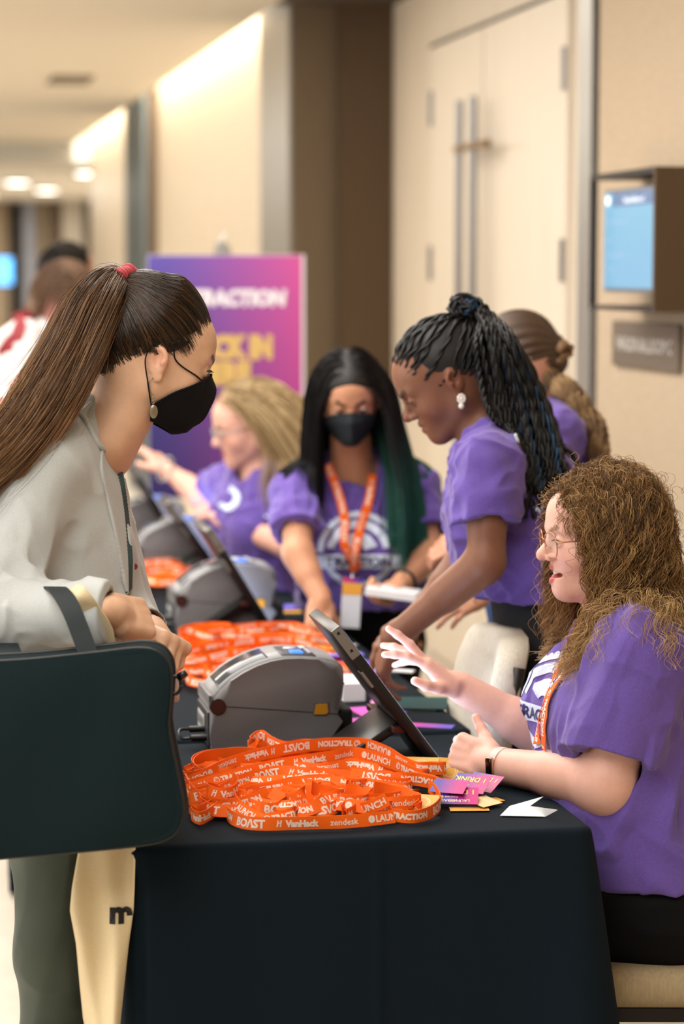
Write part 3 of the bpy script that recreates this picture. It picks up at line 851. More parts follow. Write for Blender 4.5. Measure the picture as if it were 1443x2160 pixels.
lanyard([(381, 1672), (410, 1661), (451, 1647), (500, 1634), (546, 1622), (600, 1611), (654, 1603), (708, 1595), (748, 1588), (790, 1597), (840, 1615), (885, 1636)], [.02, .025, .03, .035, .038, .04, .042, .042, .042, .04, .035, .03],
        'orange lanyard second from the top of the nearest pile, words upright', .4, .05)
lanyard([(405, 1704), (424, 1688), (456, 1675), (492, 1656), (532, 1640), (565, 1630), (600, 1627), (640, 1632), (681, 1634), (748, 1640), (800, 1650), (850, 1655)], [.014, .02, .028, .032, .034, .036, .036, .034, .032, .03, .028, .025],
        'orange lanyard sweeping from the left curl across the middle of the pile', .35, .0)
lanyard([(520, 1674), (552, 1666), (613, 1655), (654, 1650), (694, 1649), (748, 1652), (790, 1658), (850, 1664)], [.03, .03, .03, .03, .028, .026, .024, .022], lb, .45, .3, True)
lanyard([(740, 1634), (790, 1640), (845, 1643), (885, 1645), (918, 1652), (935, 1662)], [.035, .035, .034, .03, .026, .02], lb, .3, .7, True, clip=(936, 1668))
lanyard([(600, 1664), (532, 1673), (492, 1688), (476, 1706), (487, 1724), (518, 1735), (562, 1738), (613, 1737), (667, 1736), (720, 1735), (775, 1730), (830, 1722)], [.022, .02, .016, .014, .012, .012, .012, .012, .012, .012, .012, .012],
        'orange lanyard lying flat along the front rim of the nearest pile', .2, .86, False, back=None)
lanyard([(756, 1690), (778, 1702), (806, 1713), (838, 1720), (874, 1722), (908, 1712), (929, 1694), (921, 1672), (904, 1658)], [.014, .013, .012, .012, .012, .014, .018, .022, .024],
        'orange lanyard looping round the right front of the nearest pile', .2, .0, False, back=None, clip=(906, 1662))
lanyard([(608, 1712), (627, 1707), (662, 1711), (694, 1709), (721, 1694), (735, 1675), (742, 1660)], [.014, .016, .018, .02, .024, .028, .03], lb, .3, .55, True)
lanyard([(670, 1694), (664, 1676), (678, 1662), (700, 1663), (719, 1677), (713, 1699), (694, 1708), (676, 1700)], [.022, .024, .026, .026, .024, .02, .018, .02],
        'orange lanyard curled in a small upright ring in the pile', .2, .0, False, back=None)
lanyard([(402, 1700), (406, 1718), (424, 1726), (446, 1716), (465, 1700), (478, 1684), (520, 1668)], [.012, .012, .012, .014, .018, .02, .024], lb, .2, .5, False)
lanyard([(560, 1592), (505, 1588), (470, 1590), (438, 1594), (414, 1607), (411, 1622), (430, 1634), (480, 1630)], [.04, .038, .036, .034, .03, .026, .024, .03],
        'orange lanyard curled back at the upper left of the nearest pile', .25, .2, False)
lanyard([(496, 1680), (503, 1700), (524, 1716), (554, 1728), (600, 1722)], [.03, .024, .018, .014, .014], lb, .7, .93, False)
lanyard([(560, 1680), (590, 1700), (625, 1708), (640, 1694), (618, 1680), (580, 1672), (552, 1690), (540, 1712)], [.02, .02, .018, .02, .024, .024, .02, .014], lb, .5, .3, False)
lanyard([(590, 1712), (596, 1694), (612, 1680), (640, 1670), (680, 1668), (740, 1672)], [.016, .02, .022, .026, .028, .028], lb, .5, .05, False)
lanyard([(540, 1572), (528, 1566), (550, 1552), (572, 1566), (600, 1575), (640, 1570), (680, 1572)], [.045, .05, .056, .054, .05, .048, .046], 'orange lanyard folded to a small peak at the top of the pile', .5, .45, True)
lanyard([(720, 1712), (735, 1694), (750, 1680), (758, 1690), (748, 1712), (730, 1722)], [.02, .022, .024, .022, .018, .016], lb, .3, .38, False, back=None)
lanyard([(780, 1700), (800, 1682), (830, 1672), (862, 1682), (880, 1700), (868, 1712)], [.02, .022, .024, .022, .018, .014], lb, .5, .62, True)
lanyard([(376, 1636), (392, 1652), (420, 1690), (440, 1706), (480, 1712), (540, 1706)], [.02, .02, .02, .018, .016, .016], lb, .3, .9, False)
rg = random.Random(5)
for i in range(9):
    y0 = rg.uniform(1628, 1706); x0 = rg.uniform(392, 480); x1 = rg.uniform(700, 900); n_ = 7
    pts = [(x0 + (x1 - x0) * k / n_, y0 + rg.uniform(-9, 9) - 14 * math.sin(math.pi * k / n_)) for k in range(n_ + 1)]
    lanyard(pts, [rg.uniform(.012, .024) + .008 * math.sin(math.pi * k / n_) for k in range(n_ + 1)], lb, rg.uniform(.2, .9), rg.random(), rg.random() < .5)
for (x, y, r_, h_, a0, tl, ph) in ((512, 1704, .034, .014, .3, .15, .9), (560, 1712, .022, .016, 2.0, .5, .3), (690, 1690, .020, .026, 4.0, .1, .02), (600, 1696, .026, .020, 1.0, .4, .6), (442, 1706, .024, .015, 5.0, .2, .1), (742, 1700, .018, .022, 2.6, .3, .4), (835, 1700, .030, .016, 3.4, .4, .75), (655, 1716, .018, .013, .6, .6, .2), (470, 1680, .020, .030, 1.6, .1, .5), (790, 1716, .02, .013, 0, .2, .85)):
    c_ = on_z(x, y, TZ + h_)
    lanyard([c_ + RT * r_ * 1.35 * math.cos(a0 + t) + FH * r_ * math.sin(a0 + t) + ZUP * (.004 * t + .006 * math.sin(t * 1.3)) for t in np.linspace(0, 5.6, 9)], None, lb, tl, ph, back=None)
N_NEAR = len(LAN)
# the two piles farther along the table
def far_pile(ref, label, group, z, sc, take):
    o0 = np.array(at(650, 1660, 4.15)); o0[2] = TZ
    for i in take:
        r = LAN[i]; c = r.copy(); C.objects.link(c); c['label'] = label; c['group'] = group
        a = rg.uniform(-.25, .25); loc = np.array(r.location) - o0; q = rot(ZUP, a) @ (loc * sc)
        c.location = tuple(np.array([ref[0], ref[1], z]) + q + np.array([0, rg.uniform(-.05, .05), rg.uniform(0, .02)]))
        c.rotation_euler = (0, 0, a); c.scale = (sc, sc, sc)
        for st in r.children:
            k = st.copy(); C.objects.link(k); k.parent = c; k.location = (-Vector(r.location))[:]
            for w_ in st.children:
                if st.name.startswith('strap'): k2 = w_.copy(); C.objects.link(k2); k2.parent = k
p2 = on_z(525, 1440, TZ); far_pile(p2, 'orange lanyard in the blurred pile behind the nearest printer', 'orange lanyards in the middle pile', TZ + .006, .92, list(range(0, 18)))
p2b = on_z(520, 1402, TZ); far_pile(p2b, 'orange lanyard in the blurred pile behind the nearest printer', 'orange lanyards in the middle pile', TZ + .006, .92, list(range(0, 12)))
p3 = on_z(372, 1235, TZ); far_pile(p3, 'orange lanyard in the far blurred pile by the light jacket', 'orange lanyards in the far pile', TZ + .006, 1.0, list(range(0, 15)))
p3b = on_z(360, 1195, TZ); far_pile(p3b, 'orange lanyard in the far blurred pile by the light jacket', 'orange lanyards in the far pile', TZ + .02, 1.1, list(range(0, 12)))

# ------------------------------------------------------------------ drink tickets and cards
def grad_mat(name, c0, c1, ax=0, lo=0, hi=1):
    if name in MATS: return MATS[name]
    M = mat(name, rough=.45); nt = M.node_tree; tc = nt.nodes.new('ShaderNodeTexCoord'); sp = nt.nodes.new('ShaderNodeSeparateXYZ'); cr = nt.nodes.new('ShaderNodeValToRGB')
    nt.links.new(tc.outputs['Generated'], sp.inputs[0]); nt.links.new(sp.outputs[ax], cr.inputs[0])
    cr.color_ramp.elements[0].color = (*c0, 1); cr.color_ramp.elements[1].color = (*c1, 1)
    cr.color_ramp.elements[0].position = lo; cr.color_ramp.elements[1].position = hi
    nt.links.new(cr.outputs[0], nt.nodes['Principled BSDF'].inputs['Base Color']); return M
M_tix = grad_mat('ticket_gradient', S(206, 44, 128), S(66, 52, 160), 0, .15, .85)
M_gold = mat('ticket_gold', S(228, 168, 66), rough=.5)
M_cream = mat('ticket_cream', S(240, 214, 160), rough=.5)
def card(name, corners, m, label, cat, words=(), th=.0006, wm=None, group=None):
    """corners: 4 world points (lower-left, lower-right, upper-right, upper-left as read)"""
    A, B, Cc, D = [np.asarray(q, float) for q in corners]
    nn = nrm(np.cross(B - A, D - A))
    if nn @ (CAM - A) < 0: nn = -nn
    lx = nrm(B - A); ly = nrm(D - A); W_ = np.linalg.norm(B - A); H_ = np.linalg.norm(D - A)
    r = MB().box((0, 0, -th), (W_, H_, 0)).build(name, m, None)
    M4 = Matrix(((lx[0], ly[0], nn[0], A[0]), (lx[1], ly[1], nn[1], A[1]), (lx[2], ly[2], nn[2], A[2]), (0, 0, 0, 1))); r.matrix_world = M4
    tag(r, label, cat, group)
    for (t, u, v, h, mm) in words:
        if t == 'o':
            V, F = disc2(h * H_, 24, h * H_ * .86); V = V + [u * W_, v * H_]
        else:
            V, F, w_ = text_mesh(t, .02); V = V * h * H_ + [u * W_, v * H_]
        me = mesh_np('print', np.concatenate([V, np.full((len(V), 1), .0004)], 1), F, smooth=False)
        o = link('print', me, mm, None); o.parent = r
    return r
def card_px(name, c, w_, h_, rotz, z, tip, m, label, cat, words=(), th=.0006, group=None):
    """card lying on the table at pixel c, width/height in metres, turned and tipped up"""
    p = on_z(c[0], c[1], TZ + z); x = rot(ZUP, rotz) @ np.array([1.0, 0, 0]); y0 = rot(ZUP, rotz) @ np.array([0, 1.0, 0])
    y = y0 * math.cos(tip) + ZUP * math.sin(tip)
    zz = p + ZUP * 0
    return card(name, [zz - x * w_ / 2 - y * h_ / 2, zz + x * w_ / 2 - y * h_ / 2, zz + x * w_ / 2 + y * h_ / 2, zz - x * w_ / 2 + y * h_ / 2], m, label, cat, words, th, group=group)
M_gt = mat('ticket_gold_print', S(250, 214, 110), rough=.5)
tw = (('1 DRINK', .12, .18, .26, M_gt), ('Courtesy of', .52, .56, .10, M_print), ('LAUNCH', .22, .74, .15, M_print), ('BOAST', .60, .74, .15, M_print))
DR = math.radians
card_px('drink_ticket', (968, 1678), .066, .044, DR(165), .020, -DR(28), M_tix, 'purple drink ticket lying lowest, with 1 DRINK upside down', 'ticket', tw)
card_px('drink_ticket', (992, 1652), .066, .044, DR(140), .030, -DR(34), M_tix, 'purple drink ticket in the middle of the three', 'ticket', tw)
card_px('drink_ticket', (1018, 1650), .066, .044, DR(128), .026, -DR(30), M_tix, 'purple drink ticket nearest the smart band wrist', 'ticket', tw)
card_px('drink_ticket', (948, 1658), .06, .044, DR(150), .032, -DR(20), M_tix, 'pink edged drink ticket tucked under the lanyard clips', 'ticket', ())
gw = (('o', .5, .5, .30, M_cream), ('o', .5, .5, .22, M_cream))
card_px('meal_ticket', (892, 1692), .062, .044, DR(-24), .018, DR(24), M_gold, 'gold ticket with a round seal under the lanyard loop', 'ticket', gw)
card_px('meal_ticket', (950, 1628), .055, .05, DR(-38), .018, DR(62), M_gold, 'gold ticket standing against the foot of the screen', 'ticket', gw)
card_px('meal_ticket', (888, 1612), .062, .044, DR(-18), .030, DR(24), M_gold, 'gold ticket on top of the pile behind the clips', 'ticket', gw)
card_px('meal_ticket', (990, 1706), .066, .03, DR(-8), .003, 0, M_gold, 'gold ticket flat on the cloth under the purple tickets', 'ticket', ())
card_px('meal_ticket', (1022, 1690), .05, .04, DR(35), .010, DR(10), M_cream, 'cream ticket sticking out right of the purple tickets', 'ticket', ())
card_px('meal_ticket', (1030, 1688), .05, .03, DR(18), .005, 0, M_gold, 'gold ticket peeking from beneath the cream ticket', 'ticket', ())
# folded paper scrap
def paper():
    m = mat('paper_white', S(232, 234, 234), rough=.7)
    A = on_z(1055, 1720, TZ + .003); B = on_z(1075, 1700, TZ + .004); Cc = on_z(1146, 1680, TZ + .026); D = on_z(1118, 1700, TZ + .012); E_ = on_z(1176, 1708, TZ + .022); F_ = on_z(1150, 1722, TZ + .003)
    V = [A, B, Cc, D, E_, F_]; V = V + [v - ZUP * .0008 for v in V]
    Fs = [(0, 1, 2, 3), (0, 3, 4, 5), (6, 9, 8, 7), (6, 11, 10, 9)]
    for a, b in ((0, 1), (1, 2), (2, 3), (3, 4), (4, 5), (5, 0)): Fs.append((a, a + 6, b + 6, b))
    o = link('folded_paper', mesh_np('folded_paper', np.array(V), Fs, smooth=False), m); tag(o, 'small white folded paper scrap near the table corner', 'paper')
paper()
# cards, booklets and a box behind the printer
M_pk = grad_mat('card_pink_violet', S(232, 90, 190), S(110, 96, 214), 0, .1, .9); M_tl = grad_mat('card_teal', S(10, 52, 58), S(16, 84, 84), 1)
M_gr = grad_mat('card_pastel', S(250, 150, 210), S(190, 230, 130), 0, .2, .8); M_vi = mat('card_violet', S(120, 110, 220), rough=.5); M_wh = mat('card_white', S(236, 236, 240), rough=.55)
e_ = on_z(742, 1482, TZ + .004)
tag(MB().box((e_[0] - .02, e_[1], TZ + .005), (e_[0] + .03, e_[1] + .12, TZ + .045), .002).build('white_box', M_wh), 'small white box of badges behind the nearest printer', 'box')
for (c, w_, h_, a, z, m, lab) in (
    ((800, 1500), .10, .09, 12, .006, M_pk, 'pink and violet event card just behind the screen, under fingertips'),
    ((850, 1488), .13, .09, -8, .008, M_gr, 'pastel pink and green event card beneath the teal folder'),
    ((868, 1482), .15, .10, -14, .014, M_tl, 'dark teal glossy folder fanned on the cards'),
    ((790, 1530), .14, .10, 4, .006, M_wh, 'white event card leaning by the stand leg'),
    ((775, 1522), .08, .07, 16, .011, M_pk, 'violet striped card lying on the white card'),
    ((905, 1530), .10, .03, -28, .006, M_pk, 'narrow pink card strip right of the screen'),
    ((745, 1398), .09, .07, 20, .030, M_pk, 'magenta ticket on top of the blurred heap'),
    ((716, 1380), .11, .03, 6, .046, M_vi, 'violet ticket lying across the blurred heap'),
    ((765, 1420), .10, .07, -24, .014, M_pk, 'pink card at the foot of the blurred heap'),
    ((750, 1436), .07, .06, 8, .008, M_vi, 'violet card behind the white box'),
    ((700, 1366), .07, .04, -16, .036, M_gold, 'gold ticket on the blurred heap near the reaching hand'),
    ((600, 1280), .07, .05, 10, .012, M_vi, 'violet ticket on the dark cloth by the middle printer'),
    ((608, 1290), .07, .03, -6, .02, M_gold, 'gold ticket on the dark cloth by the middle printer'),
    ((820, 1412), .12, .02, -34, .020, M_wh, 'white lidded pen tray edge near the table rim')):
    card_px('event_card', c, w_, h_, DR(a), z, DR(4), m, lab, 'card', (), .0025)
# ------------------------------------------------------------------ anatomy
def basis(yaw, pitch=0, roll=0):
    """columns right, forward, up; yaw 0 looks away from the camera, 90 to its left; pitch positive looks down"""
    y_, p_, r_ = math.radians(yaw), math.radians(pitch), math.radians(roll)
    f = VL(-math.sin(y_) * math.cos(p_), math.cos(y_) * math.cos(p_), -math.sin(p_))
    r = nrm(np.cross(f, ZUP)); u = np.cross(r, f)
    R = np.stack([r, f, u], 1)
    return rot(f, r_) @ R
def head_prims(s, c, R, sc=1.0, eye_open=.5, smile=0.0, nose=1.0, lip=1.0, full=0.0, ears=(1, 1)):
    Lp = lambda x, y, z: c + R @ (np.array([x, y, z]) * sc)
    E = lambda p, r, k, m='+': s.ell(Lp(*p), np.array(r) * sc * np.ones(3), R, k * sc, m)
    K = lambda a, b, ra, rb, k, m='+': s.cap(Lp(*a), Lp(*b), ra * sc, rb * sc, k * sc, m)
    E((0, -.016, .032), (.075, .094, .085), .02)
    E((0, .030, .040), (.060, .058, .056), .03)
    E((0, .034, -.018), (.056, .050, .062), .03)
    E((0, -.030, -.010), (.064, .070, .070), .04)
    for sx in (-1, 1):
        K((sx * (.050 + full), -.004, -.046), (sx * .012, .063, -.086), .018, .015, .03)
        E((sx * (.034 + full * .8), .050 + smile * .004, -.028 + smile * .004), (.024 + full, .022, .022), .028)
        K((sx * .014, .079, .022), (sx * .040, .066, .024), .009, .008, .016)
    E((0, .071, -.087), (.019, .0160, .0155), .018)
    E((0, .066, -.056), (.028, .021, .026), .022)
    for sx in (-1, 1):
        E((sx * .030, .0895, .004), (.018, .013, .0125), .014, '-')
    # nose
    K((0, .079, .012), (0, .101 * (.5 + .5 * nose), -.016), .0072, .0085, .010)
    E((0, .1015 + .05 * (nose - 1), -.022), (.0100 * min(nose, 1.1), .0110, .0092), .008)
    for sx in (-1, 1):
        E((sx * .0115 * nose, .092, -.0255), (.0068 * min(nose, 1.1), .0095, .0070), .006)
        E((sx * .0058 * nose, .0945, -.0325), (.0034, .0050, .0030), .003, '-')
    # mouth
    w_ = .021 + .008 * smile; up = .006 * smile; gap = .0075 * smile
    for sx in (-1, 1):
        K((0, .0865, -.0470 + gap * .4), (sx * w_, .0755 - .010 * smile, -.0545 + up), .0052 * lip, .0022, .004)
        K((0, .0855 + .003 * smile, -.0615 - gap), (sx * w_ * .9, .0755 - .010 * smile, -.0565 + up), .0060 * lip, .0022, .004)
    if smile:
        E((0, .077, -.0545 - gap * .25), (w_ * .98, .020, .0026 + gap * .62), .003, '-')
        for sx in (-1, 1): K((sx * .020, .081, -.030), (sx * .033, .066, -.056), .0012, .0012, .008, '-')
    else:
        E((0, .0905, -.0545), (w_ * .9, .012, .0010), .003, '-')
    # eyelids
    for sx in (-1, 1):
        ec = (sx * .0305, .0735, .004)
        E(ec, (.0138, .0138, .0132), .004)
        if eye_open < .15:
            K((sx * .019, .0855, .0005), (sx * .042, .0800, -.0005), .0006, .0006, .002, '-'); continue
        o = .0026 + .0032 * eye_open
        E((sx * .0312, .0865, .004 - .0022 * (1 - eye_open)), (.0125, .0095, o), .0015, '-')
        K((sx * .018, .0858, .0105), (sx * .042, .0795, .0095), .0006, .0006, .002, '-')
    # ears
    for i, sx in enumerate((-1, 1)):
        if not ears[i]: continue
        Rt = R @ rot((1, 0, 0), .22) @ rot((0, 0, 1), -sx * .42)
        b = Lp(sx * .0765, -.012, -.004)
        s.ell(b, np.array([.0065, .0165, .029]) * sc, Rt, .006 * sc)
        s.torus(b + Rt @ np.array([sx * .003, 0, .006]) * sc, .0150 * sc, .0036 * sc, Rt, .003 * sc, '+', 1.0)
        s.torus(b + Rt @ np.array([sx * .003, -.001, .000]) * sc, .0150 * sc, .0032 * sc, Rt, .004 * sc, '+', 1.25)
        s.ell(b + Rt @ np.array([sx * .0075, .002, .003]) * sc, np.array([.0062, .0092, .0140]) * sc, Rt, .003 * sc, '-')
        s.ell(b + Rt @ np.array([sx * .0060, .0105, -.003]) * sc, np.array([.0045, .0042, .0055]) * sc, Rt, .003 * sc)
        s.ell(b + Rt @ np.array([sx * .001, .003, -.0275]) * sc, np.array([.0048, .0080, .0085]) * sc, Rt, .005 * sc)
def capdist(P, a, b):
    a = np.asarray(a, float); b = np.asarray(b, float); ab = b - a
    t = np.clip(((P - a) @ ab) / (ab @ ab), 0, 1); return np.sqrt(((P - a - t[:, None] * ab) ** 2).sum(1))
def sst(x, a, b):
    t = np.clip((x - a) / (b - a), 0, 1); return t * t * (3 - 2 * t)
def skin_col(base, lipc, browc, c, R, sc=1.0, smile=0.0, nails=(), brow_w=1.0, nailc=None, scalp=None):
    base, lipc, browc = map(np.array, (base, lipc, browc))
    def f(V):
        q = ((V - c) @ R) / sc
        col = np.repeat(base[None], len(V), 0)
        n = vnoise(V, 60, 3)[:, None] * .04 + vnoise(V, 240, 5)[:, None] * .035
        col = col * (1 + n)
        ch = np.minimum(np.linalg.norm(q - [.038, .062, -.026], axis=1), np.linalg.norm(q - [-.038, .062, -.026], axis=1))
        ns = np.linalg.norm(q - [0, .103, -.022], axis=1); er = np.minimum(np.linalg.norm(q - [.08, -.012, 0], axis=1), np.linalg.norm(q - [-.08, -.012, 0], axis=1))
        red = .30 * (1 - sst(ch, .008, .034)) + .22 * (1 - sst(ns, .004, .018)) + .30 * (1 - sst(er, .01, .035))
        col = col * (1 - red[:, None] * np.array([.04, .42, .36]))
        w_ = .021 + .008 * smile; up = .006 * smile; gap = .0075 * smile
        d = np.full(len(V), 1.0)
        for sx in (-1, 1):
            d = np.minimum(d, capdist(q, (0, .0875, -.0475 + gap * .4), (sx * w_, .0765 - .010 * smile, -.0545 + up)) - .001)
            d = np.minimum(d, capdist(q, (0, .0865 + .003 * smile, -.0615 - gap), (sx * w_ * .9, .0765 - .010 * smile, -.0565 + up)) - .0016)
        m_ = (1 - sst(d, .0048, .0066)) * (np.abs(q[:, 2] + .055) < .02)
        col = col * (1 - m_[:, None]) + lipc * m_[:, None]
        d = np.full(len(V), 1.0)
        for sx in (-1, 1):
            d = np.minimum(d, np.minimum(capdist(q, (sx * .015, .088, .0235), (sx * .034, .082, .0300)), capdist(q, (sx * .034, .082, .0300), (sx * .047, .068, .0265)) + .0006))
        nz = vnoise(q, (500, 500, 160), 9) * .0012
        m_ = .85 * (1 - sst(d + nz, .0045, .0075 * brow_w))
        col = col * (1 - m_[:, None]) + browc * m_[:, None]
        for (p, z) in nails:
            rel = V - p; dd = np.linalg.norm(rel, axis=1); on = (1 - sst(dd, .0048, .0062)) * (rel @ z > -.001)
            col = col * (1 - on[:, None]) + (nailc if nailc is not None else base * [1.1, .92, .9]) * on[:, None]
        return np.clip(col, 0, 1)
    return f
M_eye = None
def eyes(c, R, sc, parent, iris, gaze=(0, 1, -.2), lash=True, which=(-1, 1), lashc=(.012, .009, .008)):
    M = mat('eye_ball', attr='Col', rough=.08, spec=.7); g = nrm(R @ nrm(gaze))
    for sx in which:
        p = c + R @ (np.array([sx * .0305, .0735, .004]) * sc); r = .0124 * sc
        th = np.linspace(0, math.pi, 22); ph = np.linspace(0, 2 * math.pi, 28, endpoint=False)
        a = nrm(np.cross(g, ZUP)); b = np.cross(g, a); V = []; col = []
        for t in th:
            for f_ in ph:
                V.append(p + r * (1 + (.05 if t < .5 else 0) * math.cos(t * 3)) * (g * math.cos(t) + (a * math.cos(f_) + b * math.sin(f_)) * math.sin(t)))
                col.append((.005, .005, .006) if t < .2 else (iris if t < .46 else (.72, .68, .66)))
        F = np.array([(i * 28 + j, (i + 1) * 28 + j, (i + 1) * 28 + (j + 1) % 28, i * 28 + (j + 1) % 28) for i in range(21) for j in range(28)])
        link('eye', mesh_np('eye', np.array(V), F, col=np.array(col)), M, parent)
        if lash:
            L_ = lambda x, y, z: c + R @ (np.array([sx * x, y, z]) * sc)
            P = catmull([L_(.0185, .0850, .0055), L_(.026, .0885, .0078), L_(.034, .0878, .0078), L_(.0445, .0800, .0045)], 16)
            Vv, F = tube_np(P, .0009 * sc, 6)
            nn = len(Vv)
            Vs = [Vv]; Fs = list(F)
            for i in range(1, 16):
                a0 = P[i]; o = a0 + R @ (np.array([sx * (.0005 + .0035 * (i / 15)), .0055, -.001]) * sc)
                v, f2 = tube_np(np.array([a0, (a0 + o) / 2 + R[:, 2] * -.0006, o]), np.array([.00045, .0003, .0001]) * sc, 4)
                Vs.append(v); Fs += [tuple(k + nn for k in q) for q in f2]; nn += len(v)
            link('eyelashes', mesh_np('eyelashes', np.vstack(Vs), Fs), mat('lash_dark', lashc, rough=.7), parent)
def hand_prims(s, w_, y, z, side, curls, spread=.07, sc=.95, thumb=None, k=.0055, splay=None, tipdir=None):
    """wrist, finger direction, back-of-hand normal; side +1 left hand, -1 right hand (thumb side). returns nail spots"""
    y = nrm(y); z = nrm(np.asarray(z) - y * np.dot(z, y)); x = np.cross(y, z) * side
    P = lambda a, b, c_: w_ + (x * a + y * b + z * c_) * sc
    R = np.stack([x, y, z], 1)
    s.cap(P(0, -.02, 0), P(0, .02, 0), .0205 * sc, .020 * sc, .012)
    s.box(P(.001, .048, -.001), np.array([.037, .042, .0125]) * sc, .0115 * sc, R, .012)
    s.ell(P(.022, .032, -.010), np.array([.016, .030, .013]) * sc, R, .012)
    s.ell(P(-.026, .036, -.009), np.array([.011, .030, .011]) * sc, R, .010)
    bx = (.0275, .0095, -.0090, -.0265); by = (.084, .088, .085, .077)
    ln = ((.043, .025, .019), (.047, .029, .020), (.043, .027, .020), (.033, .020, .018))
    rr = ((.0094, .0082, .0072), (.0096, .0083, .0073), (.0090, .0078, .0069), (.0080, .0070, .0062))
    nails = []
    for i in range(4):
        a = (1.5 - i) * spread if splay is None else splay[i]
        d0 = nrm(y * math.cos(a) + x * math.sin(a)); axx = nrm(np.cross(d0, z))
        p = P(bx[i], by[i] - .006, 0); th = 0
        c_ = curls[i] if isinstance(curls[0], (tuple, list)) else curls
        s.cap(P(bx[i] * .8, by[i] - .03, .001), p, .0095 * sc, rr[i][0] * sc * 1.03, .008)
        for j in range(3):
            th += math.radians(c_[j]); d = d0 * math.cos(th) - z * math.sin(th)
            q = p + d * ln[i][j] * sc
            s.cap(p, q, rr[i][j] * sc, (rr[i][j + 1] if j < 2 else rr[i][2] * .86) * sc, k)
            p = q
        up_ = z * math.cos(th) + d0 * math.sin(th)
        nails.append((p - d * .003 * sc + up_ * .0052 * sc, up_))
    T = thumb or ((.024, .018, -.010), (.046, .046, -.016), (.058, .072, -.018), (.064, .094, -.018))
    T = [P(*t) for t in T]; r_ = (.0135, .0108, .0096, .0080)
    for j in range(3): s.cap(T[j], T[j + 1], r_[j] * sc, r_[j + 1] * sc, .008 if j == 0 else k)
    d = nrm(T[3] - T[2]); up_ = nrm(x - d * (x @ d) + z * .6)
    nails.append((T[3] - d * .002 + up_ * .006 * sc, up_))
    return nails
def arm_prims(s, sh, el, wr, r=(.047, .038, .041, .026), k=.02):
    sh, el, wr = map(np.asarray, (sh, el, wr))
    s.cap(sh, el, r[0], r[1], k)
    s.ell(sh, r[0] * 1.12, None, .03)
    s.cap(el, wr, r[1] * .97, r[3], k)
    m_ = el + (wr - el) * .25; s.cap(el + (wr - el) * .08, el + (wr - el) * .42, r[2] * .92, r[2] * .8, .02)
def torso_prims(s, J, g=0.0, w_=1.0, dp=1.0, bust=.05, belly=0.0, k=.05):
    """J: pelvis, chest, neck, shL, shR; frames from facing"""
    Rb, Rp = J['Rc'], J['Rp']; c, p = J['chest'], J['pelvis']
    s.ell(c, np.array([.145 * w_ + g, .105 * dp + g, .165 + g]), Rb, k)
    m_ = (c + p) / 2
    s.ell(m_ + Rb @ np.array([0, belly * .6, 0]), np.array([.128 * w_ + g + belly * .6, .098 * dp + g + belly, .15 + g]), (Rb + Rp) / 2 if False else Rb, k)
    s.ell(p, np.array([.165 * w_ + g, .118 * dp + g + belly * .4, .12 + g]), Rp, k)
    s.cap(J['shL'] * .85 + J['shR'] * .15, J['shR'] * .85 + J['shL'] * .15, .052 + g, .052 + g, k)
    for q in ('shL', 'shR'):
        s.cap(J['neck'] + Rb @ np.array([0, -.012, .01]), J[q] + ZUP * .008, .036 + g * .8, .036 + g, .05)
        if bust: 
            sx = -1 if q == 'shL' else 1
            s.ell(c + Rb @ np.array([sx * .068 * w_, .078 * dp, .015]), np.array([.058, .055, .062]) * (bust / .05) + g, Rb, .04)
def neck_prims(s, J, c, R, sc=1.0, r=.047):
    s.cap(J['neck'] - ZUP * .02, c + R @ (np.array([0, -.018, -.045]) * sc), r * 1.12, r, .03)
def sleeve(s, sh, el, t, r0, r1, k=.03, droop=None):
    sh, el = np.asarray(sh), np.asarray(el); e = sh + (el - sh) * t; ax = nrm(e - sh); c_ = e - ax * 0.004
    cp = Sdf(); cp.cap(sh, e + ax * .03, r0, r1)
    if droop is not None: cp.ell(sh + (e - sh) * .7 + np.asarray(droop), .04, None, .04)
    f0 = cp.p
    s._b(sh, r0); s._b(e, r1)
    s.p.append((lambda P: np.maximum(cp.ev(P), (P - c_) @ ax), k, '+'))
    return (sh + (e - sh) * .55, e + ax * .05, r0, r1)
def folds(specs, seed=0):
    """specs: (direction the folds run along, frequency across, amplitude)"""
    prep = []
    for i, (d, fr, am) in enumerate(specs):
        d = nrm(d); a = nrm(np.cross(d, [.3, .5, .8])); b = np.cross(d, a)
        prep.append((np.stack([d * fr * .22, a * fr, b * fr]), am, seed + i * 7))
    def f(P):
        o = 0
        for M, am, sd in prep:
            n = vnoise(P, M, sd); o = o - am * (1 - 2.6 * np.abs(n)) + am * .25
        return np.minimum(o, .0045)
    return f
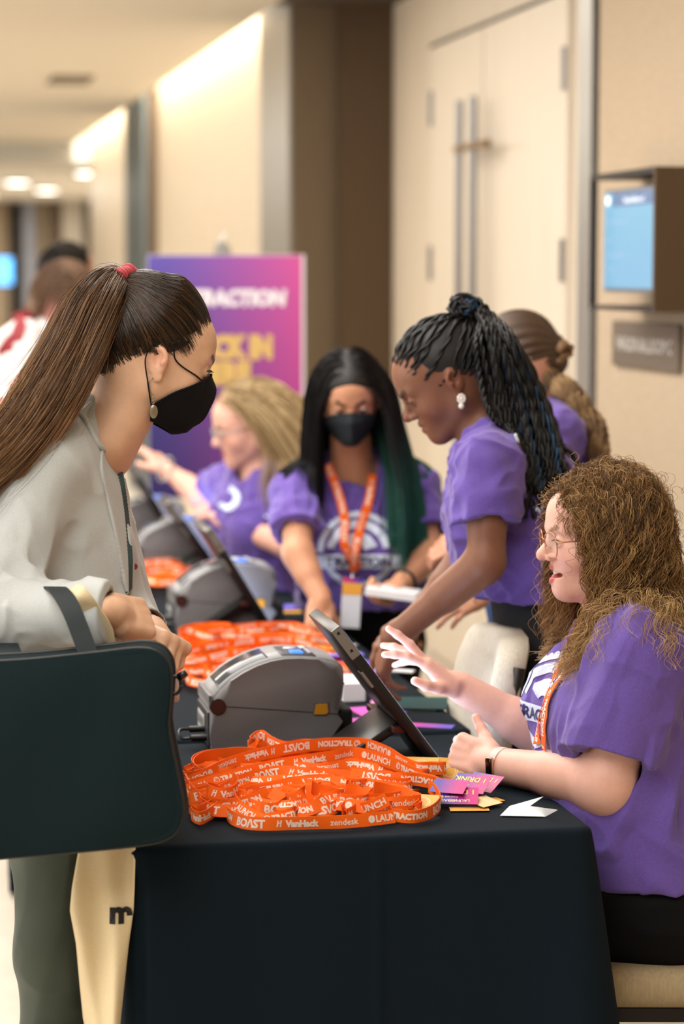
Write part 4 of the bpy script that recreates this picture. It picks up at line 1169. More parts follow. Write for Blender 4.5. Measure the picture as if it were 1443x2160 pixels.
# ------------------------------------------------------------------ hair
def strands(name, P, r, col, material, parent, taper=.25, sides=3):
    N, S_, _ = P.shape
    T = np.gradient(P, axis=1); T /= np.linalg.norm(T, axis=2, keepdims=True) + 1e-9
    ref = nrm(np.array([.31, .62, .2])); A = np.cross(T, ref); A /= np.linalg.norm(A, axis=2, keepdims=True) + 1e-9; B = np.cross(T, A)
    r = np.broadcast_to(np.asarray(r, float).reshape(-1, 1), (N, S_)) * (1 - (1 - taper) * np.linspace(0, 1, S_)[None] ** 2.5) * np.clip(np.linspace(0, 1, S_)[None] * 7 + .3, 0, 1)
    V = np.empty((N, S_, sides, 3), np.float32)
    for j in range(sides):
        t = 2 * math.pi * j / sides; V[:, :, j] = P + r[..., None] * (A * math.cos(t) + B * math.sin(t))
    base = (np.arange(N)[:, None, None] * S_ + np.arange(S_ - 1)[None, :, None]) * sides; jj = np.arange(sides)[None, None]
    k = (jj + 1) % sides
    F = np.stack([base + jj, base + k, base + sides + k, base + sides + jj], -1).reshape(-1, 4)
    col = np.asarray(col, float)
    if col.ndim == 2: C4 = np.repeat(col[:, None], S_ * sides, 1).reshape(-1, 3)
    else: C4 = np.repeat(col[:, :, None], sides, 2).reshape(-1, 3)
    me = mesh_np(name, V.reshape(-1, 3), F, col=C4)
    return link(name, me, material, parent)
def hair_mat(name, rough=.42, spec=.4):
    return mat(name, attr='Col', rough=rough, spec=spec)
def grow(roots, dirs, length, S_=30, grav=.12, col=None, margin=.004, wander=.0, seed=0, stiff=.9, force=None):
    """lets strands fall from the roots and slide over a collider"""
    N = len(roots); p = roots.copy(); d = dirs.copy(); out = [p.copy()]; st = (np.broadcast_to(length, (N,)) / (S_ - 1))[:, None]
    for i in range(S_ - 1):
        dn = np.array([0, 0, -1.0]) if force is None else force(p, i / (S_ - 1))
        d = d * stiff + dn * grav * (1 + 1.2 * i / S_)
        if wander: d = d + wander * np.stack([vnoise(p, 22, seed + k) for k in range(3)], 1)
        d /= np.linalg.norm(d, axis=1, keepdims=True); p = p + d * st
        if col is not None:
            mg = np.broadcast_to(margin, (N,)); dd = col.ev(p); hit = dd < mg
            if hit.any():
                q = p[hit]; e = .004
                G = np.stack([col.ev(q + [e, 0, 0]) - col.ev(q - [e, 0, 0]), col.ev(q + [0, e, 0]) - col.ev(q - [0, e, 0]), col.ev(q + [0, 0, e]) - col.ev(q - [0, 0, e])], 1)
                G /= np.linalg.norm(G, axis=1, keepdims=True) + 1e-9
                p[hit] += G * (mg[hit] - dd[hit])[:, None]
                dh = d[hit]; dh = dh - G * np.minimum((dh * G).sum(1), 0)[:, None]; d[hit] = dh / (np.linalg.norm(dh, axis=1, keepdims=True) + 1e-9)
        out.append(p.copy())
    return np.stack(out, 1)
def resample(P, S2):
    N, S_, _ = P.shape; u = np.linspace(0, S_ - 1, S2); i = np.minimum(u.astype(int), S_ - 2); t = (u - i)[None, :, None]
    return P[:, i] * (1 - t) + P[:, i + 1] * t
def curl(P, rad, waves, ph, env=None):
    """wind strands (N,S,3) around their guide"""
    N, S_, _ = P.shape; T = np.gradient(P, axis=1); T /= np.linalg.norm(T, axis=2, keepdims=True) + 1e-9
    A = np.cross(T, nrm([.4, .8, .1])); A /= np.linalg.norm(A, axis=2, keepdims=True) + 1e-9; B = np.cross(T, A)
    u = np.linspace(0, 1, S_)[None]; e = (np.clip(u * 3, 0, 1) if env is None else env) * np.asarray(rad).reshape(-1, 1)
    w_ = 2 * math.pi * np.asarray(waves).reshape(-1, 1) * u + np.asarray(ph).reshape(-1, 1)
    return P + A * (e * np.cos(w_))[..., None] + B * (e * np.sin(w_))[..., None]
def scalp_points(n, c, R, sc, rg, test, rad=(.077, .097, .088), off=(0, -.016, .032)):
    out = []
    while sum(len(o) for o in out) < n:
        v = rg.normal(size=(n * 2, 3)); v /= np.linalg.norm(v, axis=1, keepdims=True)
        q = v * rad + off; k = test(q, v); out.append(q[k])
    q = np.concatenate(out)[:n]
    nn = (q - off) / np.array(rad) ** 2; nn /= np.linalg.norm(nn, axis=1, keepdims=True)
    return c + (q * sc) @ R.T, nn @ R.T, q
# ------------------------------------------------------------------ prints on clothes
def project(V2, F2, obj, origin, ux, uy, direction, name, m, parent, off=.0012, maxd=.5):
    """press a flat print onto a garment from outside, along direction"""
    me = obj.data; mw = obj.matrix_world if obj.parent is None else None
    key = obj.name
    if not hasattr(project, 'c'): project.c = {}
    if key not in project.c:
        n = len(me.vertices); co = np.empty(n * 3, np.float32); me.vertices.foreach_get('co', co)
        project.c[key] = BVHTree.FromPolygons(co.reshape(-1, 3).tolist(), [tuple(p.vertices) for p in me.polygons])
    tr = project.c[key]; V = []; ok = []
    for a, b in V2:
        o = np.asarray(origin) + ux * a + uy * b
        h = tr.ray_cast(Vector(tuple(o - direction * .25)), Vector(tuple(direction)), maxd)
        if h[0] is None: V.append(o); ok.append(False)
        else: nn = h[1] if h[1].dot(Vector(tuple(direction))) < 0 else -h[1]; V.append(np.array(h[0]) + np.array(nn) * off); ok.append(True)
    F = [f for f in F2 if all(ok[i] for i in f)]
    if not F: return None
    return link(name, mesh_np(name, np.array(V), F, smooth=False), m, parent)
SKIN = mat('skin', attr='Col', rough=.48, sss=.12, spec=.4, bump=(900, .12, .0004))
M_purple = mat('purple_cotton', S(100, 76, 160), rough=.9, noise=(260, .10), bump=(1400, .3, .0004), sheen=.25)
M_blackcloth = mat('black_trouser', S(10, 10, 13), rough=.9, spec=.2)
M_white_print = mat('shirt_print', S(214, 226, 246), rough=.7)
PR_NAVY = mat('shirt_print_navy', S(44, 40, 96), rough=.7)

def shoes(root, legs, Rp, m=None, vox=.005):
    for h, k_, a_ in legs:
        q = Sdf(); z = a_ * 1.0; z[2] = .035; fr = Rp[:, 1] * [1, 1, 0]; fr = nrm(fr)
        q.cap(z - fr * .045, z + fr * .03, .040, .042, .03); q.cap(z + fr * .03, z + fr * .150, .038, .030, .03); q.cap(z - fr * .03, a_ * [1, 1, 0] + ZUP * .10, .040, .042, .03)
        q.plane(z - ZUP * .034, -ZUP, .004); q.build('shoe', vox, m or mat('black_shoe', S(20, 19, 20), rough=.45), root)
# ------------------------------------------------------------------ seated woman with curly hair
def shirt_logo(obj, origin, ux, uy, direction, size, parent, off=.0015):
    """round wing emblem with a banner of letters"""
    s = size; it = []
    V, F = disc2(1.0, 48, .90, 0, math.pi); it.append((V, F))
    V, F = disc2(.82, 48, .62, .15, math.pi - .15); it.append((V * [1, 1], F))
    V, F = disc2(.50, 40, .16, .3, math.pi - .5); it.append((V, F))
    for k in range(24):
        a = math.pi * (k + .5) / 24; V, F = disc2(.065, 8); it.append((V + [1.0 * math.cos(a), 1.0 * math.sin(a)], F))
    it.append((np.array([(-1.08, -.42), (1.08, -.42), (1.08, -.06), (-1.08, -.06)]), [(0, 1, 2, 3)]))
    V, F = disc2(.95, 40, .80, math.pi + .5, 2 * math.pi - .5); it.append((V + [0, .04], F))
    V, F = merge2(it); V, F = subdivide2(V * s, F, .012)
    a = project(V, F, obj, origin, ux, uy, direction, 'printed_emblem', M_white_print, parent, off)
    V, F, w_ = text_mesh('TRACTION', .03); V = V * .24; V = V - [w_ * .12, .36]
    V, F = subdivide2(V * s, F, .012)
    b = project(V, F, obj, origin, ux, uy, direction, 'printed_words', PR_NAVY, parent, off + .0012)
def near_woman():
    base_ = at(1370, 1866, 4.25); root = empty('person', (base_[0], base_[1], 0), 'seated woman with curly light brown hair and glasses, one hand raised at a screen', 'person')
    c = at(1262, 1133, 4.3); R = basis(100, 5, 0); sc = 1.0
    Rc = basis(97, 8); Rp = basis(97, -6)
    J = dict(Rc=Rc, Rp=Rp, pelvis=at(1392, 1850, 4.28), chest=at(1338, 1500, 4.3), neck=at(1298, 1330, 4.3),
             shL=at(1352, 1392, 4.13), shR=at(1280, 1388, 4.47))
    elL, wrL = at(1278, 1650, 4.12), at(1040, 1612, 4.30)
    elR, wrR = at(1180, 1570, 4.50), at(975, 1452, 4.50)
    b = Sdf()
    torso_prims(b, J, -.012, 1.12, 1.15, .06, .03)
    neck_prims(b, J, c, R, sc, .050)
    head_prims(b, c, R, sc, .55, smile=1.0, nose=1.05, lip=1.05, full=.003)
    b.ell(c + R @ np.array([0, .018, -.084]), [.036, .036, .018], R, .03)
    arm_prims(b, J['shL'], elL, wrL, (.060, .046, .050, .030)); arm_prims(b, J['shR'], elR, wrR, (.058, .044, .047, .029))
    b.ell(elL + np.array([0, 0, -.012]), .045, None, .03)
    # resting left hand, a loose fist on the table, thumb up
    hL = wrL; yL = nrm(at(985, 1590, 4.33) - wrL); 
    n1 = hand_prims(b, hL, nrm(yL + ZUP * -.06), VL(-.1, -.85, .35), 1, ((50, 72, 40), (58, 76, 42), (62, 78, 42), (66, 80, 42)), .02, .97, thumb=((.026, .016, -.006), (.045, .040, -.012), (.060, .060, -.014), (.075, .076, -.010)))
    # raised right hand, palm to the screen
    yR = nrm(at(880, 1385, 4.50) - wrR)
    n2 = hand_prims(b, wrR, nrm(yR), VL(.42, .05, .85), -1, ((10, 14, 10), (-14, 10, 6), (4, 14, 10), (22, 20, 12)), .17, 1.0, thumb=((.022, .018, -.012), (.046, .040, -.022), (.062, .062, -.030), (.070, .084, -.034)))
    # legs
    for sx, sg in ((1, -1), (-1, 1)):
        hip = J['pelvis'] + Rp @ np.array([sx * .09, .02, -.03]); kn = hip + VL(-.42, .03 * sg, .0) + ZUP * -.03; an = kn + VL(.04, 0, -.40)
        b.cap(hip, kn, .085, .06, .04); b.cap(kn, an, .055, .035, .03); b.cap(an, an + VL(-.14, 0, -.04), .035, .024, .02)
        J['leg%d' % sx] = (hip, kn, an)
    cf = skin_col(S(228, 178, 160), S(196, 96, 98), S(150, 116, 88), c, R, sc, 1.0, n1 + n2, .75)
    body = b.build('body', .0026, SKIN, root, cf)
    eyes(c, R, sc, root, S(96, 116, 120), (0, 1, -.45))
    # teeth
    V = []; t = MB()
    for i in range(-4, 5):
        a = i * .17; p = c + R @ np.array([.0245 * math.sin(a) * 1.05, .0620 + .0235 * math.cos(a) * .95, -.0535 + .0010 * abs(i)])
        Mx = Matrix(((R[0, 0], R[0, 1], R[0, 2], p[0]), (R[1, 0], R[1, 1], R[1, 2], p[1]), (R[2, 0], R[2, 1], R[2, 2], p[2]), (0, 0, 0, 1)))
        t.ball((0, 0, 0), .0036, (.85, .6, 1.35), 10, M=Mx @ Matrix.Rotation(-a, 4, 'Z'))
    t.build('teeth', mat('teeth', S(232, 226, 208), rough=.25), root, True)
    # T-shirt
    s = Sdf(); torso_prims(s, J, .012, 1.16, 1.26, .062, .052, k=.07)
    s.cap(at(1330, 1560, 4.22), at(1345, 1790, 4.20), .095, .10, .08)
    op = [sleeve(s, J['shL'] + ZUP * .004, elL, .80, .090, .084, droop=(0, 0, -.02)), sleeve(s, J['shR'] + ZUP * .004, elR, .72, .086, .080)]
    s.plane(at(1330, 1858, 4.2), VL(.10, 0, -1), .01)
    for a, e, r0, r1 in op: s.cap(a, e - nrm(e - a) * .035, r0 - .028, r1 - .022, .004, '-')
    s.cap(J['neck'] + ZUP * -.012 + Rc @ np.array([0, .018, 0]), J['neck'] + ZUP * .12 + Rc @ np.array([0, .03, 0]), .062, .080, .008, '-')
    d0 = J['shL']
    s.disp = folds([(nrm(VL(-.5, 0, -1)), 14, .0062), (nrm(VL(.9, 0, -.5)), 22, .0048), (nrm(VL(.3, 0, 1)), 34, .0022)], 4)
    sh = s.build('t_shirt', .0034, M_purple, root)
    # hems and seams
    for (a, e, r0, r1), k in zip(op, (1, 0)):
        ax = nrm(e - a); cc = e - ax * .062
    shirt_logo(sh, at(1128, 1485, 4.30), nrm(VL(-.35, .93, 0)) * -1, nrm(VL(.12, 0, 1)), nrm(VL(.96, .26, 0.0)), .088, sh)
    # trousers
    p = Sdf(); p.ell(J['pelvis'] + ZUP * -.02, (.20, .16, .13), Rp, .05)
    for sx in (1, -1):
        hip, kn, an = J['leg%d' % sx]; p.cap(hip, kn, .100, .073, .05); p.cap(kn, an, .068, .055, .04)
    p.disp = folds([(VL(1, 0, 0.2), 14, .004)], 9)
    p.build('trousers', .006, M_blackcloth, root)
    shoes(root, [J['leg1'], J['leg-1']], Rp, vox=.007)
    # smart band on the left wrist
    ya = nrm(elL - wrL); q = wrL + ya * .022; e = empty('smart_band', tuple(q), 'slim smart band with black face on the seated woman\'s wrist', 'watch')
    a = nrm(np.cross(ya, ZUP)); u2 = np.cross(a, ya)
    ring = [q + (a * math.cos(t) * 1.06 + u2 * math.sin(t)) * .0315 for t in np.linspace(0, 2 * math.pi, 37)]
    ringp = np.array(ring); Wd = np.repeat(ya[None], 37, 0); T = np.gradient(ringp, axis=0); T /= np.linalg.norm(T, axis=1)[:, None]
    N = np.cross(T, Wd); Vv = np.concatenate([ringp + Wd * .0075 + N * .0012, ringp - Wd * .0075 + N * .0012, ringp - Wd * .0075 - N * .0012, ringp + Wd * .0075 - N * .0012])
    F = [(k * 37 + i, k * 37 + i + 1, ((k + 1) % 4) * 37 + i + 1, ((k + 1) % 4) * 37 + i) for i in range(36) for k in range(4)]
    link('band', mesh_np('band', Vv, F, smooth=False), mat('band_blush', S(222, 190, 182), rough=.5), e)
    toC = nrm(CAM - q + VL(-2.4, 0, -1.0)); nn = nrm(toC - ya * (toC @ ya)); x = np.cross(nn, ya)
    M4 = Matrix(((ya[0], x[0], nn[0], q[0] + nn[0] * .033), (ya[1], x[1], nn[1], q[1] + nn[1] * .033), (ya[2], x[2], nn[2], q[2] + nn[2] * .033), (0, 0, 0, 1)))
    MB().box((-.0085, -.021, -.003), (.0085, .021, .0035), .003, M=M4).build('case', mat('rose_gold', S(214, 170, 140), rough=.25, metal=.8), e, 'auto')
    MB().box((-.0068, -.0195, .003), (.0068, .0195, .0048), .0012, M=M4).build('face', mat('glass_black', S(6, 7, 9), rough=.08, spec=.8), e, 'auto')
    # glasses
    g = empty('glasses', tuple(c + R @ np.array([0, .1, .0])), 'thin rose gold metal glasses worn by the seated curly haired woman', 'glasses')
    Lp = lambda x, y, z: c + R @ np.array([x, y, z])
    Mg = mat('glasses_metal', S(196, 140, 104), rough=.25, metal=.85); Ml = mat('lens_glass', (1, .97, .95), rough=.03, alpha=.10, spec=.9)
    for sx in (-1, 1):
        th = np.linspace(0, 2 * math.pi, 41); pts = []
        for t in th:
            ex = math.copysign(abs(math.cos(t)) ** .75, math.cos(t)) * .0255; ez = math.copysign(abs(math.sin(t)) ** .75, math.sin(t)) * .0225
            pts.append(Lp(sx * .032 + ex, .1005 - abs(sx * .032 + ex) * .16, -.001 + ez))
        MB().tube(pts, .0011, 6).build('lens_rim', Mg, g, True)
        cx = np.mean(pts[:-1], 0); V = [cx] + pts[:-1]; F = [(0, 1 + i, 1 + (i + 1) % 40) for i in range(40)]
        link('lens', mesh_np('lens', np.array(V), F, smooth=False), Ml, g)
        MB().tube(catmull([Lp(sx * .0575, .0915, .008), Lp(sx * .068, .085, .007), Lp(sx * .074, .03, .006), Lp(sx * .079, -.01, .002), Lp(sx * .078, -.03, -.02)], 20), .0012, 6).build('temple', Mg, g, True)
        MB().tube(catmull([Lp(sx * .0085, .099, -.001), Lp(sx * .0075, .095, -.006), Lp(sx * .010, .090, -.009)], 8), .0009, 6).build('nose_pad', Mg, g, True)
    MB().tube(catmull([Lp(-.0075, .0995, .006), Lp(0, .102, .010), Lp(.0075, .0995, .006)], 10), .0012, 6).build('bridge', Mg, g, True)
    # lanyard round her neck
    s2 = Sdf(); s2.p = s.p; s2.disp = s.disp
    ln = empty('neck_lanyard', tuple(J['chest']), 'orange printed lanyard hanging round the seated curly haired woman\'s neck', 'lanyard')
    for k, (pts, ph) in enumerate((([(1262, 1318), (1235, 1330), (1206, 1372), (1178, 1430), (1160, 1490), (1146, 1548), (1140, 1592)], .52), ([(1290, 1325), (1262, 1340), (1228, 1385), (1204, 1440), (1182, 1500), (1160, 1560), (1145, 1600)], .86))):
        P = catmull([at(x, y, 4.28 if k == 0 else 4.20) for x, y in pts], 60)
        for _ in range(10):
            d = s2.ev(P); e_ = .003
            G = np.stack([s2.ev(P + np.eye(3)[i] * e_) - s2.ev(P - np.eye(3)[i] * e_) for i in range(3)], 1); G /= np.linalg.norm(G, axis=1)[:, None] + 1e-9
            tgt = .004
            P = P + G * (tgt - d)[:, None] * .7
        P = catmull(P[::6], 60)
        T = np.gradient(P, axis=0); T /= np.linalg.norm(T, axis=1)[:, None]
        d0_ = s2.ev(P); G = np.stack([s2.ev(P + np.eye(3)[i] * .01) - s2.ev(P - np.eye(3)[i] * .01) for i in range(3)], 1); G /= np.linalg.norm(G, axis=1)[:, None]
        W = np.cross(T, G); Nn = np.cross(T, W)[30]; side = 1 if Nn @ G[30] > 0 else -1
        ribbon(P + G * .002, W, parent=ln, phase=ph, flip=False, side=side)
    # hair: solid under-layer then curls
    hc = Sdf(); hm = lambda x, y, z: c + R @ (np.array([x, y, z]) * sc)
    hc.ell(hm(0, -.022, .040), (.080, .099, .086), R, .03)
    hc.cap(hm(0, -.045, .0), hm(0, -.070, -.10), .074, .060, .05)
    hc.ell(hm(0, .018, .050), (.068, .060, .058), R, .02)
    for sx in (-1, 1): hc.cap(hm(sx * .060, -.020, .0), hm(sx * .066, -.010, -.12), .026, .030, .05)
    hc.ell(hm(0, .092, -.012), (.058, .070, .082), R, .015, '-'); hc.ell(hm(0, .05, -.12), (.05, .05, .06), R, .02, '-')
    hc.disp = folds([(ZUP, 60, .004)], 3)
    Mh = hair_mat('curly_hair', .5, .3)
    capo = hc.build('hair', .004, mat('hair_under', S(84, 60, 38), rough=.95, spec=.1), root)
    rg = np.random.default_rng(4)
    col_ = Sdf(); col_.p = list(b.p[:0]); col_.ell(hm(0, -.018, .034), (.078, .098, .088), R, .02); col_.ell(hm(0, .02, -.03), (.062, .075, .085), R, .02)
    col_.cap(J['neck'], c, .055, .052); torso_prims(col_, J, .014, 1.16, 1.26, .062, .04, k=.07); col_.cap(J['shL'], elL, .078, .07, .03)
    test = lambda q, v: (q[:, 2] > -.045) & ((q[:, 1] < .055) | (q[:, 2] > .078)) & ~((q[:, 2] < .06) & (q[:, 1] > .030)) & ~((q[:, 2] < .01) & (q[:, 1] > .004))
    col_.ell(hm(0, .110, -.020), (.075, .070, .105), R, .01)
    NG = 700
    rp, rn, q = scalp_points(NG, c, R, sc, rg, test, (.080, .100, .090))
    r2, n2_, q2 = scalp_points(150, c, R, sc, rg, lambda q, v: (q[:, 2] > .062) & (q[:, 1] > .015) & (q[:, 1] < .062) & (np.abs(q[:, 0]) < .062), (.078, .100, .088))
    rp = np.concatenate([rp, r2]); rn = np.concatenate([rn, n2_]); q = np.concatenate([q, q2]); NG = len(rp)
    side = np.sign(q[:, 0] + .02 + 1e-6)[:, None]
    outw = rn * .22 + (R[:, 0][None] * side) * .75 - R[:, 1][None] * .55 * (q[:, 1] > .0)[:, None] - R[:, 2][None] * .35
    lenz = (.31 + .05 * rg.random(NG)) - .4 * np.clip(.10 - q[:, 2], 0, .2) * .9
    mg = .004 + .030 * rg.random(NG) * np.clip(1.2 - q[:, 2] / .09, .10, 1)
    G = grow(rp, outw / np.linalg.norm(outw, axis=1, keepdims=True), lenz, 26, .22, col_, mg, .08, 2, .84)
    G = resample(G, 64)
    Pl = []; cl = []
    K_ = 10
    cols = np.array([S(78, 54, 32), S(116, 84, 50), S(160, 122, 74), S(196, 158, 104), S(216, 184, 134)])
    rad0 = .0035 + .007 * rg.random(NG); wv = 4.0 + 3.5 * rg.random(NG); ph0 = rg.random(NG) * 6.28; ci = rg.random(NG)
    u = np.linspace(0, 1, 64)
    for k in range(K_):
        off = rg.normal(size=(NG, 1, 3)) * (.0024 + .0045 * u[None, :, None])
        Pk = curl(G + off, rad0 * (.8 + .5 * rg.random(NG)), wv, ph0 + rg.normal(size=NG) * .55)
        Pl.append(Pk)
        t = np.clip(ci[:, None] * 2.4 + rg.normal(size=(NG, 1)) * .6 + u[None] * 2.3 - .5, 0, 3.99); i = t.astype(int); f_ = (t - i)[..., None]
        cl.append(cols[i] * (1 - f_) + cols[np.minimum(i + 1, 4)] * f_)
    strands('curls', np.concatenate(Pl), .00050, np.concatenate(cl), Mh, capo, .5)
    # short curls that cover the parting
    NT = 420; rp, rn, q = scalp_points(NT, c, R, sc, rg, lambda q, v: (q[:, 2] > .050) & (q[:, 1] > -.06) & (q[:, 1] < .066) & (np.abs(q[:, 0]) < .066) & (q[:, 2] > .045 + .5 * q[:, 1]), (.079, .100, .089))
    sg = np.where(rg.random(NT) < .5, -1, 1)[:, None] * rg.random((NT, 1))
    c2 = Sdf(); c2.ell(hm(0, -.018, .036), (.080, .100, .088), R, .02)
    G = grow(rp, rn * .25 - R[:, 1][None] * .9 + R[:, 0][None] * sg, .09 + .08 * rg.random(NT), 22, .14, c2, .0005 + .005 * rg.random(NT), .10, 12, .88)
    G = resample(G, 44); u4 = np.linspace(0, 1, 44); Pl = []; cl = []
    ra, wv, ph0, ci = .003 + .005 * rg.random(NT), 2.5 + 2 * rg.random(NT), rg.random(NT) * 6.28, rg.random(NT)
    for k in range(8):
        Pl.append(curl(G + rg.normal(size=(NT, 1, 3)) * (.002 + .004 * u4[None, :, None]), ra, wv, ph0 + rg.normal(size=NT) * .5))
        t = np.clip(ci[:, None] * 2.2 + rg.normal(size=(NT, 1)) * .5 + u4[None] * .8 - .2, 0, 3.99); i = t.astype(int); f_ = (t - i)[..., None]
        cl.append(cols[i] * (1 - f_) + cols[np.minimum(i + 1, 4)] * f_)
    strands('crown_curls', np.concatenate(Pl), .00050, np.concatenate(cl), Mh, capo, .5)
    # loose flyaways
    NF = 150; rp, rn, q = scalp_points(NF, c, R, sc, rg, test, (.082, .104, .094))
    G = grow(rp, rn * .3 - R[:, 1] * .4 + rg.normal(size=rn.shape) * .5, .06 + .10 * rg.random(NF), 24, .2, col_, .006 + .016 * rg.random(NF), .25, 6, .88)
    G = curl(resample(G, 50), .006 + .006 * rg.random(NF), 3 + 3 * rg.random(NF), rg.random(NF) * 6)
    strands('flyaway_curls', G, .0004, cols[rg.integers(1, 4, NF)], Mh, capo, .5)
    return J
JB = near_woman()
# ------------------------------------------------------------------ standing woman in the light jacket
def mask_part(c, R, sc, parent, material, name='face_mask', body=None):
    L_ = lambda p: c + R @ (np.array(p) * sc)
    ridge = catmull([(0, .094, .004), (0, .114, -.020), (0, .113, -.054), (0, .103, -.084), (0, .062, -.116)], 17)
    edge = catmull([(.036, .084, -.004), (.058, .056, -.026), (.067, .026, -.052), (.066, .006, -.078), (.050, .012, -.104)], 17)
    V = []; nu = 13
    for sx in (1, -1):
        for j in range(17):
            for i in range(nu):
                u = i / (nu - 1); p = ridge[j] * (1 - u) + edge[j] * u
                b = math.sin(math.pi * u) * .006; p = p + np.array([b * 1.6, b * .6, 0]); p[0] *= sx
                V.append(L_(p))
    n = 17 * nu; F = []
    for k in (0, 1):
        for j in range(16):
            for i in range(nu - 1): F.append((k * n + j * nu + i, k * n + j * nu + i + 1, k * n + (j + 1) * nu + i + 1, k * n + (j + 1) * nu + i))
    V = np.array(V)
    if body is not None:
        for _ in range(4):
            d = body.ev(V); e_ = .002; G = np.stack([body.ev(V + np.eye(3)[i] * e_) - body.ev(V - np.eye(3)[i] * e_) for i in range(3)], 1); G /= np.linalg.norm(G, axis=1)[:, None] + 1e-9
            V = V + G * np.clip(.0042 - d, 0, .012)[:, None]
    cen = L_((0, .03, -.05)); V2 = V + (cen - V) / np.linalg.norm(cen - V, axis=1)[:, None] * .0025
    F2 = [tuple(i + 2 * n for i in f[::-1]) for f in F]
    o = link(name, mesh_np(name, np.vstack([V, V2]), F + F2), material, parent)
    try: o.data.set_sharp_from_angle(angle=math.radians(28))
    except Exception: pass
    hem = []
    for sx in (1, -1):
        hem = [V[(0 if sx == 1 else n) + j * nu + nu - 1] for j in range(17)]
        MB().tube(hem, .0016, 6).build('hem', material, o, True)
        lp = catmull([hem[2], L_((sx * .074, .020, .004)), L_((sx * .081, .004, .028)), L_((sx * .084, -.022, .028)), L_((sx * .083, -.034, -.004)), L_((sx * .079, -.018, -.042)), hem[-4]], 48)
        if body is not None:
            for _ in range(4):
                d = body.ev(lp); e_ = .002; G = np.stack([body.ev(lp + np.eye(3)[i] * e_) - body.ev(lp - np.eye(3)[i] * e_) for i in range(3)], 1); G /= np.linalg.norm(G, axis=1)[:, None] + 1e-9
                lp = lp + G * np.clip(.0022 - d, 0, .012)[:, None]
        MB().tube(lp, .0013, 6).build('ear_loop', material, o, True)
    return o
def jacket_woman():
    b0 = at(140, 1450, 4.2); root = empty('person', (b0[0], b0[1], 0), 'standing woman in a pale grey blazer and black face mask, brown ponytail with red scrunchie', 'person')
    c = at(332, 757, 4.12); R = basis(-76, 18, 0); sc = 1.0
    Rc = basis(-80, 14); Rp = basis(-80, 0)
    J = dict(Rc=Rc, Rp=Rp, pelvis=at(128, 1450, 4.2), chest=at(135, 1140, 4.16), neck=at(208, 905, 4.14), shR=at(90, 992, 4.02), shL=at(170, 985, 4.34))
    elR, wrR = at(-32, 1300, 3.92), at(236, 1292, 3.84)
    elL, wrL = at(170, 1300, 4.36), at(318, 1330, 4.10)
    b = Sdf(); torso_prims(b, J, -.018, .93, .86, .02)
    b.cap(J['neck'] - ZUP * .03, c + R @ np.array([0, -.022, -.050]), .064, .054, .03)
    b.cap(at(235, 930, 4.09), c + R @ np.array([.03, .0, -.03]), .020, .016, .05)
    head_prims(b, c, R, sc, .6, nose=.85)
    arm_prims(b, J['shR'], elR, wrR); arm_prims(b, J['shL'], elL, wrL)
    n1 = hand_prims(b, wrR, at(300, 1306, 3.90) - wrR, VL(.35, -.70, .62), -1, ((70, 84, 40), (74, 86, 42), (78, 88, 44), (80, 88, 44)), .02, 1.02, thumb=((.022, .020, -.014), (.036, .048, -.026), (.034, .074, -.034), (.020, .090, -.040)))
    n2 = hand_prims(b, wrL, at(362, 1352, 4.05) - wrL, VL(.70, -.35, .55), 1, ((66, 40, 24), (66, 46, 28), (68, 50, 30), (70, 54, 32)), .03, .98, thumb=((.020, .022, -.016), (.030, .048, -.030), (.028, .072, -.040), (.018, .090, -.044)))
    kn = {}
    for sx, (h, k_, a_) in {1: ((120, 1500, 4.10), (118, 2000, 4.06), (95, 2470, 4.14)), -1: ((150, 1500, 4.30), (150, 2000, 4.30), (150, 2440, 4.34))}.items():
        h, k_, a_ = at(*h), at(*k_), at(*a_); kn[sx] = (h, k_, a_); b.cap(h, k_, .088, .055, .05); b.cap(k_, a_, .053, .034, .03); b.cap(a_, a_ + VL(.12, .02, -.04), .034, .026, .02)
    cf = skin_col(S(216, 172, 140), S(190, 100, 96), S(58, 40, 28), c, R, sc, 0, n1 + n2, .9)
    b.build('body', .0027, SKIN, root, cf)
    eyes(c, R, sc, root, S(70, 50, 30), (0, 1, -.35))
    Mm = mat('mask_black', S(10, 11, 13), rough=.9, spec=.25)
    mk = mask_part(c, R, sc, root, Mm, body=b); tag(mk, 'black folded face mask')
    # earring
    lob = c + R @ (np.array([.0795, -.010, -.038]) * sc)
    k = MB(); Ms = mat('antique_silver', S(150, 138, 116), rough=.35, metal=.85)
    k.tube(catmull([lob + ZUP * .004, lob + VL(-.006, -.003, -.002), lob + VL(-.004, -.003, -.018), lob + VL(0, -.003, -.024)], 14), .0008, 6)
    for i in range(3): k.tube([lob + VL(0, -.003, -.026 - i * .005) + RT * .0022 * math.cos(t) + ZUP * .0032 * math.sin(t) for t in np.linspace(0, 6.3, 12)], .0007, 5)
    k.ball(tuple(lob + VL(.001, -.003, -.052)), .0095, (.75, .25, 1.25), 18); e = k.build('earring', Ms, root, True)
    # blazer
    M_blz = mat('blazer_linen', S(184, 187, 184), rough=.85, noise=(500, .07), bump=(1100, .35, .0005), stretch=(1, 1, 1), sheen=.15)
    s = Sdf(); g = .010
    torso_prims(s, J, g, 1.0, .92, .022, .0, k=.07)
    s.cap(J['chest'] + Rc @ np.array([0, .02, -.10]), at(190, 1440, 4.18), .13, .15, .08)
    s.ell(J['pelvis'] + Rp @ np.array([0, 0, -.03]), (.20, .15, .12), Rp, .08)
    s.cap(J['shR'] + ZUP * .002, elR, .066, .062, .05); s.cap(elR, wrR - nrm(wrR - elR) * .01, .062, .050, .03)
    s.cap(J['shL'], elL, .062, .056, .05); s.cap(elL, wrL - nrm(wrL - elL) * .01, .056, .042, .03)
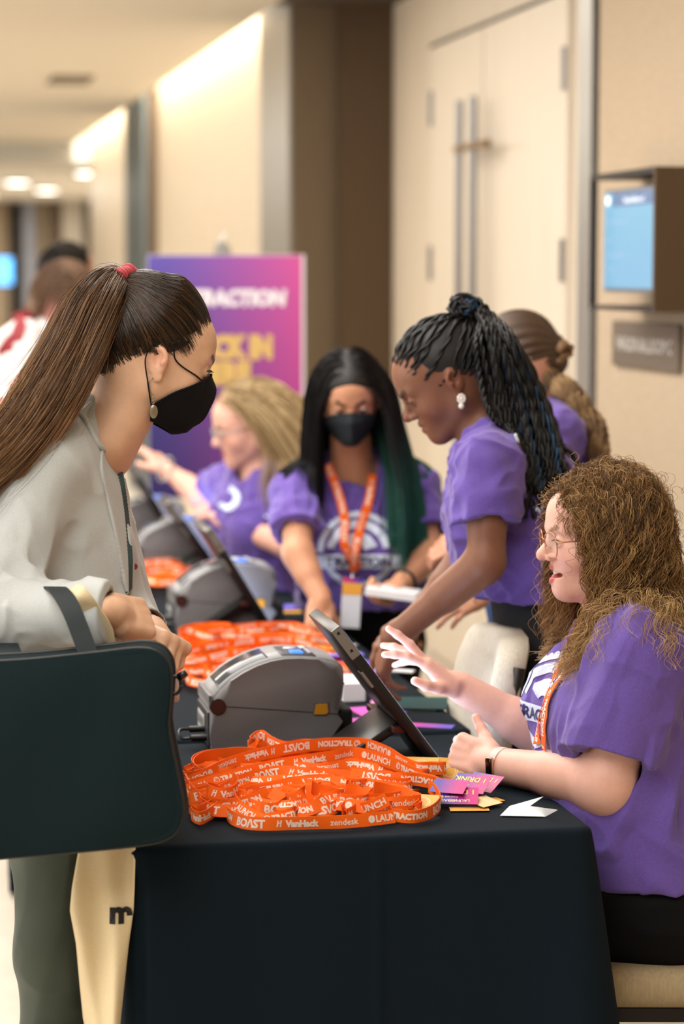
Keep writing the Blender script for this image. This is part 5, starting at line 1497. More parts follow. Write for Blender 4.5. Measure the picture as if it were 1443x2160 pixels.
    for el_, wr_, r_ in ((elR, wrR, .046), (elL, wrL, .036)):
        ax = nrm(wr_ - el_); q = wr_ - ax * .004
        lim = np.linalg.norm
        s.fn((lambda P, q=q, ax=ax: np.where(np.sqrt(((P - q) ** 2).sum(1)) < .068, (P - q) @ ax, -.06)), .003)
        s.cap(q - ax * .03, q + ax * .05, r_ - .006, r_ - .004, .003, '-')
    s.plane(at(150, 1478, 4.2), -ZUP, .006)
    # neckline and open front
    s.cap(J['neck'] + Rc @ np.array([0, .025, -.03]), c + R @ np.array([0, .0, -.06]), .062, .088, .008, '-')
    s.cap(J['neck'] + Rc @ np.array([0, .10, -.05]), J['neck'] + Rc @ np.array([0, .16, .08]), .05, .06, .01, '-')
    fA = folds([(nrm(VL(.35, 0, -1)), 12, .0060), (nrm(VL(.8, 0, -.8)), 22, .0026)], 12); fB = folds([(nrm(VL(.5, 0, 1)), 22, .0085), (nrm(VL(.1, .3, 1)), 30, .004)], 31)
    def dA(P):
        w_ = np.exp(-(np.linalg.norm(P - (elR + VL(.09, 0, .02)), axis=1) / .11) ** 2); return fA(P) + w_ * fB(P)
    s.disp = dA
    def hit(px, py, sd, a=3.6, b_=4.6):
        r = ray(px, py); r = r; t = np.linspace(a, b_, 400); P = CAM + t[:, None] * r; d = sd.ev(P); k_ = np.argmax(d < 0); return P[k_] if (d < 0).any() else at(px, py, 4.1)
    path = [(236, 955), (247, 1010), (256, 1070), (264, 1140), (269, 1210), (272, 1290), (274, 1380), (276, 1470)]
    hp = [hit(x, y, s) for x, y in path]
    for p, q in zip(hp[:-1], hp[1:]): s.cap(p, q, .0075, .0075, .003, '-')
    sj = s.build('blazer', .0032, M_blz, root)
    # collar and lapel: folded cloth lying on the blazer
    s0 = Sdf(); s0.p = s.p[:len(s.p) - (len(hp) - 1)]; s0.disp = s.disp
    def band(I, O, name, r=.0030, lift=.0045, m=None):
        I = [hit(x, y, s0) for x, y in I]; O = [hit(x, y, s0) for x, y in O]; q = Sdf()
        I = catmull(I, 44); O = catmull(O, 44); tc = nrm(CAM - I[3]); I = I + tc * lift; O = O + tc * lift
        for i in range(44): q.cap(I[i], O[i], r, r, .003)
        q.build(name, .0022, m or M_blz, sj)
    band([(192, 850), (204, 858), (216, 878), (230, 908), (240, 926)], [(168, 872), (180, 888), (194, 912), (208, 938), (222, 950)], 'collar')
    band([(238, 962), (250, 1018), (261, 1095), (267, 1180), (268, 1250)], [(214, 950), (214, 990), (226, 1050), (242, 1120), (262, 1225)], 'lapel')
    band([(245, 945), (259, 1010), (270, 1090), (277, 1170), (276, 1240)], [(237, 958), (249, 1018), (260, 1095), (266, 1180), (267, 1248)], 'lapel_shade', .0028, .0035, mat('lapel_shade_teal', S(52, 76, 80), rough=.8))  # added strip whose dark teal paints the shade inside the lapel
    for q in ((284, 1195),):
        p = hit(*q, s); MB().ball(tuple(p), .0055, (1, .5, 1), 14).build('button', mat('burgundy_button', S(120, 40, 52), rough=.3), sj, True)
    # dark top under it
    t = Sdf(); torso_prims(t, J, .0, .93, .88, .02); t.plane(J['neck'] + Rc @ np.array([0, .06, -.05]), Rc @ np.array([0, .6, .8]), .005); t.plane(at(150, 1470, 4.2), -ZUP, .006)
    t.build('top', .005, mat('teal_grey_top', S(66, 92, 96), rough=.8), root)
    # trousers
    p = Sdf(); p.ell(J['pelvis'] + ZUP * -.03, (.165, .115, .12), Rp, .05)
    for sx in (1, -1): h, k_, a_ = kn[sx]; p.cap(h, k_, .094, .062, .05); p.cap(k_, a_, .061, .048, .03)
    p.disp = folds([(nrm(VL(1, 0, .25)), 16, .0045), (nrm(VL(.2, 0, 1)), 20, .0025)], 21)
    p.build('trousers', .0045, mat('olive_trouser', S(66, 74, 62), rough=.85, sheen=.15, bump=(900, .2, .0004)), root)
    shoes(root, kn.values(), Rp)
    # ---- hair
    Mh = hair_mat('brown_hair', .34, .5); hm = lambda x, y, z: c + R @ (np.array([x, y, z]) * sc)
    base = at(260, 612, 4.10)
    hc = Sdf(); hc.ell(hm(0, -.020, .038), np.array([.080, .098, .088]) * sc, R, .02)
    hc.cap(hm(0, -.03, .085), base + VL(.035, 0, -.01), .055 * sc, .030, .05)
    hc.cap(hm(0, -.05, .0), hm(0, -.075, -.025), .060, .045, .04)
    hc.ell(hm(0, .125, -.020), np.array([.10, .085, .098]) * sc, R, .012, '-')
    for sx in (-1, 1):
        hc.ell(hm(sx * .085, .024, -.040), np.array([.04, .045, .045]) * sc, R, .012, '-')
        hc.ell(hm(sx * .085, -.020, -.046), np.array([.05, .045, .052]) * sc, R, .012, '-')
    hc.ell(hm(0, -.05, -.105), np.array([.10, .09, .062]) * sc, R, .012, '-')
    bl = np.linalg.inv(R) @ (base - c) / sc
    def groove(P):
        q = ((P - c) @ R) / sc; d = q - bl; a = np.arctan2(d[:, 0], -d[:, 2] * .9 + .2 * d[:, 1]); return .0022 * np.sin(a * 38 + 3 * vnoise(q, 30, 4)) * np.clip(np.linalg.norm(d, axis=1) / .06, 0, 1)
    hc.disp = groove
    cap_ = hc.build('hair', .0026, mat('hair_brown_base', S(44, 30, 20), rough=.5), root)
    rg = np.random.default_rng(8)
    test = lambda q, v: (q[:, 2] > -.05) & ((q[:, 1] < .060) | (q[:, 2] > .072)) & ~((q[:, 2] < .045) & (q[:, 1] > .048)) & ~((q[:, 2] < .018) & (q[:, 1] > .016)) & ~((q[:, 2] < -.018) & (q[:, 1] > -.045))
    t0_ = test; test = lambda q, v: t0_(q + (vnoise(q, 120, 3) * .006)[:, None] * np.array([0, -1, 1]), v)
    NS = 5200; rp, rn, q = scalp_points(NS, c, R, sc, rg, test, (.081, .099, .089), (0, -.020, .038))
    S_ = 18; t = np.linspace(0, 1, S_)[None, :, None]
    P = rp[:, None] * (1 - t) + base[None, None] * t
    sdh = Sdf(); sdh.p = list(hc.p); sdh.disp = None
    lay = .0015 + .004 * rg.random(NS)
    for _ in range(4):
        fl = P.reshape(-1, 3); d = sdh.ev(fl); e_ = .004
        G = np.stack([sdh.ev(fl + np.eye(3)[i] * e_) - sdh.ev(fl - np.eye(3)[i] * e_) for i in range(3)], 1); G /= np.linalg.norm(G, axis=1)[:, None] + 1e-9
        tg = np.repeat(lay, S_); mv = np.clip(tg - d, -.03, .03); P = (fl + G * mv[:, None]).reshape(NS, S_, 3); P[:, -1] = base + rg.normal(size=(NS, 3)) * .008
    cols = np.array([S(34, 22, 14), S(62, 40, 22), S(106, 72, 38), S(152, 110, 64)])
    strands('hair_strands', P, .00050, cols[np.minimum(rg.integers(0, 5, NS) // 2, 2)] * (.6 + .5 * rg.random((NS, 1))), Mh, cap_, .9)
    # baby hairs at the temple and nape
    NB = 900; rp, rn, q = scalp_points(NB, c, R, sc, rg, lambda q, v: test(q + [0, -.010, .010], v) & ~test(q, v), (.0775, .0955, .0855), (0, -.018, .034))
    dr = base - rp; dr /= np.linalg.norm(dr, axis=1, keepdims=True)
    G = grow(rp, rn * .22 + dr + rg.normal(size=rn.shape) * .10, .018 + .022 * rg.random(NB), 10, .0, None)
    strands('baby_hair', G, .00028, cols[rg.integers(1, 3, NB)], Mh, cap_, .3)
    # ponytail
    NP = 5600; guide = catmull([base, at(236, 598, 4.10), at(196, 650, 4.06), at(150, 745, 4.03), at(98, 840, 4.0), at(40, 925, 3.98), at(-40, 1010, 3.98), at(-110, 1100, 3.98)], 44)
    T, A, B = frames(guide); u = np.linspace(0, 1, 44)
    wid = np.interp(u, [0, .04, .12, .3, .55, .8, 1], [.012, .020, .040, .058, .064, .060, .035])
    a0 = rg.random(NP) * 2 * math.pi; rr = np.sqrt(rg.random(NP)); cl_ = rg.integers(0, 90, NP); ca = rg.random(90) * 2 * math.pi; cr = np.sqrt(rg.random(90))
    mixc = np.interp(u, [0, .3, 1], [.1, .55, .8])[None]
    X = (1 - mixc) * (rr * np.cos(a0))[:, None] + mixc * ((cr[cl_] * np.cos(ca[cl_]))[:, None] + .28 * (rr * np.cos(a0))[:, None])
    Y = (1 - mixc) * (rr * np.sin(a0))[:, None] + mixc * ((cr[cl_] * np.sin(ca[cl_]))[:, None] + .28 * (rr * np.sin(a0))[:, None])
    wob = (.20 * np.sin(u[None] * 8 + (ca[cl_])[:, None] * 3) + .10 * np.sin(u[None] * 21 + (ca[cl_])[:, None] * 7)) * np.clip(u[None] * 1.6, 0, 1)
    lag = (.9 + .25 * rg.random(NP))
    idx = np.clip(u[None] * lag[:, None], 0, 1) * 43; i0 = np.minimum(idx.astype(int), 42); f_ = (idx - i0)[..., None]
    Gp = guide[i0] * (1 - f_) + guide[i0 + 1] * f_; Ap = A[i0]; Bp = B[i0]; wv = wid[None]
    P = Gp + Ap * (wv * (X + wob))[..., None] + Bp * (wv * (Y * .75 + wob * .5))[..., None]
    tone = np.clip(1.0 + 1.8 * u[None] + (rg.random(90)[cl_] - .5)[:, None] * 1.8 + rg.normal(size=(NP, 1)) * .35, 0, 2.99); ti = tone.astype(int); tf = (tone - ti)[..., None]
    strands('ponytail', P, .00062, cols[ti] * (1 - tf) + cols[ti + 1] * tf, Mh, cap_, .5)
    NL = 260; il = rg.integers(0, NP, NL); PL = P[il] + (Ap[il] * (rg.normal(size=(NL, 1)) * .03 * u[None] + .010 * np.sin(u[None] * 14 + a0[il][:, None]))[..., None] + Bp[il] * (rg.normal(size=(NL, 1)) * .03 * u[None])[..., None])
    strands('loose_hair', PL, .0004, cols[rg.integers(1, 4, NL)], Mh, cap_, .4)
    # scrunchie
    k = Sdf(); ax = nrm(at(236, 600, 4.11) - base); Rr = np.stack([ax, nrm(np.cross(ax, ZUP)), np.cross(ax, nrm(np.cross(ax, ZUP)))], 1)
    k.torus(base + ax * .004, .029, .0140, Rr, .01)
    def pl(P):
        q = (P - base) @ Rr; a = np.arctan2(q[:, 2], q[:, 1]); return .0026 * np.sin(a * 13 + 2 * np.sin(a * 5)) + .001 * np.sin(a * 31)
    k.disp = pl; k.build('scrunchie', .0016, mat('red_velvet', S(160, 30, 42), rough=.75, sheen=.3), root)
    # ---- briefcase hanging on the forearm
    bag = empty('briefcase', tuple(at(150, 1600, 3.74)), 'large dark teal fabric briefcase hanging from the jacket woman\'s forearm', 'bag')
    M_bag = mat('bag_fabric', S(7, 27, 30), rough=.85, noise=(500, .12), bump=(1300, .4, .0005), spec=.2); M_pip = mat('bag_piping', S(10, 16, 18), rough=.45)
    out = [(-150, 1440), (-146, 1415), (-120, 1402), (-60, 1399), (60, 1392), (150, 1383), (215, 1376), (290, 1368), (330, 1375), (352, 1396), (360, 1425), (358, 1480), (354, 1530), (362, 1580), (374, 1640), (384, 1690), (384, 1722), (374, 1752), (350, 1771), (300, 1783), (150, 1798), (0, 1811), (-90, 1818), (-130, 1812), (-150, 1780)]
    sd = 3.72; fr = [at(x, y, sd) for x, y in out]; th = .075
    out2 = catmull([(x, y, 0) for x, y in out], 120)[:, :2]
    cen = out2.mean(0); V = []; F = []; n = len(out2)
    prof = [(0, .030), (.003, .006), (.014, 0), (.5, 0), (.986, 0), (.997, .006), (1, .03)]
    for z, ins in prof:
        for i, (x, y) in enumerate(out2):
            d = np.array([x, y]) - cen; l = np.linalg.norm(d); q = np.array([x, y]) - d / l * ins * 5110 / 3.72 * .3
            V.append(at(q[0], q[1], sd) + FH * z * th + VL(0, 0, 0))
    for j in range(len(prof) - 1):
        for i in range(n): F.append((j * n + i, j * n + (i + 1) % n, (j + 1) * n + (i + 1) % n, (j + 1) * n + i))
    V2, F2 = subdivide2(out2 + (cen - out2) / np.linalg.norm(cen - out2, axis=1)[:, None] * 3.0, [tuple(range(n))], 16.0)
    dist = np.min(np.linalg.norm(V2[:, None] - out2[None], axis=2), axis=1)
    for side in (0, 1):
        o_ = len(V)
        for (x, y), dd in zip(V2, dist): V.append(at(x, y, sd) + FH * ((th if side else 0) + (1 if side else -1) * (.013 * (1 - math.exp(-dd / 45)) - .0012 + .002 * math.sin(x * .02 + y * .013))))
        F += [tuple(i + o_ for i in (f if side else f[::-1])) for f in F2]
    link('bag_body', mesh_np('bag_body', np.array(V), F), M_bag, bag)
    for z in (.004, th - .004):
        pp = [at(x, y, sd) + FH * z for x, y in out2]; MB().tube(pp, .0032, 8).build('piping', M_pip, bag, True)
    zp = catmull([(-110, 1410, 0), (60, 1404, 0), (130, 1396, 0), (170, 1392, 0), (200, 1386, 0), (300, 1374, 0)], 40)
    MB().tube([at(x, y, sd - .002) + FH * .006 for x, y, _ in zp], .0022, 6).build('zipper', mat('zip_dark', S(30, 40, 40), rough=.4), bag, True)
    def strap(pts, wdir, wdt, name, m, th_=.0022, parent=bag):
        c_ = catmull(pts, 60); T = np.gradient(c_, axis=0); T /= np.linalg.norm(T, axis=1)[:, None]
        wd = np.asarray(wdir, float); W = wd[None] - T * (T @ wd)[:, None] if wd.ndim == 1 else wd; W /= np.linalg.norm(W, axis=1)[:, None]
        N = np.cross(T, W); V = np.concatenate([c_ + W * wdt / 2 + N * th_, c_ - W * wdt / 2 + N * th_, c_ - W * wdt / 2 - N * th_, c_ + W * wdt / 2 - N * th_])
        F = [(a * 60 + i, a * 60 + i + 1, ((a + 1) % 4) * 60 + i + 1, ((a + 1) % 4) * 60 + i) for i in range(59) for a in range(4)]
        o = link(name, mesh_np(name, V, F), m, parent)
        try: o.data.set_sharp_from_angle(angle=math.radians(50))
        except Exception: pass
        return o
    strap([at(188, 1385, 3.745), at(172, 1340, 3.755), at(150, 1285, 3.77), at(130, 1252, 3.80), at(112, 1240, 3.86), at(90, 1262, 3.93), at(75, 1320, 3.94), at(60, 1395, 3.90)], RT, .030, 'handle', mat('webbing', S(12, 26, 30), rough=.7, bump=(600, .5, .0006)))
    strap([at(28, 1396, 3.76), at(18, 1376, 3.82), at(2, 1345, 3.90), at(-20, 1320, 4.02)], RT, .040, 'handle', MATS['webbing'])
    rr_ = at(366, 1452, 3.735); k = MB(); k.tube([rr_ + RT * .010 * math.cos(t) + ZUP * .014 * math.sin(t) + FH * .03 for t in np.linspace(0, 6.3, 20)], .0028, 8)
    k.cyl(rr_ + RT * .006 + ZUP * .012 + FH * .03, rr_ + RT * .018 + ZUP * .020 + FH * .03, .006, seg=12); k.build('strap_ring', M_black, bag, True)
    # ---- cream tote
    tote = empty('tote_bag', tuple(at(215, 1900, 3.85)), 'cream canvas tote bag hanging below the dark briefcase', 'bag')
    M_tote = mat('cream_canvas', S(222, 202, 162), rough=.9, noise=(500, .05), bump=(1200, .4, .0005))
    rows = [(1420, 150, 290), (1600, 155, 290), (1790, 166, 286), (1870, 152, 284), (1920, 147, 282), (1990, 160, 272), (2080, 168, 262), (2150, 175, 255), (2200, 186, 250)]
    V = []; nx = 26
    for si in (0, 1):
        for j in range(60):
            y = 1420 + (2200 - 1420) * j / 59; x0 = np.interp(y, [r_[0] for r_ in rows], [r_[1] for r_ in rows]); x1 = np.interp(y, [r_[0] for r_ in rows], [r_[2] for r_ in rows])
            for i in range(nx):
                u = i / (nx - 1); x = x0 + (x1 - x0) * u
                dz = .020 * math.sin(math.pi * u) ** .7 * (1 if si else -1) + .014 * math.sin(5.2 * u + y * .006) + .006 * math.sin(11 * u - y * .011)
                V.append(at(x, y, 3.84 + dz))
    n = 60 * nx; F = []
    for j in range(59):
        for i in range(nx - 1):
            a = j * nx + i; F += [(a, a + 1, a + nx + 1, a + nx), (n + a, n + a + nx, n + a + nx + 1, n + a + 1)]
        F += [(j * nx, (j + 1) * nx, n + (j + 1) * nx, n + j * nx), (j * nx + nx - 1, n + j * nx + nx - 1, n + (j + 1) * nx + nx - 1, (j + 1) * nx + nx - 1)]
    for i in range(nx - 1): F.append((59 * nx + i, 59 * nx + i + 1, n + 59 * nx + i + 1, n + 59 * nx + i))
    tb = link('canvas_body', mesh_np('canvas_body', np.array(V), F), M_tote, tote)
    project.c = {}
    Vt, Ft, w_ = text_mesh('m', .05); Vt, Ft = subdivide2(Vt * .034, Ft, .012)
    project(Vt, Ft, tb, at(226, 1962, 3.78), RT, ZUP, FH, 'printed_letter', M_black, tb, .0012)
    strap([at(205, 1420, 3.86), at(222, 1345, 3.82), at(196, 1292, 3.80), at(168, 1256, 3.79), at(140, 1246, 3.84), at(122, 1258, 3.92), at(140, 1420, 3.99)], VL(.85, -.3, .45), .030, 'strap', M_tote, .0012, tote)
    return J
JA = jacket_woman()
# ------------------------------------------------------------------ the other volunteers and visitors
def volunteer(root, c, R, J, arms, skin, lipc, browc, iris, sc=1.0, eye_open=.4, vox=.004, shirt=None, shirt_m=None, legs=None, leg_m=None, hem=None, bust=.048, w_=1.0, dp=1.0, seat=False, nose=1.0, fold_seed=1, sleeve_t=.62, neck_r=.050, lip=1.0, lash=True, fsz=.9, slr=(.068, .063)):
    b = Sdf(); torso_prims(b, J, -.012, w_, dp, bust); neck_prims(b, J, c, R, sc, neck_r); head_prims(b, c, R, sc, eye_open, nose=nose, lip=lip)
    nails = []
    for (side, el, wr, hd, dorsal, curls, sp, th) in arms:
        sh = J['shL'] if side == 1 else J['shR']; arm_prims(b, sh, el, wr, (.046, .036, .039, .0255))
        nails += hand_prims(b, wr, hd - wr, dorsal, side, curls, sp, fsz, thumb=th)
    kn = []
    if legs:
        for h, k_, a_ in legs: kn.append((h, k_, a_)); b.cap(h, k_, .082, .054, .05); b.cap(k_, a_, .052, .034, .03); b.cap(a_, a_ + J['Rp'] @ np.array([0, .13, -.05]), .034, .024, .02)
    b.build('body', vox, SKIN, root, skin_col(skin, lipc, browc, c, R, sc, 0, nails if vox < .0036 else ()))
    eyes(c, R, sc, root, iris, (0, 1, -.5), lash)
    s = Sdf(); torso_prims(s, J, .009, w_ * 1.03, dp * 1.08, bust, .012, k=.06); ops = []
    if hem is not None: s.cap(J['chest'], hem, .13 * w_, .135 * w_, .08)
    for (side, el, wr, hd, dorsal, curls, sp, th) in arms:
        sh = J['shL'] if side == 1 else J['shR']; ops.append(sleeve(s, sh + ZUP * .003, el, sleeve_t, slr[0], slr[1]))
    if hem is not None: s.plane(hem, -ZUP, .008)
    for a, e, r0, r1 in ops: s.cap(a, e - nrm(e - a) * .035, r0 - .027, r1 - .021, .004, '-')
    Rc = J['Rc']; s.cap(J['neck'] + Rc @ np.array([0, .016, -.012]), J['neck'] * .45 + c * .55, .058, .070, .008, '-')
    s.disp = folds([(ZUP + .2 * Rc[:, 1], 18, .0060), (Rc[:, 1] * .8 + .6 * ZUP, 26, .0052), (Rc[:, 1] - .4 * ZUP, 36, .0026)], fold_seed)
    so = s.build('t_shirt', vox * 1.15, shirt_m or M_purple, root)
    if legs:
        p = Sdf(); p.ell(J['pelvis'] + ZUP * .03, (.155 * w_, .115 * w_, .17), J['Rp'], .05)
        for h, k_, a_ in kn: p.cap(h, k_, .088, .062, .05); p.cap(k_, a_, .060, .046, .03)
        p.ell(J['pelvis'] * .62 + J['chest'] * .38, (.126 * w_, .100 * dp, .13), Rc, .05)
        p.disp = folds([(J['Rp'][:, 0], 16, .004)], 5)
        p.build('trousers', .007, leg_m or M_blackcloth, root)
        shoes(root, kn, J['Rp'], vox=.007)
    return b, s, so
REST = ((14, 22, 14), (16, 26, 16), (20, 30, 18), (26, 34, 20))
DOWN = ((30, 30, 18), (12, 20, 14), (24, 34, 18), (36, 40, 22))
OPEN_ = ((8, 12, 8), (12, 16, 10), (18, 20, 12), (26, 26, 14))
CURLED = ((40, 50, 30), (46, 56, 32), (50, 60, 34), (54, 62, 34))
TH = ((.024, .018, -.010), (.044, .044, -.022), (.050, .068, -.032), (.046, .088, -.040))

# ---- standing woman with long dark twists
def braid_woman():
    p0 = at(1160, 1310, 5.0); root = empty('person', (p0[0], p0[1], 0), 'standing woman in purple T-shirt leaning over the table, long black twists tied high, pearl earring', 'person')
    c = at(936, 804, 4.93); R = basis(94, 34); Rc = basis(92, 20); Rp = basis(92, 4)
    J = dict(Rc=Rc, Rp=Rp, pelvis=at(1160, 1320, 5.0), chest=at(1100, 1085, 4.95), neck=at(1035, 915, 4.93), shL=at(1030, 985, 4.77), shR=at(1020, 975, 5.10))
    elL, wrL = at(1026, 1185, 4.74), at(830, 1345, 4.86)
    arms = [(1, elL, wrL, at(800, 1425, 4.89), VL(-.75, -.25, .4), DOWN, .10, TH), (-1, at(985, 1180, 5.15), at(880, 1300, 5.12), at(830, 1330, 5.1), ZUP, REST, .06, TH)]
    legs = [(at(1165, 1345, 4.91), at(1140, 1780, 4.9), at(1170, 2200, 4.95)), (at(1170, 1345, 5.1), at(1165, 1780, 5.12), at(1190, 2200, 5.15))]
    b, s, so = volunteer(root, c, R, J, arms, S(128, 84, 62), S(128, 66, 60), S(26, 18, 15), S(40, 26, 18), .99, .12, .0029, legs=legs, hem=at(1120, 1252, 4.98), leg_m=mat('black_jeans', S(20, 22, 28), rough=.85), nose=1.0, lip=1.35, fold_seed=40, w_=.97, sleeve_t=.60)
    # back print
    project.c = {}
    for t, x, y, h in (('C', 1100, 935, .030), ('//', 1137, 962, .026), ('F XR', 1150, 1052, .014), ('WES', 1142, 1084, .014)):
        V, F, w2 = text_mesh(t, .03); V, F = subdivide2(V * h, F, .01)
        project(V, F, so, at(x - 12, y, 4.7), nrm(RT + ZUP * .1), ZUP, FW, 'printed_words', M_white_print, so, .002)
    ps = Sdf(); hm = lambda x, y, z: c + R @ np.array([x, y, z])
    pl = MATS.get('pearl') or mat('pearl', S(235, 228, 218), rough=.2, coat=.6)
    lob = hm(-.080, -.008, -.036); k = MB()
    for i in range(9): a = i * 2 * math.pi / 9; k.ball(tuple(lob + RT * .0065 * math.cos(a) + ZUP * (.0075 * math.sin(a) - .006) - FH * .004), .0034, seg=8)
    k.ball(tuple(lob - ZUP * .006 - FH * .004), .0045, seg=10); k.ball(tuple(lob - ZUP * .021 - FH * .004), .0062, seg=14); k.build('earring', pl, root, True)
    # hair
    Mh = hair_mat('black_hair', .42, .3); bun = at(985, 668, 4.93)
    hc = Sdf(); hc.ell(hm(0, -.020, .038), (.078, .097, .086), R, .02); hc.cap(hm(0, -.05, .0), hm(0, -.07, -.03), .060, .045, .04)
    hc.ell(hm(0, .125, -.022), (.10, .086, .094), R, .012, '-')
    for sx in (-1, 1):
        hc.ell(hm(sx * .085, .026, -.038), (.04, .048, .045), R, .012, '-'); hc.ell(hm(sx * .085, -.018, -.040), (.05, .040, .045), R, .012, '-')
    hc.ell(hm(0, -.05, -.11), (.10, .09, .06), R, .012, '-')
    cp = hc.build('hair', .0035, mat('hair_black_base', S(14, 12, 12), rough=.5), root)
    sdh = Sdf(); sdh.p = list(hc.p)
    Vs = []; Fs = []; cs = []; nn = 0
    def add(P, r, col):
        nonlocal nn
        n = len(P); u = np.linspace(0, 1, n); rr = r * (1 + .16 * np.sin(np.arange(n) * 1.25)); rr[-2:] *= .5
        ph = np.arange(n) * .55; T, A, B = frames(P)
        for q in (0, math.pi):
            C_ = P + (A * np.cos(ph + q)[:, None] + B * np.sin(ph + q)[:, None]) * (r * .55)
            v, f = tube_np(C_, rr * .68, 6); Vs.append(v); Fs.extend([tuple(i + nn for i in g) for g in f]); nn += len(v); cs.append(np.repeat(np.asarray(col)[None], len(v), 0))
    rg = np.random.default_rng(3); dark = np.array(S(13, 12, 13)); teal = np.array(S(14, 50, 78)); gry = np.array(S(40, 50, 54))
    bl = R.T @ (bun - c)
    for k in range(30):    # rows from the hairline to the knot
        sg = -1 if k < 21 else 1; kk = k if k < 13 else (k - 13 if k < 21 else k - 21)
        if k < 13: x = -.056 + .112 * k / 12; y = .060 + .012 * (1 - (x / .07) ** 2) - .5 * max(0, abs(x) - .045); z = .080 - 7.5 * x * x
        else: x = sg * (.064 + .001 * kk); y = .052 - .018 * kk; z = .052 - .022 * kk if kk < 3 else -.004 - .008 * (kk - 3)
        p0_ = np.array([x, y, z]); P = np.array([p0_ * (1 - t) + bl * t for t in np.linspace(0, 1, 42)])
        P = P + np.stack([.0035 * np.sin(np.arange(42) * .55 + k * 2), 0 * P[:, 0], .0], 1) * np.array([1, 0, 0]) if False else P
        P = c + P @ R.T
        P += R[:, 0] * (.0028 * np.sin(np.arange(42) * .62 + k * 1.7))[:, None]
        for _ in range(4):
            d = sdh.ev(P); e_ = .004; G = np.stack([sdh.ev(P + np.eye(3)[i] * e_) - sdh.ev(P - np.eye(3)[i] * e_) for i in range(3)], 1); G /= np.linalg.norm(G, axis=1)[:, None] + 1e-9
            P = P + G * np.clip(.0022 - d, -.05, .05)[:, None]
        P[-3:] = bun + rg.normal(size=(3, 3)) * .008
        add(P[:-1], .0042, dark * (.8 + .7 * rg.random()))
    for k in range(16):    # the wrapped knot
        a0 = rg.random() * 6.28; ax_ = nrm(rg.normal(size=3) + np.array([0, 0, 1.4])); u1 = nrm(np.cross(ax_, [.3, .4, .5])); u2 = np.cross(ax_, u1); r_ = .022 + .018 * rg.random()
        P = np.array([bun + ZUP * .012 + (u1 * math.cos(t + a0) + u2 * math.sin(t + a0) * .8) * r_ + ax_ * .008 * math.sin(2 * t) for t in np.linspace(0, 5.2, 40)]); add(P, .0046, (teal if k % 3 == 0 else dark) * (.7 + .6 * rg.random()))
    add(np.array(catmull([bun, bun + ZUP * .03 - RT * .03, bun + ZUP * .042 - RT * .028], 16)), .004, dark)
    NB = 92
    for k in range(NB):
        t = rg.random(); w1 = rg.normal()
        mid = [(1030 + 55 * t, 720 + 10 * w1), (1050 + 105 * t, 850), (1072 + 122 * t, 960 + 20 * t), (1095 + 108 * t, 1030 + rg.uniform(-30, 60) * (1 - .3 * t))]
        if k % 9 == 0: mid = [(1015, 720), (1025 + 20 * t, 820), (1060 + 20 * t, 930), (1085 + 20 * t, 1020), (1105 + 15 * t, 1095)]
        if k % 13 == 0: mid = [(1005, 720), (1012, 790), (1028, 860), (1055, 900)]
        dd = 4.93 - .11 * math.sin(math.pi * min(1, .3 + .7 * rg.random())) * rg.choice([1, 1, -1])
        P = [bun + rg.normal(size=3) * .01, at(1005 + 25 * t, 655 + 12 * rg.random(), 4.93 + .02 * rg.normal())]
        P += [at(x, y, 4.93 + (dd - 4.93) * (1 if i_ < 2 else 1.25)) for i_, (x, y) in enumerate(mid)]
        P = catmull(P, 110); P += np.stack([vnoise(P, 26, q + k) for q in range(3)], 1) * .0055 * np.linspace(0, 1, 110)[:, None]
        d = s.ev(P); e_ = .004; hit_ = d < .006
        if hit_.any():
            G = np.stack([s.ev(P + np.eye(3)[i] * e_) - s.ev(P - np.eye(3)[i] * e_) for i in range(3)], 1); G /= np.linalg.norm(G, axis=1)[:, None] + 1e-9
            P = P + G * np.clip(.007 - d, 0, .03)[:, None] * hit_[:, None]
        add(P, .0050, (teal if k % 8 == 0 else dark) * (.6 + .6 * rg.random()))
    link('twists', mesh_np('twists', np.vstack(Vs), Fs, col=np.vstack(cs)), Mh, cp)
    NB = 500; rp, rn, q = scalp_points(NB, c, R, 1.0, rg, lambda q, v: ((q[:, 2] > -.03) & (q[:, 1] < .072) & (q[:, 1] > .01) & (q[:, 2] < .085)), (.0775, .0955, .0845), (0, -.018, .036))
    G = grow(rp, rn * .15 - R[:, 1][None] * .9 + rg.normal(size=rn.shape) * .3, .012 + .012 * rg.random(NB), 8, .0, None)
    strands('baby_hair', G, .00035, np.repeat(dark[None], NB, 0), Mh, cp, .3)
braid_woman()

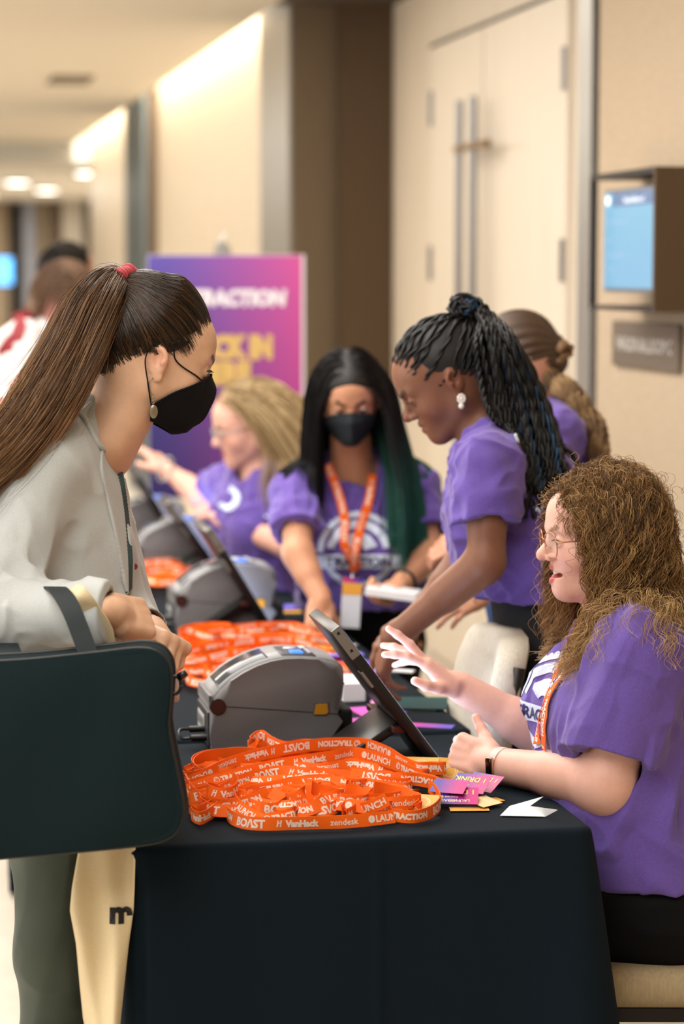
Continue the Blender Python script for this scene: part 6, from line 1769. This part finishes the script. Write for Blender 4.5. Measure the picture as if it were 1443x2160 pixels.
# ---- masked volunteer facing the camera
def masked_woman():
    p0 = at(770, 1330, 6.45); root = empty('person', (p0[0], p0[1], 0), 'volunteer with black face mask and long black hair with green ends, behind the table', 'person')
    c = at(737, 838, 6.0); R = basis(183, 25, 2); sc = .92; Rc = basis(182, 16); Rp = basis(180, 0)
    J = dict(Rc=Rc, Rp=Rp, pelvis=at(765, 1345, 6.42), chest=at(757, 1135, 6.22), neck=at(744, 985, 6.14), shR=at(630, 1040, 6.14), shL=at(872, 1035, 6.16))
    wrL = at(842, 1236, 5.96)
    arms = [(-1, at(628, 1165, 6.0), at(678, 1268, 5.93), at(672, 1320, 5.90), VL(.1, -.55, .7), DOWN, .10, TH), (1, at(905, 1170, 6.08), wrL, at(790, 1278, 5.90), VL(.25, .35, -.9), CURLED, .06, TH)]
    legs = [(at(715, 1370, 6.45), at(715, 1700, 6.4), at(715, 1980, 6.5)), (at(820, 1370, 6.45), at(820, 1700, 6.4), at(820, 1980, 6.5))]
    b, s, so = volunteer(root, c, R, J, arms, S(206, 150, 116), S(160, 84, 78), S(36, 26, 20), S(40, 26, 18), sc, .2, .004, legs=legs, hem=at(765, 1275, 6.32), fold_seed=60, w_=1.04, sleeve_t=.70, slr=(.068, .070))
    mk = mask_part(c, R, sc, root, mat('mask_teal_black', S(16, 30, 36), rough=.8), body=b)
    project.c = {}
    shirt_logo(so, at(757, 1165, 6.0), RT, nrm(ZUP + FH * .2), FW, .098, so, .003)
    ln = empty('neck_lanyard', tuple(J['chest']), 'orange lanyard with a white badge worn by the masked volunteer', 'lanyard')
    for pts, ph in (([(702, 955), (712, 1010), (724, 1080), (735, 1150), (743, 1205)], .1), ([(788, 985), (782, 1040), (772, 1080), (760, 1130), (750, 1180), (744, 1208)], .6)):
        P = catmull([at(x, y, 6.02) for x, y in pts], 40)
        for _ in range(8):
            d = s.ev(P); e_ = .004; G = np.stack([s.ev(P + np.eye(3)[i] * e_) - s.ev(P - np.eye(3)[i] * e_) for i in range(3)], 1); G /= np.linalg.norm(G, axis=1)[:, None] + 1e-9
            P = P + G * np.clip(.006 - d, -.06, .06)[:, None] * .7
        P[:, :] = catmull(P[[0, 10, 20, 30, 39]], 40); T = np.gradient(P, axis=0); T /= np.linalg.norm(T, axis=1)[:, None]
        ribbon(P, np.cross(T, FH), parent=ln, phase=ph, side=-1 if np.cross(T, np.cross(T, FH))[20] @ FH > 0 else 1)
    bc = at(741, 1272, 5.93)
    Mb = Matrix.Translation(tuple(bc)) @ Matrix(((RT[0], FH[0], 0, 0), (RT[1], FH[1], 0, 0), (0, 0, 1, 0), (0, 0, 0, 1))) @ Matrix.Rotation(.06, 4, 'Y')
    bd = MB().box((-.024, -.001, -.062), (.024, .001, .062), .001, M=Mb).build('badge', mat('badge_white', S(220, 226, 236), rough=.4), ln)
    MB().box((-.024, -.0018, .02), (.024, -.001, .05), M=Mb).build('badge_print', M_gold, bd); MB().box((-.024, -.0018, .050), (.024, -.001, .062), M=Mb).build('badge_print', M_tix, bd)
    MB().tube([at(744, 1206, 5.96), at(743, 1222, 5.94)], .003).build('clip', M_metal, ln, True)
    wt = empty('wristwatch', tuple(wrL), 'dark wristwatch on the masked volunteer\'s wrist beside the papers', 'watch')
    ax = nrm(J['shL'] * 0 + at(905, 1170, 6.08) - wrL); u1 = nrm(np.cross(ax, ZUP)); u2 = np.cross(ax, u1); q = wrL + ax * .03
    MB().tube([q + (u1 * math.cos(t) + u2 * math.sin(t)) * .0285 for t in np.linspace(0, 6.283, 24)], .0045).build('strap', M_black, wt, True)
    MB().cyl(q + u2 * .028, q + u2 * .040, .017, seg=24).build('watch_case', M_steel, wt, 'auto')
    tag(MB().box((-.065, -.05, -.009), (.06, .05, .009), .001, M=Matrix.Translation(tuple(at(832, 1250, 5.86))) @ Matrix.Rotation(-.35, 4, 'Z') @ Matrix.Rotation(.12, 4, 'Y')).build('paper_stack', M_wh), 'white stack of cards held by the masked volunteer', 'cards')
    # hair
    Mh = hair_mat('black_hair'); hm = lambda x, y, z: c + R @ (np.array([x, y, z]) * sc); rg = np.random.default_rng(5)
    hc = Sdf(); hc.ell(hm(0, -.022, .036), np.array([.079, .096, .085]) * sc, R, .02); hc.cap(hm(0, -.05, 0), hm(0, -.06, -.12), .062, .054, .04)
    hc.ell(hm(0, .108, -.014), np.array([.066, .082, .080]) * sc, R, .012, '-'); hc.ell(hm(0, .025, .055), np.array([.066, .058, .052]) * sc, R, .02)
    cp = hc.build('hair', .005, mat('hair_black_base', S(14, 12, 12), rough=.5), root)
    col_ = Sdf(); col_.ell(hm(0, -.018, .034), np.array([.076, .094, .084]) * sc, R, .02); col_.ell(hm(0, .05, -.03), np.array([.068, .06, .085]) * sc, R, .02); col_.ell(hm(0, .105, -.02), np.array([.080, .070, .105]) * sc, R, .01); torso_prims(col_, J, .014, 1.04, 1.1, .05, .01, k=.06); col_.cap(J['neck'], c, .05, .05)
    NS = 2600; rp, rn, q = scalp_points(NS, c, R, sc, rg, lambda q, v: (q[:, 2] > -.03) & ((q[:, 1] < .045) | (q[:, 2] > .074)) & ~((q[:, 2] < .05) & (q[:, 1] > .01)), (.079, .096, .086), (0, -.018, .034))
    sd = np.sign(q[:, 0] - .004 + 1e-6)
    G = grow(rp, rn * .05 + R[:, 0][None] * sd[:, None] * .5 - R[:, 1][None] * .7 - R[:, 2][None] * .2, np.where(sd < 0, .50, .34) + .08 * rg.random(NS), 30, .26, col_, .003 + .012 * rg.random(NS), .07, 3, .84,
             force=lambda p, t: np.stack([np.full(len(p), 0), np.full(len(p), 0), np.full(len(p), -1.0)], 1) + np.where((sd < 0)[:, None], RT[None] * (.20 if .25 < t < .6 else .02) - FH[None] * .05, RT[None] * .02 + FH[None] * .30))
    u = np.linspace(0, 1, 30); blk = np.array(S(16, 13, 13)); grn = np.array(S(34, 92, 78)); m_ = (sst(u[None] + .1 * rg.normal(size=(NS, 1)), .42, .75) * (sd < 0)[:, None])[..., None]
    strands('long_hair', G, .0012, blk * (1 - m_) + grn * m_, Mh, cp, .5)
masked_woman()

# ---- seated blonde volunteer
def blonde_woman():
    p0 = at(600, 1280, 7.2); root = empty('person', (p0[0], p0[1], 0), 'seated blonde volunteer in purple T-shirt touching a screen, in front of the poster', 'person')
    c = at(521, 900, 6.95); R = basis(106, 16); Rc = basis(122, 12); Rp = basis(115, 0)
    J = dict(Rc=Rc, Rp=Rp, pelvis=at(600, 1270, 7.15), chest=at(560, 1105, 7.02), neck=at(552, 990, 6.98), shL=at(628, 1030, 6.86), shR=at(482, 1025, 7.16))
    arms = [(-1, at(425, 1045, 7.25), at(352, 992, 7.38), at(292, 925, 7.46), VL(.55, -.4, .6), OPEN_, .10, TH), (1, at(612, 1150, 6.80), at(492, 1106, 6.95), at(425, 1062, 7.02), VL(.2, -.4, .85), OPEN_, .08, TH)]
    legs = [(at(580, 1290, 7.1), at(500, 1300, 7.0), at(500, 1560, 7.0)), (at(600, 1290, 7.3), at(520, 1300, 7.3), at(520, 1560, 7.3))]
    b, s, so = volunteer(root, c, R, J, arms, S(224, 170, 150), S(190, 100, 100), S(150, 120, 90), S(90, 110, 120), 1.0, .4, .0045, legs=legs, hem=at(590, 1235, 7.1), fold_seed=80, sleeve_t=.5)
    project.c = {}
    V, F = disc2(.036, 24, .018); project(*subdivide2(V, F, .02), so, at(474, 1050, 6.7), RT, ZUP, FW, 'printed_emblem', M_white_print, so, .003)
    V, F, w2 = text_mesh('4', .05); V, F = subdivide2(V * .075, F, .02); project(V, F, so, at(522, 1120, 6.6), RT, ZUP, FW, 'printed_words', M_white_print, so, .003)
    hm = lambda x, y, z: c + R @ np.array([x, y, z]); rg = np.random.default_rng(6)
    g = empty('glasses', tuple(hm(0, .1, 0)), 'clear glasses worn by the seated blonde volunteer', 'glasses')
    for sx in (-1, 1):
        MB().tube([hm(sx * .031 + .024 * math.cos(t), .098 - .1 * abs(.031 + sx * .024 * math.cos(t)), .002 + .019 * math.sin(t)) for t in np.linspace(0, 6.283, 24)], .0016).build('lens_rim', M_silver, g, True)
        MB().tube([hm(sx * .056, .09, .008), hm(sx * .078, .0, .004)], .0014).build('temple', M_silver, g, True)
    Mh = hair_mat('blonde_hair', .45); cols = np.array([S(132, 104, 66), S(170, 140, 96), S(206, 180, 134)])
    hc = Sdf(); hc.ell(hm(0, -.022, .036), (.080, .098, .088), R, .02); hc.cap(hm(0, -.05, 0), hm(0, -.06, -.12), .070, .06, .04); hc.ell(hm(0, .105, -.02), (.075, .078, .09), R, .012, '-')
    cp = hc.build('hair', .005, mat('hair_blonde_base', S(140, 112, 74), rough=.6), root)
    col_ = Sdf(); col_.ell(hm(0, -.018, .034), (.077, .095, .086), R, .02); col_.ell(hm(0, .06, -.03), (.058, .065, .085), R, .02); torso_prims(col_, J, .014, 1.04, 1.1, .05, .01, k=.06); col_.cap(J['neck'], c, .05, .05)
    NS = 1500; rp, rn, q = scalp_points(NS, c, R, 1.0, rg, lambda q, v: (q[:, 2] > -.03) & ((q[:, 1] < .05) | (q[:, 2] > .08)) & ~((q[:, 2] < .05) & (q[:, 1] > .0)), (.080, .098, .088), (0, -.018, .034))
    sd = np.sign(q[:, 0] + 1e-6)[:, None]
    G = grow(rp, rn * .15 + R[:, 0][None] * sd * .5 - R[:, 1][None] * .9, .34 + .08 * rg.random(NS), 26, .2, col_, .004 + .02 * rg.random(NS), .06, 3, .86, force=lambda p, t: np.array([[0, 0, -1.0]]) + RT[None] * (.55 if t < .6 else -.1) * np.ones((len(p), 1)))
    strands('long_hair', G, .0014, cols[rg.integers(0, 3, NS)], Mh, cp, .5)
    bc = at(349, 990, 7.32); tag(MB().tube([bc + (ZUP * math.cos(t) + nrm(VL(.6, .2, .5)) * math.sin(t)) * .031 for t in np.linspace(0, 6.283, 24)], .004).build('bracelet', M_silver, None, True), 'pale round bracelet on the raised wrist of the blonde volunteer', 'bracelet')
    ch = empty('padded_chair', (p0[0], p0[1], 0), 'padded chair under the seated blonde volunteer', 'chair')
    return J
blonde_woman()

# ---- woman with the blonde ponytail behind the braided one
def ponytail_woman():
    p0 = at(1200, 1240, 5.75); root = empty('person', (p0[0], p0[1], 0), 'woman with sandy tied back hair and purple T-shirt, standing behind the braided woman', 'person')
    c = at(1085, 768, 5.72); R = basis(82, 22); Rc = basis(80, 14); Rp = basis(80, 0)
    J = dict(Rc=Rc, Rp=Rp, pelvis=at(1120, 1240, 5.78), chest=at(1165, 1015, 5.75), neck=at(1142, 872, 5.74), shL=at(1168, 925, 5.56), shR=at(1150, 915, 5.92))
    arms = [(1, at(1120, 1125, 5.5), at(1022, 1245, 5.54), at(955, 1280, 5.50), VL(.2, -.7, .6), REST, .06, TH), (-1, at(1090, 1110, 5.85), at(1000, 1152, 5.80), at(940, 1150, 5.78), VL(0, -.6, .7), CURLED, .05, TH)]
    legs = [(at(1110, 1270, 5.68), at(1100, 1640, 5.7), at(1110, 2010, 5.75)), (at(1130, 1270, 5.88), at(1120, 1640, 5.9), at(1130, 2010, 5.95))]
    b, s, so = volunteer(root, c, R, J, arms, S(206, 150, 122), S(170, 90, 84), S(70, 50, 36), S(60, 40, 28), 1.0, .4, .0045, legs=legs, leg_m=mat('blue_denim', S(44, 74, 122), rough=.85), hem=at(1125, 1215, 5.75), fold_seed=90)
    hm = lambda x, y, z: c + R @ np.array([x, y, z]); rg = np.random.default_rng(9); base = hm(0, -.108, -.012)
    hc = Sdf(); hc.ell(hm(0, -.020, .036), (.079, .097, .086), R, .02); hc.cap(hm(0, -.05, 0), hm(0, -.08, -.02), .062, .045, .04); hc.ell(hm(0, .12, -.02), (.10, .085, .095), R, .012, '-')
    for sx in (-1, 1): hc.ell(hm(sx * .085, -.005, -.040), (.045, .055, .045), R, .012, '-')
    bl = R.T @ (base - c)
    hc.disp = lambda P: .0022 * np.sin(np.arctan2(((P - c) @ R - bl)[:, 0], ((P - c) @ R - bl)[:, 2]) * 26)
    cp = hc.build('hair', .0045, mat('hair_sandy_base', S(70, 50, 34), rough=.5), root); Mh = hair_mat('blonde_hair'); cols = np.array([S(84, 60, 40), S(128, 98, 64), S(176, 144, 100)])
    NP = 1700; guide = catmull([base, at(1160, 790, 5.68), at(1205, 830, 5.64), at(1240, 890, 5.62), at(1262, 970, 5.6), at(1266, 1040, 5.6)], 30); T, A, B = frames(guide); u = np.linspace(0, 1, 30)
    wid = np.interp(u, [0, .08, .3, .7, 1], [.012, .018, .023, .028, .018]); a0 = rg.random(NP) * 6.28; rr = np.sqrt(rg.random(NP)); ca = rg.random(NP)
    P = guide[None] + A[None] * (wid[None] * (rr * np.cos(a0))[:, None])[..., None] + B[None] * (wid[None] * (rr * np.sin(a0))[:, None])[..., None] + (vnoise(np.repeat(guide, 1, 0), 20, 2)[None] * .01)[..., None] * RT
    strands('ponytail', curl(P, .004 + .003 * ca, 5 + 3 * ca, a0), .0011, cols[np.clip((ca * 3).astype(int), 0, 2)], Mh, cp, .5)
    k = MB()
    for i in range(9):
        a = i * .7; k.tube(catmull([base + rg.normal(size=3) * .02 for _ in range(5)], 24), .008)
    k.build('hair_knot', mat('hair_sandy', S(120, 90, 58), rough=.5), cp, True)
    tag(MB().tube([at(1000, 1262, 5.51) + (ZUP * math.cos(t) + FH * math.sin(t)) * .0105 for t in np.linspace(0, 6.283, 16)], .0018).build('ring', M_silver, None, True), 'small ring on the hand below the dark leaning arm', 'ring')
ponytail_woman()

# ---- visitors behind on the left
def visitor(label, c, R, J, arms, skin, hairc, shirtm, hem, tie, legs, legm, hl):
    p0 = J['pelvis']; root = empty('person', (p0[0], p0[1], 0), label, 'person')
    b, s, so = volunteer(root, c, R, J, arms, skin, S(190, 100, 96), hairc, S(50, 36, 26), 1.0, .4, .006, shirt_m=shirtm, hem=hem, legs=legs, leg_m=legm, lash=False, bust=.03, sleeve_t=.95)
    hm = lambda x, y, z: c + R @ np.array([x, y, z]); rg = np.random.default_rng(2)
    hc = Sdf(); hc.ell(hm(0, -.022, .038), (.083, .100, .092), R, .02); hc.ell(hm(0, .11, -.02), (.085, .078, .09), R, .012, '-')
    if tie: hc.cap(hm(0, -.10, .0), hm(.0, -.12, -.12), .035, .028, .03)
    cp = hc.build('hair', .006, mat('hair_under_' + label.split()[0], hairc, rough=.6), root)
    col_ = Sdf(); col_.ell(hm(0, -.018, .034), (.080, .097, .088), R, .02)
    NS = 700; rp, rn, q = scalp_points(NS, c, R, 1.0, rg, lambda q, v: (q[:, 2] > -.02) & (q[:, 1] < .05), (.082, .1, .09), (0, -.018, .034))
    strands('hair_strands', grow(rp, rn * .2 - R[:, 1][None], hl, 12, .2, col_, .004), .0018, np.repeat(np.array(hairc)[None], NS, 0) * (.8 + .5 * rg.random((NS, 1))), hair_mat('blonde_hair'), cp, .5)
    return s
M_wsh = mat('white_cotton', S(232, 226, 224), rough=.85, bump=(900, .3, .0005))
def visitors():
    c = at(148, 628, 8.4); R = basis(-62, 20); Rc = basis(-75, 30); Rp = basis(-80, 0)
    J = dict(Rc=Rc, Rp=Rp, pelvis=at(15, 960, 8.5), chest=at(40, 790, 8.45), neck=at(98, 705, 8.42), shR=at(45, 722, 8.22), shL=at(60, 715, 8.6))
    arms = [(-1, at(20, 860, 8.15), at(80, 800, 8.05), at(30, 790, 8.0), ZUP, CURLED, .05, TH), (1, at(80, 860, 8.65), at(130, 850, 8.6), at(160, 850, 8.6), ZUP, REST, .05, TH)]
    legs = [(at(10, 985, 8.42), at(15, 1290, 8.4), at(10, 1545, 8.5)), (at(25, 985, 8.6), at(30, 1290, 8.6), at(25, 1530, 8.7))]
    s = visitor('brown haired visitor in a white shirt with a red strap across, far left', c, R, J, arms, S(226, 160, 146), S(100, 74, 54), M_wsh, at(15, 985, 8.5), True, legs, mat('beige_trouser', S(150, 130, 104), rough=.9), .08)
    st = empty('shoulder_strap', tuple(J['chest']), 'dark red strap slung over the white shirt at the far left', 'strap')
    P = catmull([at(62, 672, 8.3), at(48, 700, 8.22), at(30, 735, 8.18), at(8, 775, 8.18), at(-20, 820, 8.2)], 40)
    for _ in range(8):
        d = s.ev(P); e_ = .005; G = np.stack([s.ev(P + np.eye(3)[i] * e_) - s.ev(P - np.eye(3)[i] * e_) for i in range(3)], 1); G /= np.linalg.norm(G, axis=1)[:, None] + 1e-9
        P = P + G * np.clip(.008 - d, -.05, .05)[:, None] * .7
    T = np.gradient(P, axis=0); T /= np.linalg.norm(T, axis=1)[:, None]
    ribbon(P, np.cross(T, FH), parent=st, lettering=False, width=.045, mat_=mat('red_strap', S(140, 34, 44), rough=.6)).name = 'webbing'
    c = at(148, 578, 9.6); R = basis(-50, 10); Rc = basis(-60, 5); Rp = basis(-60, 0)
    J = dict(Rc=Rc, Rp=Rp, pelvis=at(140, 900, 9.65), chest=at(140, 750, 9.6), neck=at(143, 655, 9.6), shR=at(100, 690, 9.5), shL=at(185, 690, 9.72))
    arms = [(-1, at(95, 800, 9.5), at(120, 880, 9.4), at(130, 910, 9.4), ZUP, REST, .05, TH), (1, at(195, 800, 9.72), at(190, 890, 9.6), at(190, 930, 9.6), ZUP, REST, .05, TH)]
    legs = [(at(120, 930, 9.6), at(120, 1190, 9.6), at(120, 1420, 9.7)), (at(160, 930, 9.7), at(160, 1190, 9.7), at(160, 1420, 9.8))]
    visitor('dark haired visitor, mostly hidden behind the white shirted one', c, R, J, arms, S(206, 150, 120), S(22, 16, 14), mat('dark_shirt', S(60, 56, 60), rough=.85), at(140, 905, 9.6), False, legs, M_blackcloth, .07)
visitors()

# ------------------------------------------------------------------ banquet chairs
def chair(x, y, rz, label, seatc, tall=.98):
    e = empty('banquet_chair', (x, y, 0), label, 'chair', None)
    T = Matrix.Translation((x, y, 0)) @ Matrix.Rotation(rz, 4, 'Z')
    M_pad = mat('chair_fabric_' + str(seatc[0]), S(*seatc), rough=.9, noise=(220, .10), stretch=(1, 1, .15), bump=(500, .4, .0008))
    M_leg = mat('chair_dark_metal', S(34, 30, 28), rough=.4, metal=.6)
    s = MB().box((-.23, -.22, .41), (.23, .24, .48), .03, 4, M=T).build('seat', M_pad, e, True)
    # backrest: rounded top pad, slightly reclined (back is on -y side)
    V = []; F = []; n = 40; pts = []
    for i in range(n):
        t = 2 * math.pi * i / n; cx = math.copysign(abs(math.cos(t)) ** .38, math.cos(t)); cz = math.copysign(abs(math.sin(t)) ** .38, math.sin(t)); pts.append((cx * .215, cz * .245))
    prof = [(-.030, .80), (-.034, .93), (-.028, 1.0), (.022, 1.0), (.030, .93), (.026, .80)]
    for yy, k in prof:
        for px_, pz in pts: z = .70 + pz * k; V.append((px_ * k, -.235 - (z - .45) * .16 + yy + .03 * (px_ / .215) ** 2, z))
    m_ = len(prof)
    for j in range(m_ - 1):
        for i in range(n): F.append((j * n + i, j * n + (i + 1) % n, (j + 1) * n + (i + 1) % n, (j + 1) * n + i))
    F.append(tuple(range(n))[::-1]); F.append(tuple((m_ - 1) * n + i for i in range(n)))
    Vw = [tuple(T @ Vector(v)) for v in V]
    o = link('backrest', mesh_np('backrest', np.array(Vw), F), M_pad, e)
    for sx in (-1, 1):
        MB().cyl((sx * .2, .2, .41), (sx * .21, .22, 0), .012, seg=12).build('leg', M_leg, e, True, M=T)
        MB().tube([(sx * .2, -.30, .9), (sx * .2, -.25, .6), (sx * .2, -.20, .42), (sx * .21, -.27, .0)], .012).build('leg', M_leg, e, True, M=T)
        MB().box((sx * .2 - .01, -.2, .385), (sx * .2 + .01, .22, .412), .003, M=T).build('seat_rail', M_leg, e)
    MB().box((-.21, -.21, .385), (.21, -.19, .412), .003, M=T).build('seat_rail', M_leg, e)
    return e
q = at(1028, 1500, 4.90); chair(q[0] - .285, q[1] - .03, math.radians(86), 'light grey upholstered chair pulled up to the table edge, empty', (206, 198, 182))
q = at(1405, 1866, 4.28); chair(q[0] + .04, q[1] + .02, math.radians(79), 'beige chair with woven seat under the curly haired woman', (176, 156, 122))
for o in list(bpy.data.objects):
    if o.name.startswith('padded_chair'): bpy.data.objects.remove(o)
